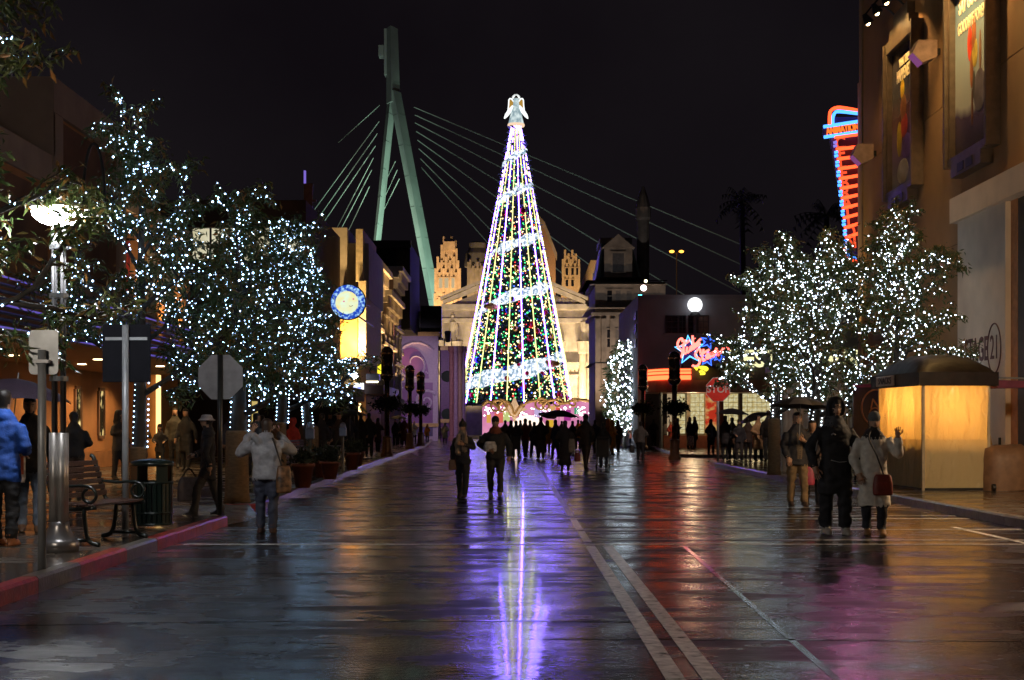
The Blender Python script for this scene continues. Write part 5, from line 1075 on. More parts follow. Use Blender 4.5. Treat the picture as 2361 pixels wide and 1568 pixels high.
for d, t_, r_, fl in ((1145, 938, .75, 1), (1156, 938, .8, -1), (1247, 934, .75, 1), (1256, 936, .6, -1), (1286, 930, .55, 1), (1322, 930, .5, 1), (1392, 938, .8, 1)): scroll(d, t_, r_, fl)
m = MB(); cx, cz = sx(1186), dz(944, YS); m.prism([(cx + (1.3 if k % 2 == 0 else .55) * sin(k * pi / 4), cz + (1.3 if k % 2 == 0 else .55) * cos(k * pi / 4)) for k in range(8)], 'y', -.3, -.1); m.build('gilt_star', pm('pale_gilt', (.75, .62, .4), .4), s)
m = MB(); m.prism([(sx(1217 + 44 * cos(a)), dz(997 - 40 * sin(a), YS)) for a in np.linspace(0, pi, 15)], 'y', -.1, -.02); m.build('bright_arch', em('bright_stage_arch', (1, .80, .66), 1.5), s)
for d0, d1, t0, t1, c_ in ((1122, 1132, 975, 955, (1, .5, .1)), (1140, 1160, 975, 952, (1, .2, .15)), (1160, 1176, 972, 950, (.75, .85, .3)), (1232, 1250, 962, 942, (.75, .6, 1)), (1268, 1280, 950, 936, (1, .55, .2)), (1282, 1292, 950, 937, (1, .12, .08)), (1300, 1316, 970, 945, (.5, .05, .35)), (1324, 1334, 955, 940, (.1, .5, .25)), (1345, 1368, 985, 960, (.10, .10, .16)), (1260, 1276, 985, 968, (1, .6, .05))):
    m = MB(); m.box(sx(d0), sx(d1), -.12, -.01, dz(t0, YS), dz(t1, YS)); m.build('glowing_panel', em('stage_panel_%d' % d0, c_, .7), s)  # coloured panels glow by themselves, standing in for light falling on them
rs = random.Random(4); B = []
for i in range(150):
    d = rs.uniform(1114, 1396); t_ = rs.uniform(938, 962); B.append((sx(d), -.06, dz(t_, YS)))
for d in (1150, 1220, 1300, 1370):
    spot((dx(d, YS), YS - 4, .6), (dx(d, YS), YS, 4.2), 500, (1, .75, .6), 90, .8, .2)
bulbs('stage_bulbs', B, .085, em('stage_bulb', (1, .9, .92), 7), s)
m = MB(); m.box(sx(1105), sx(1405), -.6, 6, .0, .29); m.build('stage_floor', M_black, s)
# ------------------------------------------------------------------ street furniture
# left street lamp: clustered steel tubes, wide bowl luminaire
def tube_lamp(label, loc, top, col, strength, hoop=True, power=0):
    s = empty('street_lamp', loc, 0, label, 'street lamp')
    m = MB(); m.lathe([(.20, 0), (.20, .10), (.18, .12), (.16, .14), (.13, .20), (.105, .26), (.10, .31)], 24); m.build('base', pm('dull_steel', (.22, .21, .21), .3, .7), s, True)
    for i in range(4):
        a = i * pi / 2 + pi / 4; r_ = .055; m = MB(); m.tube([(r_ * cos(a), r_ * sin(a), .3), (r_ * cos(a), r_ * sin(a), 1.22)], .05, 12); m.build('lower_tube', pm('satin_steel', (.38, .36, .34), .4, .6), s, True)
        m = MB(); m.tube([(r_ * 1.15 * cos(a), r_ * 1.15 * sin(a), 1.2), (r_ * 1.15 * cos(a), r_ * 1.15 * sin(a), top - .12)], .017, 8); m.build('upper_tube', pm('dark_tube_steel', (.10, .10, .105), .45, .2), s, True)
    for z in (1.75, 2.6, 3.1): m = MB(); m.lathe([(.095, z), (.095, z + .05)], 16); m.build('clamp_ring', M_galv, s)
    m = MB(); m.lathe([(.02, top + .20), (.12, top + .17), (.26, top + .12), (.29, top + .10), (.29, top + .075)], 28, cap=False); m.build('shade', pm('lamp_shade_grey', (.35, .35, .36), .4), s, True)
    m = MB(); m.lathe([(.28, top + .075), (.26, top + .0), (.19, top - .06), (.09, top - .09)], 28); m.build('bowl', em('lamp_bowl_%d' % int(strength), col, strength), s, True)
    if power: point((loc[0], loc[1], loc[2] + top - .2), power, col, .2)
    if hoop:
        m = MB(); m.tube([(.36 + .11 * cos(a), 0, top + .15 + .6 * sin(a)) for a in np.linspace(pi, 0, 15)], .016, 6); m.build('hoop', M_black, s)
    return s
tube_lamp('street lamp with glowing bowl on clustered steel tubes at the left', (gx(59, 14.6), 14.6, KZ), 3.44, (.96, .97, 1), 70, True, 160)
tube_lamp('street lamp of clustered tubes on the right pavement outside the picture', (9.4, 19.8, KZ), 3.7, (1, .70, .42), 75, False, 1150)
tube_lamp('street lamp of clustered tubes on the left pavement nearer the camera', (-5.4, 8.0, KZ), 3.7, (1, .86, .70), 76, False, 330)
# sign on a grey pole, seen from behind
s = empty('traffic_sign', (-4.23, 12.8, KZ), 0, 'pale rounded square sign seen from behind on a thick grey pole', 'sign')
zc = gz(352, 12.8) - KZ
m = MB(); m.tube([(0, 0, 0), (0, 0, zc + .02)], .038, 12); m.build('pole', M_galv, s, True)
def rsq(w_, h_, r_): return [(sx_ * (w_ / 2 - r_) + r_ * cos(a), sz_ * (h_ / 2 - r_) + r_ * sin(a)) for sx_, sz_, a0 in ((1, 1, 0), (-1, 1, pi / 2), (-1, -1, pi), (1, -1, 1.5 * pi)) for a in np.linspace(a0, a0 + pi / 2, 5)]
m = MB(); m.prism([(x, z + zc) for x, z in rsq(.265, .40, .04)], 'y', .042, .048); m.build('plate', pm('sign_back_grey', (.50, .52, .53), .4, .3), s)
m = MB(); m.box(-.07, .07, -.045, .041, zc - .1, zc - .07); m.build('clamp', M_steel, s)
# double dark board
s = empty('dark_board', (gx(125.5, 16.9), 16.9, KZ), 0, 'pair of black rectangular boards seen from behind on a steel pole', 'sign')
m = MB(); m.tube([(0, 0, 0), (0, 0, gz(325, 16.9) - KZ)], .04, 12); m.build('pole', M_galv, s, True)
for x0, x1 in ((-.285, -.03), (.03, .285)):
    m = MB(); m.box(x0, x1, .045, .065, gz(382, 16.9) - KZ, gz(324, 16.9) - KZ, bev=.006); m.build('board', pm('board_back', (.010, .010, .013), .9, var=.1, spec=.1), s)
m = MB(); m.box(-.25, .25, .03, .044, gz(340, 16.9) - KZ, gz(337, 16.9) - KZ); m.build('cross_bar', M_galv, s)
# stop sign seen from behind (left) and from the front (right)
def octo(r_): return [(r_ / cos(pi / 8) * cos(pi / 8 + k * pi / 4), r_ / cos(pi / 8) * sin(pi / 8 + k * pi / 4)) for k in range(8)]
s = empty('stop_sign', (gx(220, 20.6), 20.6, KZ * .8), 0, 'octagonal stop sign seen from behind, grey back, on a dark post', 'sign')
zc = gz(377, 20.6) - s.location.z; m = MB(); m.tube([(0, 0, 0), (0, 0, zc + .32)], .036, 10); m.build('post', pm('dark_post', (.06, .062, .06), .4, .5), s, True)
m = MB(); m.prism([(x, z + zc) for x, z in octo(.322)], 'y', .04, .046); m.build('plate', pm('sign_back_dull', (.30, .28, .28), .5, .2), s)
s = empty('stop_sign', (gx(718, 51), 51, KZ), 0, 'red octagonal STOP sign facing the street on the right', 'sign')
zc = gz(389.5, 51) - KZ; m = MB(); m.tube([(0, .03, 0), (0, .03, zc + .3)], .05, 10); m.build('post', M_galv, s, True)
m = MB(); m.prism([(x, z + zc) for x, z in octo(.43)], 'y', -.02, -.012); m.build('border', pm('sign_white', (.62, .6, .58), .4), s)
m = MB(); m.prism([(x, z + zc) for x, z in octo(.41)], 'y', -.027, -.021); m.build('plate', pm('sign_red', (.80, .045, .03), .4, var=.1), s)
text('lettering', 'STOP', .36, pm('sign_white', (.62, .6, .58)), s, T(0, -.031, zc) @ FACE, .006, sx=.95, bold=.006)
# bench by the lamp: slats on cast iron ends
M_iron = pm('green_black_iron', (.012, .018, .016), .3, .3, var=.2, coat=.3); M_slat = pm('wet_brown_slat', (.06, .028, .02), .28, var=.35, scale=10, bump=.3, coat=.4, stretch=(1, 1, 6))
def bench(label, loc, rz, iron=M_iron, slat=M_slat, Ln=1.25, group=None):
    s = empty('park_bench', loc, rz, label, 'bench', group)      # faces local -Y... seat runs along X
    for i in range(5): m = MB(); y = -.22 + i * .088; m.box(-Ln / 2, Ln / 2, y, y + .07, .43, .455, bev=.006); m.build('seat_slat', slat, s)
    for i in range(6):
        z = .50 + i * .068; y = .23 + i * .022; m = MB(); m.box(-Ln / 2, Ln / 2, y, y + .022, z, z + .056, bev=.005); m.build('back_slat', slat, s)
    for x in (-Ln / 2 + .03, Ln / 2 - .03):
        m = MB(); m.tube(smooth([(x, -.24, .42), (x, .0, .40), (x, .2, .43), (x, .27, .55), (x, .33, .75), (x, .38, .92), (x, .42, .95)], 3), .024, 6)
        m.tube(smooth([(x, -.1, .40), (x, -.12, .2), (x, -.16, .06), (x, -.28, .02)], 3), .026, 6); m.tube(smooth([(x, .1, .40), (x, .12, .2), (x, .17, .06), (x, .28, .02)], 3), .026, 6); m.tube([(x, -.14, .07), (x, .15, .07)], .02, 6)
        m.build('cast_iron_end', iron, s, True)
        m = MB(); m.tube(smooth([(x, .30, .66), (x, .1, .645), (x, -.1, .65), (x, -.2, .62), (x, -.24, .54), (x, -.18, .47), (x, -.1, .5), (x, -.09, .57), (x, -.14, .62)], 3), .018, 6); m.build('armrest', iron, s, True)
    return s
bench('dark slatted bench with scrolled iron arms beside the litter bin', (gx(97, 15.6), 15.75, KZ), R(80))
M_pi = pm('pale_iron', (.50, .47, .48), .3, .4); M_ps = pm('shiny_wet_slat', (.22, .16, .20), .15, var=.3, coat=.6)
bench('wet pale armed bench nearest the woman photographing, in the kerb row', (-5.15, 32.6, KZ), R(75), M_pi, M_ps, 1.3, 'benches in the left kerb row')
bench('wet pale armed bench in the middle of the kerb row', (-5.3, 37.4, KZ), R(75), M_pi, M_ps, 1.3, 'benches in the left kerb row')
bench('wet pale armed bench furthest along the kerb row', (-5.4, 42.2, KZ), R(75), M_pi, M_ps, 1.3, 'benches in the left kerb row')
# litter bin with slatted sides and a windowed hood
s = empty('litter_bin', (gx(152, 17.95), 17.95, KZ), 0, 'dark green slatted litter bin with an open hood by the bench', 'litter bin')
M_bin = pm('bin_green', (.010, .019, .015), .3, .2, var=.15, coat=.3)
for i in range(26):
    a = 2 * pi * i / 26; m = MB(); m.box(-.022, .022, -.012, .012, .04, .58, T(.245 * cos(a), .245 * sin(a), 0) @ RZ(a + pi / 2)); m.build('slat', M_bin, s)
m = MB(); m.lathe([(.22, .05), (.22, .55)], 20); m.build('liner', pm('bin_liner', (.008, .009, .009), .6), s)
for z in (.04, .18, .56): m = MB(); m.lathe([(.262, z), (.268, z + .015), (.262, z + .03)], 26, cap=False); m.lathe([(.235, z), (.235, z + .03)], 26, cap=False); m.build('hoop', M_bin, s)
for i in range(4):
    a = i * pi / 2 + pi / 4; m = MB(); m.box(-.075, .075, -.012, .012, .59, .80, T(.24 * cos(a), .24 * sin(a), 0) @ RZ(a + pi / 2)); m.build('hood_post', M_bin, s)
m = MB(); m.lathe([(.265, .78), (.272, .80), (.268, .83), (.20, .855), (.05, .875)], 26); m.build('hood', M_bin, s, True)
# decorative lamp posts with brown capsules and flower wreaths
M_cap = pm('smoked_capsule', (.035, .02, .015), .12, .2, coat=.5); M_chr = pm('polished_copper', (.55, .38, .26), .12, 1); M_ped = pm('brown_pedestal', (.16, .075, .04), .4, .3)
M_wr = pm('wreath_dark_leaf', (.012, .018, .01), .8)
def capsule_lamp(label, loc, seed):
    s = empty('capsule_lamp_post', loc, 0, label, 'lamp post', 'capsule lamp posts'); rg = np.random.default_rng(seed)
    m = MB(); m.lathe([(.27, 0), (.26, .1), (.2, .2), (.17, .75), (.2, .8), (.12, .84)], 12); m.build('pedestal', M_ped, s)
    for x, y in ((-.06, 0), (.06, 0), (0, .06)): m = MB(); m.tube([(x, y, .82), (x, y, 3.1)], .045, 8); m.build('pole', M_chr, s, True)
    m = MB(); m.lathe([(.1, 3.02), (.22, 3.12), (.25, 3.2)], 16); m.build('cup', M_cap, s, True)
    for z in (3.2, 4.08): m = MB(); m.lathe([(.26, z), (.275, z + .06), (.26, z + .12)], 16); m.build('copper_band', M_chr, s, True)
    m = MB(); m.lathe([(.235, 3.32), (.235, 4.08)], 16); m.build('capsule', M_cap, s, True); m = MB(); m.lathe([(.25, 4.2), (.21, 4.32), (.12, 4.4), (.02, 4.43)], 16); m.build('dome', M_cap, s, True)
    n = 900; a = rg.random(n) * 2 * pi; r_ = .3 + rg.normal(size=n) * .13; z = 2.15 + rg.normal(size=n) * .13; P = np.stack([r_ * np.cos(a), r_ * np.sin(a), z], 1); D = rg.normal(size=(n, 3)) - np.array([0, 0, .5]); leaves('flower_wreath', P, D, M_wr, s, rg, (.1, .22), .45)
    return s
capsule_lamp('tall capsule lamp post with wreath, nearest on the left kerb', (gx(387, 57), 57, KZ), 1)
capsule_lamp('capsule lamp post with wreath, middle of the left three', (gx(409.8, 75), 75, KZ), 2)
capsule_lamp('capsule lamp post with wreath, furthest of the left three', (gx(420.7, 84), 84, KZ), 3)
capsule_lamp('tall capsule lamp post with wreath before the restaurant canopy', (gx(675, 58), 58.2, 0), 4)
capsule_lamp('capsule lamp post with wreath beside the small lit tree', (gx(643, 74), 74, KZ), 5)
s = empty('pavement_lamp', (gx(657, 79), 77, KZ), 0, 'slim lamp post with a small glowing white head near the restaurant door', 'street lamp')
m = MB(); m.tube([(0, 0, 0), (0, 0, 3.75)], .1, 8); m.build('pole', M_galv, s); m = MB(); m.lathe([(.05, 3.78), (.2, 3.92), (.26, 4.02), (.26, 4.06)], 16); m.build('lamp_head', em('small_lamp_head', (1, .98, .92), 12), s); m = MB(); m.lathe([(.3, 4.06), (.28, 4.12), (.1, 4.2)], 16); m.build('cap', M_black, s)
# parking meters and terracotta planters in the kerb row
M_terra = pm('wet_terracotta', (.20, .06, .03), .3, var=.25, coat=.4)
for i, (x, y) in enumerate(((gx(310, 30.8), 30.8), (gx(343, 38.5), 38.5))):
    s = empty('parking_meter', (x + .0, y, KZ), 0, ('old twin parking meter on a post nearer the camera', 'old twin parking meter on a post further along the benches')[i], 'parking meter', 'parking meters')
    m = MB(); m.tube([(0, 0, 0), (0, 0, .98)], .04, 8); m.build('post', pm('meter_post', (.08, .09, .1), .4, .6), s)
    m = MB(); m.box(-.09, .09, -.06, .06, .98, 1.22, bev=.02); m.lathe([(.085, 1.22), (.08, 1.29), (.05, 1.34), (.01, 1.36)], 12); m.build('meter_head', pm('meter_grey', (.25, .27, .32), .35, .5), s)
for i, (px_, y, hh) in enumerate(((303, 29.2, .5), (330, 33.8, .42), (352, 40.5, .5), (357, 44.5, .45), (322, 35.4, .4))):
    s = empty('planter', (gx(px_, y), y, KZ), 0, 'terracotta planter in the kerb row, ' + ('nearest the woman photographing', 'under the second trunk', 'by the furthest bench', 'last in the row', 'small one by the parking meter')[i], 'planter', 'terracotta planters'); rg = np.random.default_rng(i + 40)
    m = MB(); m.lathe([(.15, 0), (.22, hh * .85), (.25, hh * .86), (.25, hh), (.2, hh)], 16); m.build('pot', M_terra, s, True)
    n = 260; P = np.stack([rg.normal(size=n) * .1, rg.normal(size=n) * .1, hh + np.abs(rg.normal(size=n)) * .14], 1); tag(leaves('plant', P, rg.normal(size=(n, 3)) + np.array([0, 0, .5]), pm('dim_foliage', (.03, .045, .025), .6), s, rg, (.08, .18), .4), kind='stuff')
# snack kiosk with lit translucent curtains and a domed canvas roof
s = empty('snack_kiosk', (8.65, 29.3, KZ), R(4), 'lit snack kiosk with yellow plastic curtains and a dark domed roof', 'kiosk')
hw, hd, ze = .66, 1.3, 2.16
def sheet_mat(name, c1, tr=.55, rough=.25):
    m = bpy.data.materials.new(name); m.use_nodes = True; nt = m.node_tree; b_ = nt.nodes['Principled BSDF']; b_.inputs['Base Color'].default_value = (*c1, 1); b_.inputs['Roughness'].default_value = rough
    t_ = nt.nodes.new('ShaderNodeBsdfTranslucent'); t_.inputs[0].default_value = (*c1, 1); mx = nt.nodes.new('ShaderNodeMixShader'); mx.inputs[0].default_value = tr; out = [q for q in nt.nodes if q.type == 'OUTPUT_MATERIAL'][0]
    nt.links.new(b_.outputs[0], mx.inputs[1]); nt.links.new(t_.outputs[0], mx.inputs[2]); nt.links.new(mx.outputs[0], out.inputs[0])
    g_ = nt.nodes.new('ShaderNodeNewGeometry'); mp = nt.nodes.new('ShaderNodeMapping'); mp.inputs['Scale'].default_value = (1, 1, .45); n = nt.nodes.new('ShaderNodeTexNoise'); n.inputs['Scale'].default_value = 6; n.inputs['Distortion'].default_value = 1.2; bp = nt.nodes.new('ShaderNodeBump'); bp.inputs['Strength'].default_value = .6; bp.inputs['Distance'].default_value = .07
    nt.links.new(g_.outputs['Position'], mp.inputs[0]); nt.links.new(mp.outputs[0], n.inputs['Vector']); nt.links.new(n.outputs['Fac'], bp.inputs['Height']); nt.links.new(bp.outputs[0], b_.inputs['Normal']); nt.links.new(bp.outputs[0], t_.inputs['Normal'])
    return m
M_cur = sheet_mat('amber_clear_curtain', (.88, .72, .40), .62, .18); M_skirt = sheet_mat('cream_vinyl_skirt', (.86, .70, .38), .35, .2)
def curtain(p0, p1, z0, z1, mat, nm, amp=.018, n=26):
    p0 = V(p0); p1 = V(p1); d = (p1 - p0).normalized(); nn = V((-d.y, d.x, 0)); vs = []; fs = []; zs_ = np.linspace(z0, z1, 7)
    for i in range(n + 1):
        p = p0.lerp(p1, i / n)
        for z in zs_:
            w_ = amp * (1.2 * sin(i * .8 + z * 1.5) + .8 * sin(i * 1.9 - z * 3.2) + 1.2 * noise.noise(V((i * .35, z * 2.4, p0.x * 3)))); vs.append((p.x + nn.x * w_, p.y + nn.y * w_, z))
    for i in range(n):
        for j in range(6): a = i * 7 + j; fs.append((a, a + 7, a + 8, a + 1))
    return mesh_obj(nm, vs, fs, mat, s, True)
curtain((-hw, -hd, 0), (hw, -hd, 0), 1.0, ze, M_cur, 'clear_curtain'); curtain((-hw, -hd - .015, 0), (hw, -hd - .015, 0), .05, 1.0, M_skirt, 'vinyl_skirt', .012)
curtain((-hw, hd, 0), (-hw, -hd, 0), 1.0, ze, M_cur, 'clear_curtain', .03, 40); curtain((-hw - .015, hd, 0), (-hw - .015, -hd, 0), .05, 1.0, M_skirt, 'vinyl_skirt', .02, 40)
curtain((hw, -hd, 0), (hw, hd, 0), .05, ze, M_skirt, 'vinyl_skirt'); curtain((hw, hd, 0), (-hw, hd, 0), .05, ze, M_skirt, 'vinyl_skirt')
for x in (-hw, hw):
    for y in (-hd, hd): m = MB(); m.box(x - .025, x + .025, y - .025, y + .025, 0, ze); m.build('corner_post', pm('cream_post', (.5, .42, .28), .5), s)
m = MB(); m.box(-hw + .05, hw - .05, -hd + .1, hd - .1, .08, .92); m.build('counter', pm('kiosk_counter', (.3, .2, .1), .5), s)
m = MB(); m.box(-hw, hw, -hd, hd, -.0, .05); m.build('floor_frame', M_black, s)
vs = []; fs = []; nx_, ny_ = 14, 18
for i in range(nx_ + 1):
    for j in range(ny_ + 1):
        u = i / nx_ * 2 - 1; v = j / ny_ * 2 - 1; q = (1 - abs(u) ** 2.6) * (1 - abs(v) ** 2.6); vs.append((u * (hw + .14), v * (hd + .16), ze + .16 + .40 * q ** .6 + .018 * sin(v * 9) * q + .012 * sin(u * 13 + v * 5) * q))
for i in range(nx_):
    for j in range(ny_): a = i * (ny_ + 1) + j; fs.append((a, a + ny_ + 1, a + ny_ + 2, a + 1))
M_canv = pm('dark_maroon_canvas', (.010, .004, .005), .5, var=.4, spec=.25, bump=.6, bscale=5)
mesh_obj('canvas_roof', vs, fs, M_canv, s, True)
m = MB(); e1, e2 = hw + .14, hd + .16; m.box(-e1, e1, -e2, -e2 + .02, ze - .1, ze + .17); m.box(-e1, e1, e2 - .02, e2, ze - .1, ze + .17); m.box(-e1, -e1 + .02, -e2 + .021, e2 - .021, ze - .1, ze + .17); m.box(e1 - .02, e1, -e2 + .021, e2 - .021, ze - .1, ze + .17); m.build('valance', M_canv, s)
m = MB(); m.box(-e1 - .025, -e1 - .003, -.05, 1.05, ze - .06, ze + .15, bev=.008); pl = m.build('name_plate', pm('cream_name_plate', (.55, .42, .30), .4), s)
text('lettering', 'SNACKS', .2, pm('dark_brown_lettering', (.05, .025, .02), .5), s, T(-e1 - .03, .5, ze + .045) @ RZ(-pi / 2) @ FACE, .006, sx=1.1)
m = MB(); m.ball((0, 0, ze - .25), .09, 10, 8); m.build('inner_lamp', em('kiosk_bulb', (1, .62, .2), 20), s)
point((8.65, 28.75, ze - .25), 42, (1, .50, .13), .15); point((8.55, 29.9, ze - .25), 42, (1, .50, .13), .15)
m = MB(); m.prism([(e1 + .01, ze + .02), (e1 + 1.2, ze - .02), (e1 + 1.25, ze - .12), (e1 + .01, ze - .14)], 'y', -e2 + .1, -e2 + .9); m.build('side_flap', pm('magenta_flap', (.16, .02, .06), .5), s)
m = MB(); m.tube([(e1, -e2, ze + .06), (e1 + 1.9, -e2 + .2, ze + .02)], .02, 6); m.build('flap_pole', M_galv, s)
# covered cart beside it
s = empty('covered_cart', (gx(1008, 28), 28.3, KZ), 0, 'low cart under a brown canvas cover right of the kiosk', 'cart')
vs = []; fs = []; rz_ = random.Random(3); rows = [(0, 1.0), (.3, 1.0), (.62, .98), (.82, .9), (.9, .6), (.86, .0)]
for z, k_ in rows:
    for i in range(20):
        a = 2 * pi * i / 20; c_, s__ = cos(a), sin(a); q = (abs(c_) ** 5 + abs(s__) ** 5) ** -.2; vs.append((c_ * q * .5 * k_ + rz_.uniform(-.02, .02), s__ * q * .5 * k_ + rz_.uniform(-.02, .02), z + rz_.uniform(-.02, .02)))
for j in range(5):
    for i in range(20): a = j * 20 + i; b_ = j * 20 + (i + 1) % 20; fs.append((a, b_, b_ + 20, a + 20))
mesh_obj('canvas_cover', vs, fs, pm('brown_canvas', (.24, .13, .07), .5, var=.2, bump=.3, bscale=10), s, True)
for x in (-.35, .35): m = MB(); m.lathe([(.07, -.03), (.07, .03)], 12, (0, 0, 0), T(x, -.5, .07) @ RY(pi / 2)); m.build('wheel', M_black, s)
# standing amber coat-like sack beside the kiosk
s = empty('curtain_flap', (9.55, 29.0, KZ), 0, 'loose yellow black plastic flap hanging behind the kiosk side', 'plastic sheet')
m = MB(); m.prism([(-.08, 0), (.26, 0), (.30, .6), (.18, 1.15), (-.05, 1.55)], 'y', -.04, .04); m.build('sheet', pm('amber_plastic', (.25, .14, .02), .3), s)
# ------------------------------------------------------------------ people
def cloth(c, rough=.75, tagn='cloth'): return pm('%s_%.3f_%.3f_%.3f' % (tagn, *c), c, rough, var=.22, scale=11, bump=.25, bscale=60)
SKIN = (.42, .24, .15)
class Body:
    def __init__(s): s.v = []; s.f = []; s.p = []; s.pm = []; s.pb = []; s.bias = 0; s.zcut = None; s.xv = []; s.xf = []; s.xm = []
    def _add(s, vs, fs, mat, extra=False):
        if extra:
            b = len(s.xv); s.xv += [tuple(v) for v in vs]; s.xf += [tuple(b + i for i in f) for f in fs]; s.xm += [mat] * len(fs); return
        b = len(s.v); s.v += [tuple(v) for v in vs]; s.f += [tuple(b + i for i in f) for f in fs]; q = [tuple(v) for v in vs if s.zcut is None or v[2] < s.zcut]; s.p += q; s.pm += [mat] * len(q); s.pb += [s.bias] * len(q)
    def loft(s, rings, mat, n=18, sq=2.3):
        """rings: (cx,cy,z,rx,ry) subdivided to about 3 cm"""
        out = []
        for a, b in zip(rings[:-1], rings[1:]):
            k = max(1, int(abs(b[2] - a[2]) / .03))
            for i in range(k): out.append([a[j] + (b[j] - a[j]) * i / k for j in range(5)])
        out.append(list(rings[-1])); vs = []; fs = []
        for cx, cy, z, rx, ry in out:
            for i in range(n):
                t = 2 * pi * i / n; c_, s_ = cos(t), sin(t); q = (abs(c_) ** sq + abs(s_) ** sq) ** (-1 / sq); vs.append((cx + rx * c_ * q, cy + ry * s_ * q, z))
        for j in range(len(out) - 1):
            for i in range(n): a = j * n + i; b = j * n + (i + 1) % n; fs.append((a, b, b + n, a + n))
        fs += [tuple(range(n - 1, -1, -1)), tuple(range((len(out) - 1) * n, len(out) * n))]
        s._add(vs, fs, mat)
    def tube(s, path, rad, mat, n=10, extra=False):
        P = []; Rr = []
        for i in range(len(path) - 1):
            a, b = V(path[i]), V(path[i + 1]); k = max(1, int((b - a).length / .03))
            for j in range(k): P.append(a.lerp(b, j / k)); Rr.append(rad[i] + (rad[i + 1] - rad[i]) * j / k)
        P.append(V(path[-1])); Rr.append(rad[-1]); m = MB(); m.tube(P, Rr, n); s._add(m.v, m.f, mat, extra)
    def ball(s, c, r, mat, n=12, m_=8, extra=False): m = MB(); m.ball(c, r, n, m_); s._add(m.v, m.f, mat, extra)
def person(label, loc, rz=0, h=1.7, coat=(.02, .02, .022), pants=(.02, .02, .024), shoes=(.03, .03, .03), hair=(.012, .009, .008), hem=.46, hat=None, hatc=(.02, .02, .02), scarf=None, stride=.0, sway=0, arms=None,
           vox=.03, bulk=1.0, skirt=None, fingers=False, seed=0, hoodup=False, collar=None, face=True, lean=0, inner=None, group='people in the street', tights=None, extra=None, baggy=0, name='person', stripe=None):
    B = Body(); mats = []
    if collar is None and scarf is None and hat not in ('hood', 'hooddown'): collar = tuple(min(1, q * 1.25) for q in coat)
    def mi(c, t_='cloth', r_=.75):
        m = cloth(c, r_, t_)
        if m not in mats: mats.append(m)
        return mats.index(m)
    k = h; C_ = mi(coat); Pn = mi(pants); Sh = mi(shoes, 'shoe', .4); Sk = mi(SKIN, 'skin', .5); Hr = mi(hair, 'hair', .5)
    ly = lambda z: lean * (z / k)                    # lean towards -Y with height
    hip = .50 * k; foot = {}
    B.zcut = min(hem, skirt[1] if skirt else 1) * k + .005
    for sg in (-1, 1):
        st = stride * sg; fx = sg * .055 * k + sway; fy = -st
        kn = (sg * .058 * k + sway * .5, fy * .55 - .02 - max(0, st) * .12, .275 * k); an = (fx, fy, .055 * k); leg = mi(tights) if tights else Pn
        B.tube([(sg * .052 * k, 0, hip), kn, an], [.062 * k * bulk, .044 * k + baggy * k, .031 * k if tights or skirt else .038 * k + baggy * k], leg, 12)
        fz = .0; B.loft([(fx, fy - .04 * k, .004, .030 * k, .075 * k), (fx, fy - .04 * k, .025 * k, .030 * k, .074 * k), (fx, fy - .02 * k, .045 * k, .027 * k, .05 * k), (fx, fy + .0, .075 * k, .024 * k, .03 * k)], Sh, 12, 2.4)
    zt = .83 * k; hz = hem * k; B.zcut = None
    rings = [(0, 0, hz, (.098 if hem > .35 else .115) * k * bulk, .075 * k * bulk), (0, 0, hz + .02, (.10 if hem > .35 else .117) * k * bulk, .08 * k * bulk)]
    if hem < .45: rings.append((0, 0, .5 * k, .100 * k * bulk, .078 * k * bulk))
    rings += [(0, ly(.6 * k) * -1, .60 * k, .092 * k * bulk, .070 * k * bulk), (0, -ly(.70 * k), .70 * k, .104 * k * bulk, .076 * k * bulk), (0, -ly(.77 * k), .765 * k, .106 * k * bulk, .072 * k * bulk), (0, -ly(.80 * k), .80 * k, .088 * k * bulk, .06 * k), (0, -ly(.82 * k), .82 * k, .065 * k * bulk, .052 * k), (0, -ly(zt), .84 * k, .046 * k, .044 * k)]
    B.loft(rings, C_, 20)
    if skirt: c_, z_ = skirt; B.loft([(0, 0, z_ * k, .135 * k, .115 * k), (0, 0, (z_ + hem) / 2 * k, .115 * k, .095 * k), (0, 0, (hem + .06) * k, .092 * k, .07 * k)], mi(c_), 20)
    if inner: B.loft([(0, -.060 * k * bulk - ly(.6 * k), .52 * k, .03 * k, .025 * k), (0, -.06 * k * bulk - ly(.75 * k), .76 * k, .03 * k, .02 * k)], mi(inner), 10)
    hy = -ly(.93 * k) - .012 * k
    B.tube([(0, -ly(zt), .80 * k), (0, hy + .01 * k, .88 * k)], [.040 * k, .035 * k], Sk, 10)
    # head: skull, jaw, brow, nose, ears
    B.loft([(0, hy - .012 * k, .866 * k, .018 * k, .022 * k), (0, hy - .008 * k, .878 * k, .030 * k, .037 * k), (0, hy - .004 * k, .90 * k, .039 * k, .046 * k), (0, hy, .93 * k, .043 * k, .052 * k), (0, hy + .002 * k, .96 * k, .042 * k, .052 * k), (0, hy + .004 * k, .985 * k, .030 * k, .038 * k), (0, hy + .004 * k, .994 * k, .012 * k, .015 * k)], Sk, 16, 2.1)
    if face:
        B.ball((0, hy - .053 * k, .914 * k), (.0075 * k, .010 * k, .013 * k), Sk, 8, 6)
        for sg in (-1, 1): B.ball((sg * .044 * k, hy + .004 * k, .925 * k), (.006 * k, .012 * k, .019 * k), Sk, 8, 6)
    if hat != 'bald':
        B.loft([(0, hy + .012 * k, .925 * k, .044 * k, .045 * k), (0, hy + .010 * k, .955 * k, .051 * k, .055 * k), (0, hy + .006 * k, .988 * k, .043 * k, .049 * k), (0, hy + .004 * k, 1.004 * k, .016 * k, .02 * k)], Hr, 14, 2.1)
        B.loft([(0, hy + .03 * k, .88 * k, .036 * k, .022 * k), (0, hy + .03 * k, .93 * k, .044 * k, .028 * k)], Hr, 12)
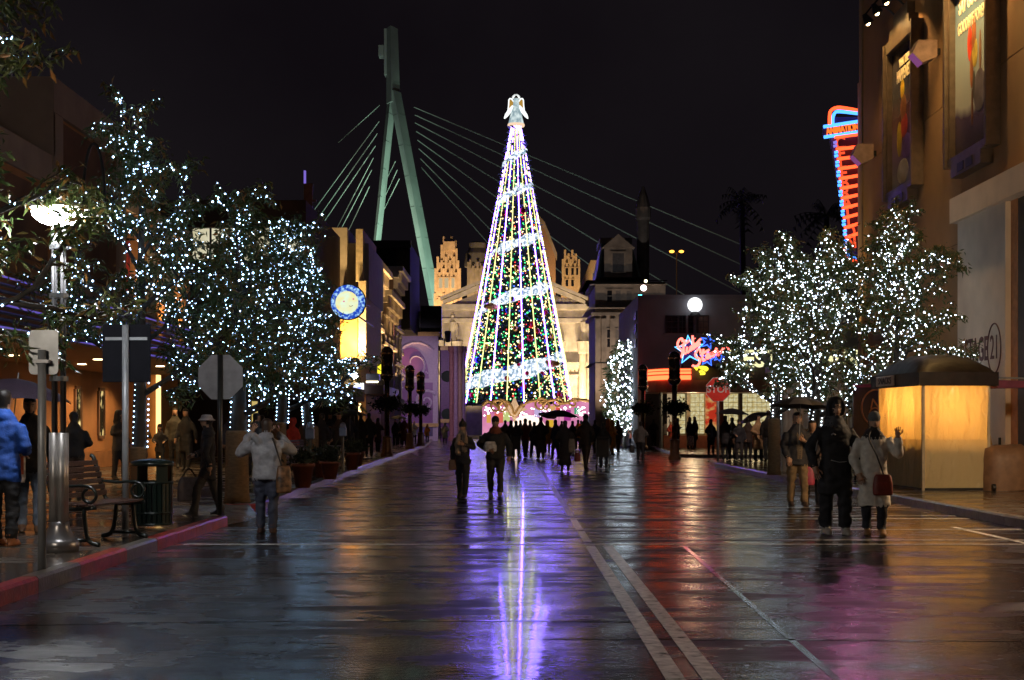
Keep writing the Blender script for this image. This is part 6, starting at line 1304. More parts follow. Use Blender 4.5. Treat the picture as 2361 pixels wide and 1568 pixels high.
    if hat == 'long': B.loft([(0, hy + .035 * k, .76 * k, .04 * k, .02 * k), (0, hy + .035 * k, .86 * k, .052 * k, .03 * k), (0, hy + .025 * k, .95 * k, .05 * k, .04 * k)], Hr, 14)
    B.bias = .018
    if hat in ('beanie', 'pompom'):
        Hc = mi(hatc); B.loft([(0, hy + .004 * k, .945 * k, .050 * k, .058 * k), (0, hy + .004 * k, .965 * k, .052 * k, .059 * k), (0, hy + .006 * k, .992 * k, .042 * k, .049 * k), (0, hy + .006 * k, 1.012 * k, .018 * k, .022 * k)], Hc, 16, 2.1)
        if hat == 'pompom': B.ball((0, hy + .006 * k, 1.028 * k), .020 * k, Hc, 10, 8)
    if hat == 'bucket':
        Hc = mi(hatc); B.loft([(0, hy, .945 * k, .088 * k, .095 * k), (0, hy, .952 * k, .088 * k, .095 * k), (0, hy, .962 * k, .056 * k, .062 * k), (0, hy, 1.0 * k, .048 * k, .054 * k), (0, hy, 1.006 * k, .03 * k, .034 * k)], Hc, 18, 2.1)
    if hat == 'hood':
        Hc = mi(hatc); B.loft([(0, hy + .045 * k, .835 * k, .066 * k, .05 * k), (0, hy + .035 * k, .88 * k, .064 * k, .052 * k), (0, hy + .026 * k, .94 * k, .062 * k, .055 * k), (0, hy + .018 * k, .985 * k, .054 * k, .056 * k), (0, hy + .01 * k, 1.015 * k, .03 * k, .036 * k)], Hc, 16, 2.2)
        pts = [(.057 * k * cos(a), hy - .022 * k, .935 * k + .075 * k * sin(a)) for a in np.linspace(-.75, pi + .75, 18)]; B.tube(pts, [.013 * k] * 18, Hc, 8)
    if hat == 'hooddown':
        Hc = mi(hatc); B.loft([(0, hy + .055 * k, .80 * k, .06 * k, .025 * k), (0, hy + .05 * k, .84 * k, .07 * k, .035 * k), (0, hy + .045 * k, .875 * k, .06 * k, .025 * k)], Hc, 14)
    if scarf:
        Sc = mi(scarf); B.loft([(0, hy + .012 * k, .835 * k, .064 * k, .066 * k), (0, hy + .01 * k, .855 * k, .062 * k, .064 * k), (0, hy + .01 * k, .872 * k, .05 * k, .055 * k)], Sc, 16)
        for sg, zz in ((-1, .58), (1, .62)): B.tube([(sg * .05 * k, hy - .05 * k, .84 * k), (sg * .055 * k, -.085 * k * bulk, .72 * k), (sg * .05 * k, -.09 * k * bulk, zz * k)], [.022 * k, .025 * k, .03 * k], Sc, 8)
    if collar:
        Cc = mi(collar); B.loft([(0, hy + .018 * k, .812 * k, .078 * k, .066 * k), (0, hy + .018 * k, .84 * k, .066 * k, .060 * k), (0, hy + .018 * k, .868 * k, .052 * k, .052 * k)], Cc, 16)
    B.bias = 0
    # arms: shoulder, elbow, wrist in body units of h; default hanging
    ar = random.Random(seed * 7 + 3)
    if arms is None:
        arms = {}
        for sg in (-1, 1):
            q = ar.random()
            if q < .3: arms[sg] = ((.15, .01, .65), (.09, -.12, .60))
            elif q < .45: arms[sg] = ((.16, -.03, .66), (.05, -.13, .70))
            else: arms[sg] = ((.13 + ar.uniform(0, .03), ar.uniform(-.03, .03), .64), (.135 + ar.uniform(0, .03), ar.uniform(-.07, .03), .50))
    for sg in (-1, 1):
        e, wv = arms.get(sg, ((.135, -.005 + .04 * stride * sg, .64), (.14, -.03 + .10 * stride * sg, .50)))
        sh = V((sg * .088 * k * bulk, -ly(.78 * k), .775 * k)); el = V((sg * e[0] * k * max(1, bulk * .97), e[1] * k, e[2] * k)); wr = V((sg * wv[0] * k, wv[1] * k, wv[2] * k))
        B.tube([sh, el, wr], [.040 * k * bulk, .037 * k * bulk, .030 * k], C_, 12)
        d = (wr - el).normalized(); pc = wr + d * .035 * k
        B.tube([wr - d * .01 * k, wr + d * .03 * k, wr + d * .06 * k], [.019 * k, .024 * k, .021 * k], Sk, 10)
        if fingers:
            side = d.cross(V((0, 1, 0))); side = side.normalized() if side.length > .1 else V((1, 0, 0)); nrm = side.cross(d).normalized()
            for q, (off, ln_) in enumerate(((-.017, .040), (-.006, .047), (.006, .044), (.016, .034))):
                b0 = wr + d * .055 * k + side * off * k; b1 = b0 + (d * ln_ * .55 + side * off * .25) * k; b2 = b1 + (d * ln_ * .4 - nrm * .012) * k
                B.tube([b0, b1, b2], [.0056 * k, .005 * k, .004 * k], Sk, 7, True)
            b0 = wr + d * .022 * k + side * .018 * k * -sg; b1 = b0 + (d * .02 - side * .02 * sg) * k; b2 = b1 + (d * .022 - side * .004 * sg) * k; B.tube([b0, b1, b2], [.0065 * k, .0058 * k, .0045 * k], Sk, 7, True)
    if extra: extra(B, mi, k)
    # one continuous surface
    me = bpy.data.meshes.new('body'); me.from_pydata(B.v, [], B.f); me.update(); ob = bpy.data.objects.new('body', me); C.objects.link(ob)
    md = ob.modifiers.new('r', 'REMESH'); md.mode = 'VOXEL'; md.voxel_size = vox; sm = ob.modifiers.new('s', 'SMOOTH'); sm.factor = .5; sm.iterations = 2 if vox > .02 else 3
    m2 = bpy.data.meshes.new_from_object(ob.evaluated_get(bpy.context.evaluated_depsgraph_get())); bpy.data.objects.remove(ob); bpy.data.meshes.remove(me)
    kd = kdtree.KDTree(len(B.p))
    for i, p in enumerate(B.p): kd.insert(p, i)
    kd.balance()
    nv = len(m2.vertices); cov = np.empty(nv * 3, np.float32); m2.vertices.foreach_get('co', cov); cov = cov.reshape(-1, 3)
    m2.calc_loop_triangles() if False else None
    cen = np.empty(len(m2.polygons) * 3, np.float32); m2.polygons.foreach_get('center', cen); cen = cen.reshape(-1, 3)
    def pick(c_):
        best = None
        for _, i, d_ in kd.find_n(c_, 9):
            q = d_ - B.pb[i]
            if best is None or q < best[0]: best = (q, i)
        return B.pm[best[1]]
    idx = np.array([pick(c_) for c_ in cen.tolist()], dtype=np.int32)
    hd = ((idx == Hr) | (idx == Sk)) & (cen[:, 2] > .868 * k) & (np.abs(cen[:, 0]) < .07 * k)      # one clean hairline
    hr_ = (cen[:, 2] > .965 * k) | ((cen[:, 1] > hy - .006 * k) & (cen[:, 2] > .905 * k)) | ((cen[:, 1] > hy + .018 * k) & (cen[:, 2] > .872 * k)); idx[hd & hr_] = Hr; idx[hd & ~hr_] = Sk
    # cloth folds
    nr = np.empty(nv * 3, np.float32); m2.vertices.foreach_get('normal', nr); nr = nr.reshape(-1, 3)
    am = .017 if vox < .02 else .014
    dis = np.array([noise.noise(V((float(c_[0]) * 7 + seed * 3.7, float(c_[1]) * 7, float(c_[2]) * (9 if c_[2] > .5 * k else 13)))) + .6 * noise.noise(V((float(c_[0]) * 15 + seed, float(c_[1]) * 15, float(c_[2]) * 22))) for c_ in cov]) * am
    dis[cov[:, 2] > .86 * k] = 0; cov2 = cov + nr * dis[:, None]; m2.vertices.foreach_set('co', cov2.astype(np.float32).ravel())
    m2.materials.clear()
    for m in mats: m2.materials.append(m)
    m2.polygons.foreach_set('material_index', idx); m2.polygons.foreach_set('use_smooth', np.ones(len(m2.polygons), bool)); m2.update()
    root = empty(name, loc, rz, label, 'person', group)
    if B.xv:
        bm = bmesh.new(); bm.from_mesh(m2); vv = [bm.verts.new(v) for v in B.xv]
        for f, mt in zip(B.xf, B.xm):
            try: q = bm.faces.new([vv[i] for i in f]); q.material_index = mt; q.smooth = True
            except ValueError: pass
        bm.to_mesh(m2); bm.free()
    body = bpy.data.objects.new('body', m2); C.objects.link(body); body.parent = root; body.name = 'body'
    if face and vox < .02:
        for sg in (-1, 1):
            m = MB(); m.ball((sg * .018 * k, hy - .0455 * k, .931 * k), (.0065 * k, .004 * k, .003 * k), 8, 5); m.build('eye', pm('eye_dark', (.02, .012, .01), .2), root, True)
            m = MB(); m.tube([(sg * .009 * k, hy - .048 * k, .942 * k), (sg * .028 * k, hy - .044 * k, .943 * k)], .0022 * k, 5); m.build('eyebrow', pm('brow_dark', (.02, .014, .01), .7), root)
        m = MB(); m.ball((0, hy - .0475 * k, .893 * k), (.013 * k, .004 * k, .0035 * k), 10, 5); m.build('mouth', pm('lip', (.26, .09, .07), .5), root, True)
    return root
def ground_pos(d, t_, z=0): Y = (CAMH - z) * F / (t_ / 2.3057 - HZ); return (dx(d, Y), Y, z)
def umbrella(label, loc, r_=.48, col=(.02, .02, .025), tilt=(0, 0), rz=0, shaft=.75, alt=None):
    s = empty('umbrella', loc, rz, label, 'umbrella', 'umbrellas'); M = RX(tilt[0]) @ RY(tilt[1]); vs = []; fs = []; mi_ = []; ring = [(.02, 0), (.25, -.03), (.5, -.10), (.78, -.22), (1, -.36)]
    n = 32
    for q, z in ring:
        for i in range(n):
            a = 2 * pi * i / n; sc_ = 1 - (.05 * (1 - abs((i % 4) - 2) / 2 if False else .06 * (1 - abs(cos(4 * a))))) * q; vs.append(tuple(M @ V((r_ * q * sc_ * cos(a), r_ * q * sc_ * sin(a), z * r_ + (.03 * r_ * abs(sin(4 * a)) if q == 1 else 0)))))
    for j in range(4):
        for i in range(n): a = j * n + i; b = j * n + (i + 1) % n; fs.append((a, b, b + n, a + n)); mi_.append((i // 4) % 2)
    mesh_obj('canopy', vs, fs, [cloth(col, .5, 'umbrella'), cloth(alt or col, .5, 'umbrella')], s, True, mi_)
    for i in range(8):
        a = 2 * pi * i / 8; m = MB(); m.tube([M @ V((0, 0, -.01)), M @ V((r_ * .5 * cos(a), r_ * .5 * sin(a), -.115 * r_)), M @ V((r_ * cos(a), r_ * sin(a), -.38 * r_))], .005, 4); m.build('rib', M_black, s)
    m = MB(); m.tube([M @ V((0, 0, .07)), M @ V((0, 0, -shaft))], .008, 6); m.build('shaft', M_galv, s); m = MB(); m.tube([M @ V((0, 0, -shaft)), M @ V((0, 0, -shaft - .12))], .014, 6); m.build('handle', M_black, s)
    return s
def bag(label, loc, w_, h_, dpt, col, rz=0, strap=None, name='bag', cat='bag', var=.25):
    s = empty(name, loc, rz, label, cat); vs = []; fs = []; rows = [(0, .92), (.1, 1), (.55, 1), (.9, .86), (1, .70)]; n = 16
    for q, sc_ in rows:
        for i in range(n):
            a = 2 * pi * i / n; c_, s_ = cos(a), sin(a); k_ = (abs(c_) ** 4 + abs(s_) ** 4) ** -.25; vs.append((c_ * k_ * w_ / 2 * sc_, s_ * k_ * dpt / 2 * (sc_ if q < .9 else .5), -h_ + q * h_))
    for j in range(4):
        for i in range(n): a = j * n + i; b = j * n + (i + 1) % n; fs.append((a, b, b + n, a + n))
    fs += [tuple(range(n - 1, -1, -1)), tuple(range(4 * n, 5 * n))]
    mesh_obj('pouch', vs, fs, pm('bag_%.2f_%.2f_%.2f' % col, col, .5, var=var, scale=14), s, True)
    if strap: m = MB(); m.tube(smooth(strap), .012, 6); m.build('strap', pm('bag_strap', (.025, .02, .02), .6), s)
    return s
DK = [(.016, .015, .018), (.035, .03, .03), (.06, .038, .028), (.02, .026, .05), (.07, .062, .055)]

# --- the couple in front on the right
p1 = ground_pos(1925, 1232)
def logo(B, mi, k):
    w_ = mi((.30, .28, .27)); B.tube([(-.055 * k, -.083 * k, .735 * k), (-.04 * k, -.086 * k, .745 * k), (-.025 * k, -.085 * k, .735 * k)], [.006 * k] * 3, w_, 6, True)
    B.tube([(-.142 * k, -.032 * k, .70 * k), (-.158 * k, -.04 * k, .615 * k)], [.006 * k] * 2, w_, 6, True)
    B.tube([(-.06 * k, -.09 * k, .55 * k), (.0, -.096 * k, .535 * k), (.06 * k, -.088 * k, .54 * k)], [.003 * k] * 3, mi((.3, .3, .3)), 5, True)
person('man in a black hooded parka and baggy black trousers walking towards the camera', p1, R(6), 1.78, (.013, .012, .014), (.012, .011, .014), (.42, .38, .32), hem=.30, hat='hood', hatc=(.011, .010, .012), stride=.09, baggy=.010, vox=.013, bulk=1.12, fingers=True, seed=1, scarf=None, collar=(.05, .05, .055), extra=logo,
       arms={-1: ((.175, .0, .64), (.165, -.04, .50)), 1: ((.17, .0, .63), (.175, -.035, .49))})
p2 = ground_pos(2015, 1234)
woman = person('woman in a long cream coat raising one hand beside the man in black', p2, R(-4), 1.60, (.62, .57, .49), (.012, .012, .018), (.28, .14, .05), hem=.24, hat='beanie', hatc=(.10, .11, .11), stride=.05, vox=.013, bulk=1.12, fingers=True, seed=2, collar=(.018, .016, .018),
       arms={-1: ((.15, .02, .63), (.13, -.05, .50)), 1: ((.17, -.06, .66), (.165, -.13, .80))})
bag('dark red shoulder bag hanging against the cream coat', (p2[0] + .06, p2[1] - .21, .80), .25, .27, .09, (.17, .022, .014), R(-4), [(.02, .02, -.02), (-.08, .0, .25), (-.17, .02, .45), (-.13, .13, .56)])
# man under the umbrella behind, and a child-sized figure with a pink bag
p3 = ground_pos(1838, 1168)
person('man in a dark quilted jacket and khaki trousers under a striped umbrella', p3, R(8), 1.66, (.022, .022, .028), (.22, .145, .07), (.06, .04, .03), hem=.44, stride=.10, vox=.018, bulk=1.12, fingers=True, seed=3, inner=(.14, .10, .06), arms={-1: ((.14, .0, .65), (.12, -.04, .52)), 1: ((.12, -.06, .64), (.02, -.14, .70))})
umbrella('black and grey umbrella held low over the man in khaki trousers', (p3[0] + .02, p3[1] - .22, 1.93), .52, (.012, .012, .016), (-.05, .06), .2, .72, (.10, .095, .10))
p4 = ground_pos(1882, 1168)
person('figure half hidden behind the man in black, pale hood, dark trousers', (p4[0], p4[1] + .35, 0), 0, 1.52, (.03, .025, .03), (.012, .012, .014), hat='hooddown', hatc=(.4, .37, .33), vox=.02, seed=4, stride=.1)
bag('pink shopping bag swinging behind the man in black', (p4[0] - .17, p4[1] - .05, .70), .26, .32, .1, (.38, .045, .09), 0, [(-.08, 0, 0), (0, 0, .14), (.08, 0, 0)], 'shopping_bag')
# --- the couple walking up the middle
p5 = ground_pos(1067, 1148)
person('woman in a pompom hat with a long beige scarf walking up the middle', p5, R(-15), 1.50, (.014, .013, .016), (.012, .012, .014), (.05, .028, .02), hem=.44, hat='pompom', hatc=(.014, .012, .014), scarf=(.26, .20, .15), stride=.10, vox=.018, fingers=True, seed=5)
bag('small brown bag at the hip of the woman with the scarf', (p5[0] - .2, p5[1], .75), .16, .2, .08, (.16, .08, .04), 0)
p6 = ground_pos(1142, 1144)
person('man in a dark jacket with orange collar carrying a white bag in the middle', p6, R(5), 1.60, (.014, .013, .015), (.03, .027, .027), (.3, .28, .25), hem=.47, hat='beanie', hatc=(.012, .012, .012), stride=.11, vox=.018, bulk=1.14, fingers=True, seed=6, collar=(.18, .04, .015), arms={-1: ((.175, .03, .65), (.08, -.12, .58)), 1: ((.16, .0, .64), (.17, -.02, .50))})
bag('crumpled white plastic bag under the arm of the man in the middle', (p6[0] - .1, p6[1] - .17, 1.1), .26, .2, .1, (.42, .42, .44), .3, name='plastic_bag', var=.5)
# --- woman photographing, from behind
p7 = ground_pos(615, 1230)
def rain(B, mi, k): B.tube([(.0, .02, .79 * k), (.06 * k, .075 * k, .80 * k), (.11 * k, .06 * k, .87 * k)], [.03 * k, .035 * k, .03 * k], mi((.32, .31, .31)), 8)
person('woman in a pale raincoat seen from behind raising a camera at the kerb', p7, R(180), 1.52, (.34, .33, .335), (.045, .05, .075), (.10, .05, .035), hem=.47, hat='hooddown', hatc=(.30, .29, .30), hair=(.05, .028, .016), vox=.014, bulk=1.25, fingers=True, seed=7, face=False, extra=rain, stride=.03, arms={1: ((.21, -.10, .70), (.17, -.20, .88)), -1: ((.17, -.13, .72), (.07, -.20, .87))})
bag('patterned brown shoulder bag on the woman photographing', (p7[0] + .24, p7[1] - .08, .90), .2, .36, .14, (.16, .075, .03), R(20), [(-.02, 0, -.03), (-.1, .0, .22), (-.14, .04, .36), (-.10, .14, .2)], var=.9)
cm = empty('camera', (p7[0] - .1, p7[1] + .33, 1.36), 0, 'small black camera held up by the woman photographing', 'camera'); m = MB(); m.box(-.06, .06, -.025, .025, -.035, .035, bev=.006); m.build('case', M_black, cm); m = MB(); m.lathe([(.025, 0), (.025, .04)], 12, (0, 0, 0), T(0, .025, 0) @ RX(-pi / 2)); m.build('lens', M_black, cm)
# --- left pavement people
p8 = (gx(208, 21.2), 21.2, KZ * .6)
person('person in a black coat and broad pale hat walking across the ramp', p8, R(-75), 1.50, (.013, .012, .015), (.05, .045, .045), (.04, .035, .03), hem=.36, hat='bucket', hatc=(.42, .38, .38), stride=.2, vox=.018, fingers=True, seed=8)
bag('pale carrier bag held by the person in the broad hat', (p8[0] - .26, p8[1] - .1, .66), .34, .36, .1, (.30, .25, .25), R(20), [(-.1, 0, 0), (0, 0, .13), (.1, 0, 0)], 'carrier_bag')
p9 = (gx(3, 15.2), 15.2, KZ)
person('person in a bright blue jersey cut off by the left edge', p9, R(170), 1.68, (.015, .075, .36), (.012, .012, .014), (.35, .12, .04), hem=.42, vox=.018, bulk=1.1, seed=9, face=False, fingers=True)
umbrella('dark purple umbrella over the people at the left edge', (gx(18, 16.6), 16.6, 1.98), .62, (.028, .018, .030), (.03, .1), .3, .8)
p10 = (gx(30, 17.2), 17.2, KZ)
person('person in faded jeans and dark jacket behind the grey sign pole', p10, R(20), 1.64, (.014, .013, .014), (.09, .105, .13), (.10, .05, .025), hem=.44, stride=.12, vox=.018, seed=10, fingers=True)
wb = bag('white and orange carrier bag slung by the person in jeans', (p10[0] - .12, p10[1] - .2, 1.30), .26, .55, .14, (.55, .50, .46), .3, name='carrier_bag', var=.6)
m = MB(); m.box(.02, .11, -.085, -.075, -.45, -.05, bev=.002); m.build('orange_print', pm('orange_bag_print', (.6, .10, .03), .5), wb)
person('person in a black jacket and beige belt standing behind the bench', (gx(74, 24), 24, KZ), R(200), 1.52, (.012, .012, .013), (.06, .04, .03), hem=.50, vox=.025, seed=11, face=False, bulk=1.15, stripe=None, lean=.06)
person('child in a dark hooded coat walking by the orange wall', (gx(160, 40.5), 40.5, KZ), R(10), 1.30, (.016, .015, .018), (.015, .015, .017), hem=.38, hat='hood', hatc=(.03, .025, .02), vox=.028, seed=12, stride=.08)
person('man in a long black coat by the orange wall, right of the child', (gx(186, 40), 40, KZ), R(-10), 1.74, (.011, .011, .013), (.014, .014, .016), hem=.30, vox=.028, seed=13, stride=.08)
person('person in a mottled dark jacket between the child and the long coat', (gx(175, 42), 42, KZ), R(10), 1.78, (.045, .04, .028), (.016, .016, .018), vox=.03, seed=14, stride=.06)
person('person in a tan coat half behind the lit trunk by the litter bin', (gx(141, 36), 36, KZ), R(160), 1.6, (.20, .13, .07), (.02, .02, .02), hem=.3, vox=.03, seed=15, face=False)
person('person in a bright red hooded jacket behind the benches', (gx(293, 41), 41, KZ), R(150), 1.48, (.50, .045, .03), (.015, .015, .017), hat='hood', hatc=(.5, .045, .03), vox=.028, seed=16, face=False, hem=.52)
grp = [(303, 43, 1.45, 'in a brown jacket with a round bag'), (322, 41, 1.62, 'in a dark coat behind the first parking meter'), (339, 45, 1.66, 'in a black coat under the awning edge'), (349, 50, 1.70, 'standing with back turned behind the last bench'), (361, 56, 1.72, 'in black, left of a pair past the benches'), (369, 57, 1.76, 'in black, right of a pair past the benches'), (262, 46, 1.6, 'in a grey jacket behind the photographing woman'), (276, 47, 1.64, 'in a brown coat near the yellow doorway'), (256, 30.5, 1.55, 'in camouflage trousers past the stop sign post')]
for i, (px_, y, h_, w_) in enumerate(grp):
    person('person ' + w_, (gx(px_, y), y, KZ), R((170, 150, 10, 180, 175, 185, 160, 20, 100)[i]), h_, [(.07, .045, .03), DK[0], DK[1], DK[3], DK[0], DK[0], (.06, .065, .07), (.13, .085, .05), (.05, .055, .06)][i], [(.02,) * 3, (.015,) * 3, (.015,) * 3, (.012,) * 3, (.012,) * 3, (.012,) * 3, (.02,) * 3, (.02,) * 3, (.14, .13, .09)][i], vox=.03, seed=20 + i, stride=.05, face=(i in (2, 7)), hem=.42)
for i, (px_, y, h_, c_, w_) in enumerate(((232, 34, 1.66, (.05, .05, .07), 'in a navy jacket between the trunks and the orange entrance'), (246, 36, 1.58, (.10, .07, .05), 'in a brown coat beside the wrapped trunk'), (312, 47, 1.6, (.11, .10, .09), 'in a grey coat between the red jacket and the benches'), (330, 52, 1.7, (.03, .03, .035), 'tall and dark under the awning'), (378, 66, 1.6, (.05, .03, .03), 'in a dark brown coat near the first capsule lamp post'), (119, 33, 1.62, (.05, .045, .04), 'in dark clothes by the slit windows'))):
    person('person ' + w_, (gx(px_, y), y, KZ), R((30, 200, 170, 20, 160, 60)[i]), h_, c_, (.02, .02, .022), vox=.032, seed=140 + i, stride=.07, hem=(.44, .3, .34, .44, .3, .44)[i], hat=(None, 'beanie', 'hooddown', None, 'long', 'hood')[i], hatc=c_)
umbrella('dark umbrella over the people behind the last bench', (gx(350, 49), 49, 1.95), .6, (.018, .018, .02))
# far left group by the hoarding
for i, (d, Y, h_, c_, w_) in enumerate(((912, 84, 1.6, DK[0], 'in black, leftmost before the hoarding'), (922, 86, 1.64, DK[3], 'in a dark jacket with a pale bag before the hoarding'), (932, 84, 1.72, (.09, .018, .02), 'in a long dark red coat before the hoarding'), (955, 92, 1.5, (.4, .4, .4), 'in a pale coat behind a lamp post'), (985, 98, 1.3, (.62, .20, .02), 'in a short orange coat by the left kerb end'))):
    person('person ' + w_, (dx(d, Y), Y, KZ), R(10 * i - 20), h_, c_, DK[0], vox=.04, seed=40 + i, hem=.4 if i != 2 else .2, hat='hood' if i == 4 else None, hatc=c_, inner=(.2, .2, .22) if i == 1 else None)
umbrella('black umbrella over the group before the hoarding', (dx(918, 83), 83.5, 1.95), .55, (.015, .015, .017))
person('person in a white rain poncho before the purple hoarding', (dx(1026, 104), 104, 0), 0, 1.55, (.50, .53, .48), DK[0], hem=.28, hat='hood', hatc=(.5, .53, .48), vox=.04, seed=46, bulk=1.2)
# the crowd in the middle, seen from behind
crowd = [(1178, 62, 1.62, DK[0], 'in a dark coat at the left end of the crowd', .36), (1190, 60, 1.60, DK[1], 'leaning over a pushchair in the crowd', .42), (1211, 61, 1.68, (.16, .025, .012), 'in a dark red jacket inside the crowd', .46), (1232, 60, 1.55, DK[4], 'in a grey brown jacket left of the flat cap', .44), (1247, 59, 1.74, DK[0], 'with a flat cap and rucksack in the crowd', .46), (1281, 58, 1.64, DK[3], 'under the large black umbrella in the crowd', .40),
         (1303, 43.5, 1.56, (.018, .012, .013), 'in a long dark skirt carrying a pale shoulder bag', .34), (1350, 45, 1.76, (.022, .016, .014), 'in a broad brown black coat, largest of the crowd', .44), (1392, 46.5, 1.50, DK[0], 'pushing a stroller at the right of the crowd', .44), (1165, 75, 1.66, DK[4], 'in dark grey behind the left of the crowd', .42), (1222, 78, 1.66, DK[1], 'deep in the crowd under a small umbrella', .42), (1262, 70, 1.62, (.55, .26, .02), 'in a yellow raincoat between the umbrellas', .30),
         (1320, 72, 1.62, DK[0], 'behind the long skirt in the crowd', .42), (1333, 80, 1.7, (.5, .24, .02), 'in a yellow hood above the crowd', .4), (1372, 68, 1.66, DK[3], 'between the big coat and the stroller', .42), (1402, 74, 1.7, (.52, .17, .03), 'in an orange jacket near the small lit tree', .45), (1412, 66, 1.62, (.60, .25, .02), 'in a full yellow rain suit walking right', .22), (1425, 72, 1.66, (.07, .065, .06), 'in grey behind the yellow rain suit', .42), (1457, 84, 1.5, (.60, .18, .12), 'in a salmon pink coat by the right lamp post', .40), (1145, 80, 1.6, (.12, .16, .15), 'in a grey green coat behind the man with the white bag', .42), (1340, 88, 1.68, DK[1], 'far in the crowd before the stage', .42), (1295, 92, 1.66, DK[2], 'far in the crowd under the bright arch', .42), (1200, 90, 1.7, DK[0], 'far in the crowd left of the bright arch', .42)]
for i, (d, Y, h_, c_, w_, hm) in enumerate(crowd):
    yl = c_[0] > .5
    person('person ' + w_, (dx(d, Y), Y, 0), R(180 + (i * 53) % 90 - 45) if i != 16 else R(100), h_, c_, (.58, .25, .02) if i == 16 else DK[i % 5], vox=.032 if Y < 50 else .04, seed=60 + i, hem=hm, face=False, stride=.04 + .04 * (i % 4), bulk=(1.0, 1.16, 1.05, .95, 1.22)[i % 5] + .08 * (i == 7), hat=('hood' if yl else ('beanie' if i in (2, 4, 7) else None)), hatc=c_ if yl else (.015, .014, .014), skirt=((.02, .012, .014), .12) if i == 6 else None, hair=(.012, .009, .008))
umbrella('large black umbrella over the middle of the crowd', (dx(1290, 58), 58, 2.03), .82, (.012, .012, .015), (.0, .05), .1, .9)
umbrella('small tilted black umbrella left in the crowd', (dx(1266, 74), 76, 2.05), .5, (.014, .014, .016), (.3, .2))
bag('pale canvas shoulder bag beside the long skirt', (dx(1318, 43.5), 43.4, 1.0), .2, .42, .1, (.25, .21, .16), 0, [(-.05, 0, 0), (-.1, 0, .3), (-.05, 0, .0)])
bag('salmon red shopping bag between the long skirt and the big coat', (dx(1331, 45), 44.8, .55), .18, .28, .08, (.35, .07, .06), 0, name='shopping_bag')
def stroller(label, loc, rz):
    s = empty('stroller', loc, rz, label, 'stroller', 'strollers'); m = MB(); m.box(-.18, .18, -.22, .16, .42, .50); m.box(-.18, .18, .12, .18, .5, .92); m.build('seat', pm('stroller_fabric', (.035, .03, .03), .7), s)
    m = MB(); m.prism([(-.3, .92), (-.26, 1.02), (-.05, 1.06), (.18, .93), (.16, .88)], 'x', -.19, .19); m.build('hood', pm('stroller_hood', (.05, .045, .04), .6), s)
    for x in (-.2, .2): m = MB(); m.tube([(x, -.3, .1), (x, .1, .5), (x, .42, 1.0)], .014, 6); m.tube([(x, .3, .1), (x, -.05, .5)], .014, 6); m.build('frame', M_galv, s)
    m = MB(); m.tube([(-.2, .42, 1.0), (.2, .42, 1.0)], .016, 6); m.build('handle', M_black, s)
    for x in (-.2, .2):
        for y in (-.3, .3): m = MB(); m.lathe([(.09, -.02), (.1, 0), (.09, .02)], 14, (0, 0, 0), T(x, y, .1) @ RY(pi / 2)); m.build('wheel', M_black, s)
stroller('pushchair with grey hood at the left of the crowd', (dx(1188, 58), 58, 0), R(185)); stroller('stroller with a dark hood at the right of the crowd', (dx(1393, 44), 44.6, 0), R(175))
pg = ground_pos(1477, 1063)
person('person in a grey jacket seen from behind on the right side of the road', pg, R(180), 1.56, (.12, .11, .10), (.016, .016, .02), hem=.47, vox=.028, seed=90, face=False, bulk=1.12, stride=.09)
bag('black handbag hanging beside the person in the grey jacket', (pg[0] - .34, pg[1], .62), .2, .3, .1, (.015, .015, .016), 0, [(-.06, 0, 0), (0, 0, .15), (.06, 0, 0)])
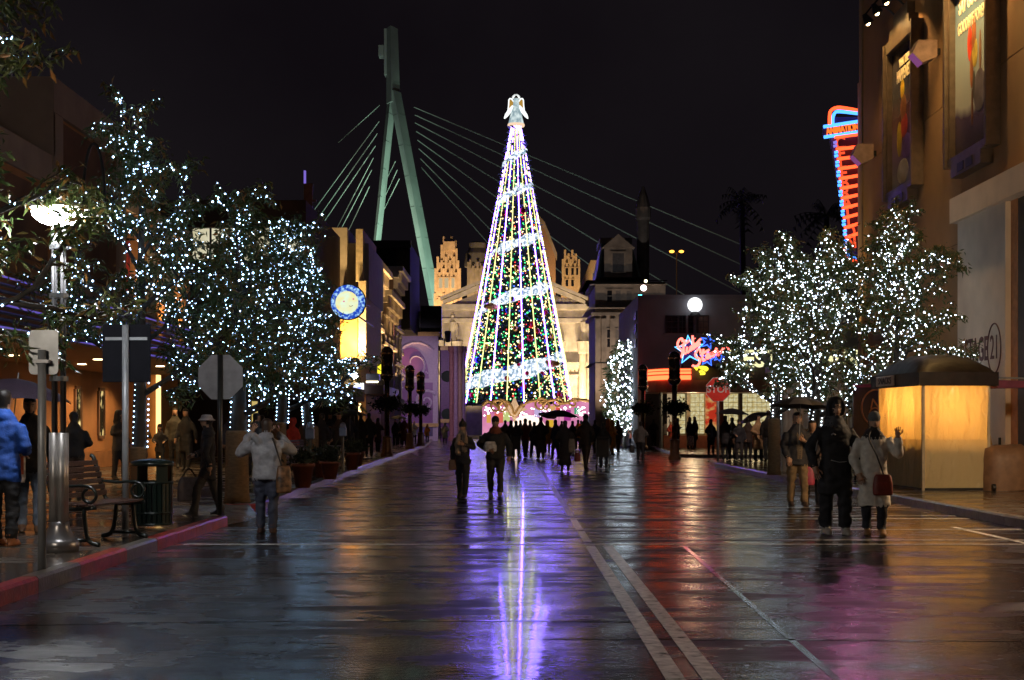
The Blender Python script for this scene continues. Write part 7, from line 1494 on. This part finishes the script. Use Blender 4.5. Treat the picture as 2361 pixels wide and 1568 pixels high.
# right pavement group
rg_ = [(1507, 82, 1.62, DK[0], DK[0], 'in a dark coat before the pale restaurant wall', 170, .4), (1535, 80, 1.5, (.5, .45, .38), (.02,) * 3, 'in a white jacket photographing by the restaurant door', 150, .48), (1546, 78, 1.45, (.5, .05, .03), (.5, .3, .02), 'in a red jacket and yellow trousers by the restaurant door', 30, .42), (1562, 72, 1.62, DK[1], DK[0], 'in black behind the right capsule lamp post', 90, .4), (1590, 73, 1.68, DK[0], DK[0], 'in a black coat at the doorway, left of the pair', 60, .3), (1602, 73, 1.7, DK[0], DK[0], 'in a black coat at the doorway, right of the pair', -60, .3),
       (1639, 60, 1.52, (.02, .02, .024), (.015,) * 3, 'with long hair in a short dark coat left of the stop sign', 10, .40), (1672, 51.5, 1.62, DK[0], DK[0], 'under the black umbrella by the stop sign', 160, .36), (1688, 52, 1.55, (.09, .05, .03), DK[0], 'with a brown rucksack under the black umbrella', 175, .46), (1704, 51, 1.48, (.018, .018, .024), DK[1], 'in a dark jacket facing the camera right of the umbrella', 0, .44), (1725, 53, 1.55, DK[2], DK[0], 'in dark clothes behind the beige coat', 170, .40), (1748, 50, 1.62, (.34, .21, .10), (.02,) * 3, 'in a long beige coat with long hair on the right pavement', 20, .26), (1772, 49, 1.78, (.028, .026, .028), (.14, .15, .17), 'tall in a dark jacket and jeans beside the beige coat', 175, .48)]
for i, (d, Y, h_, c_, pc, w_, a, hm) in enumerate(rg_):
    person('person ' + w_, (dx(d, Y), Y, KZ), R(a), h_, c_, pc, vox=.03 if Y < 62 else .04, seed=100 + i, hem=hm, stride=.05, face=a < 90, hat='long' if i in (6, 11) else ('beanie' if i in (9,) else None), inner=(.16, .17, .2) if i == 6 else None)
umbrella('black umbrella by the stop sign on the right pavement', (dx(1688, 51.3), 51.3, 2.02), .62, (.010, .010, .012), (0, .05), .2, .85)
umbrella('tilted dark umbrella behind the beige coat', (dx(1735, 54), 54, 1.85), .55, (.03, .026, .028), (.1, -.4), .1, .7)
bag('white carrier bag with red print held at the doorway', (dx(1591, 72.6), 72.4, .85), .34, .5, .12, (.6, .45, .4), 0, name='carrier_bag', var=.6)
bag('brown rucksack on the person under the black umbrella', (dx(1688, 51.6), 51.78, 1.12), .3, .42, .16, (.12, .065, .035), 0, name='rucksack')
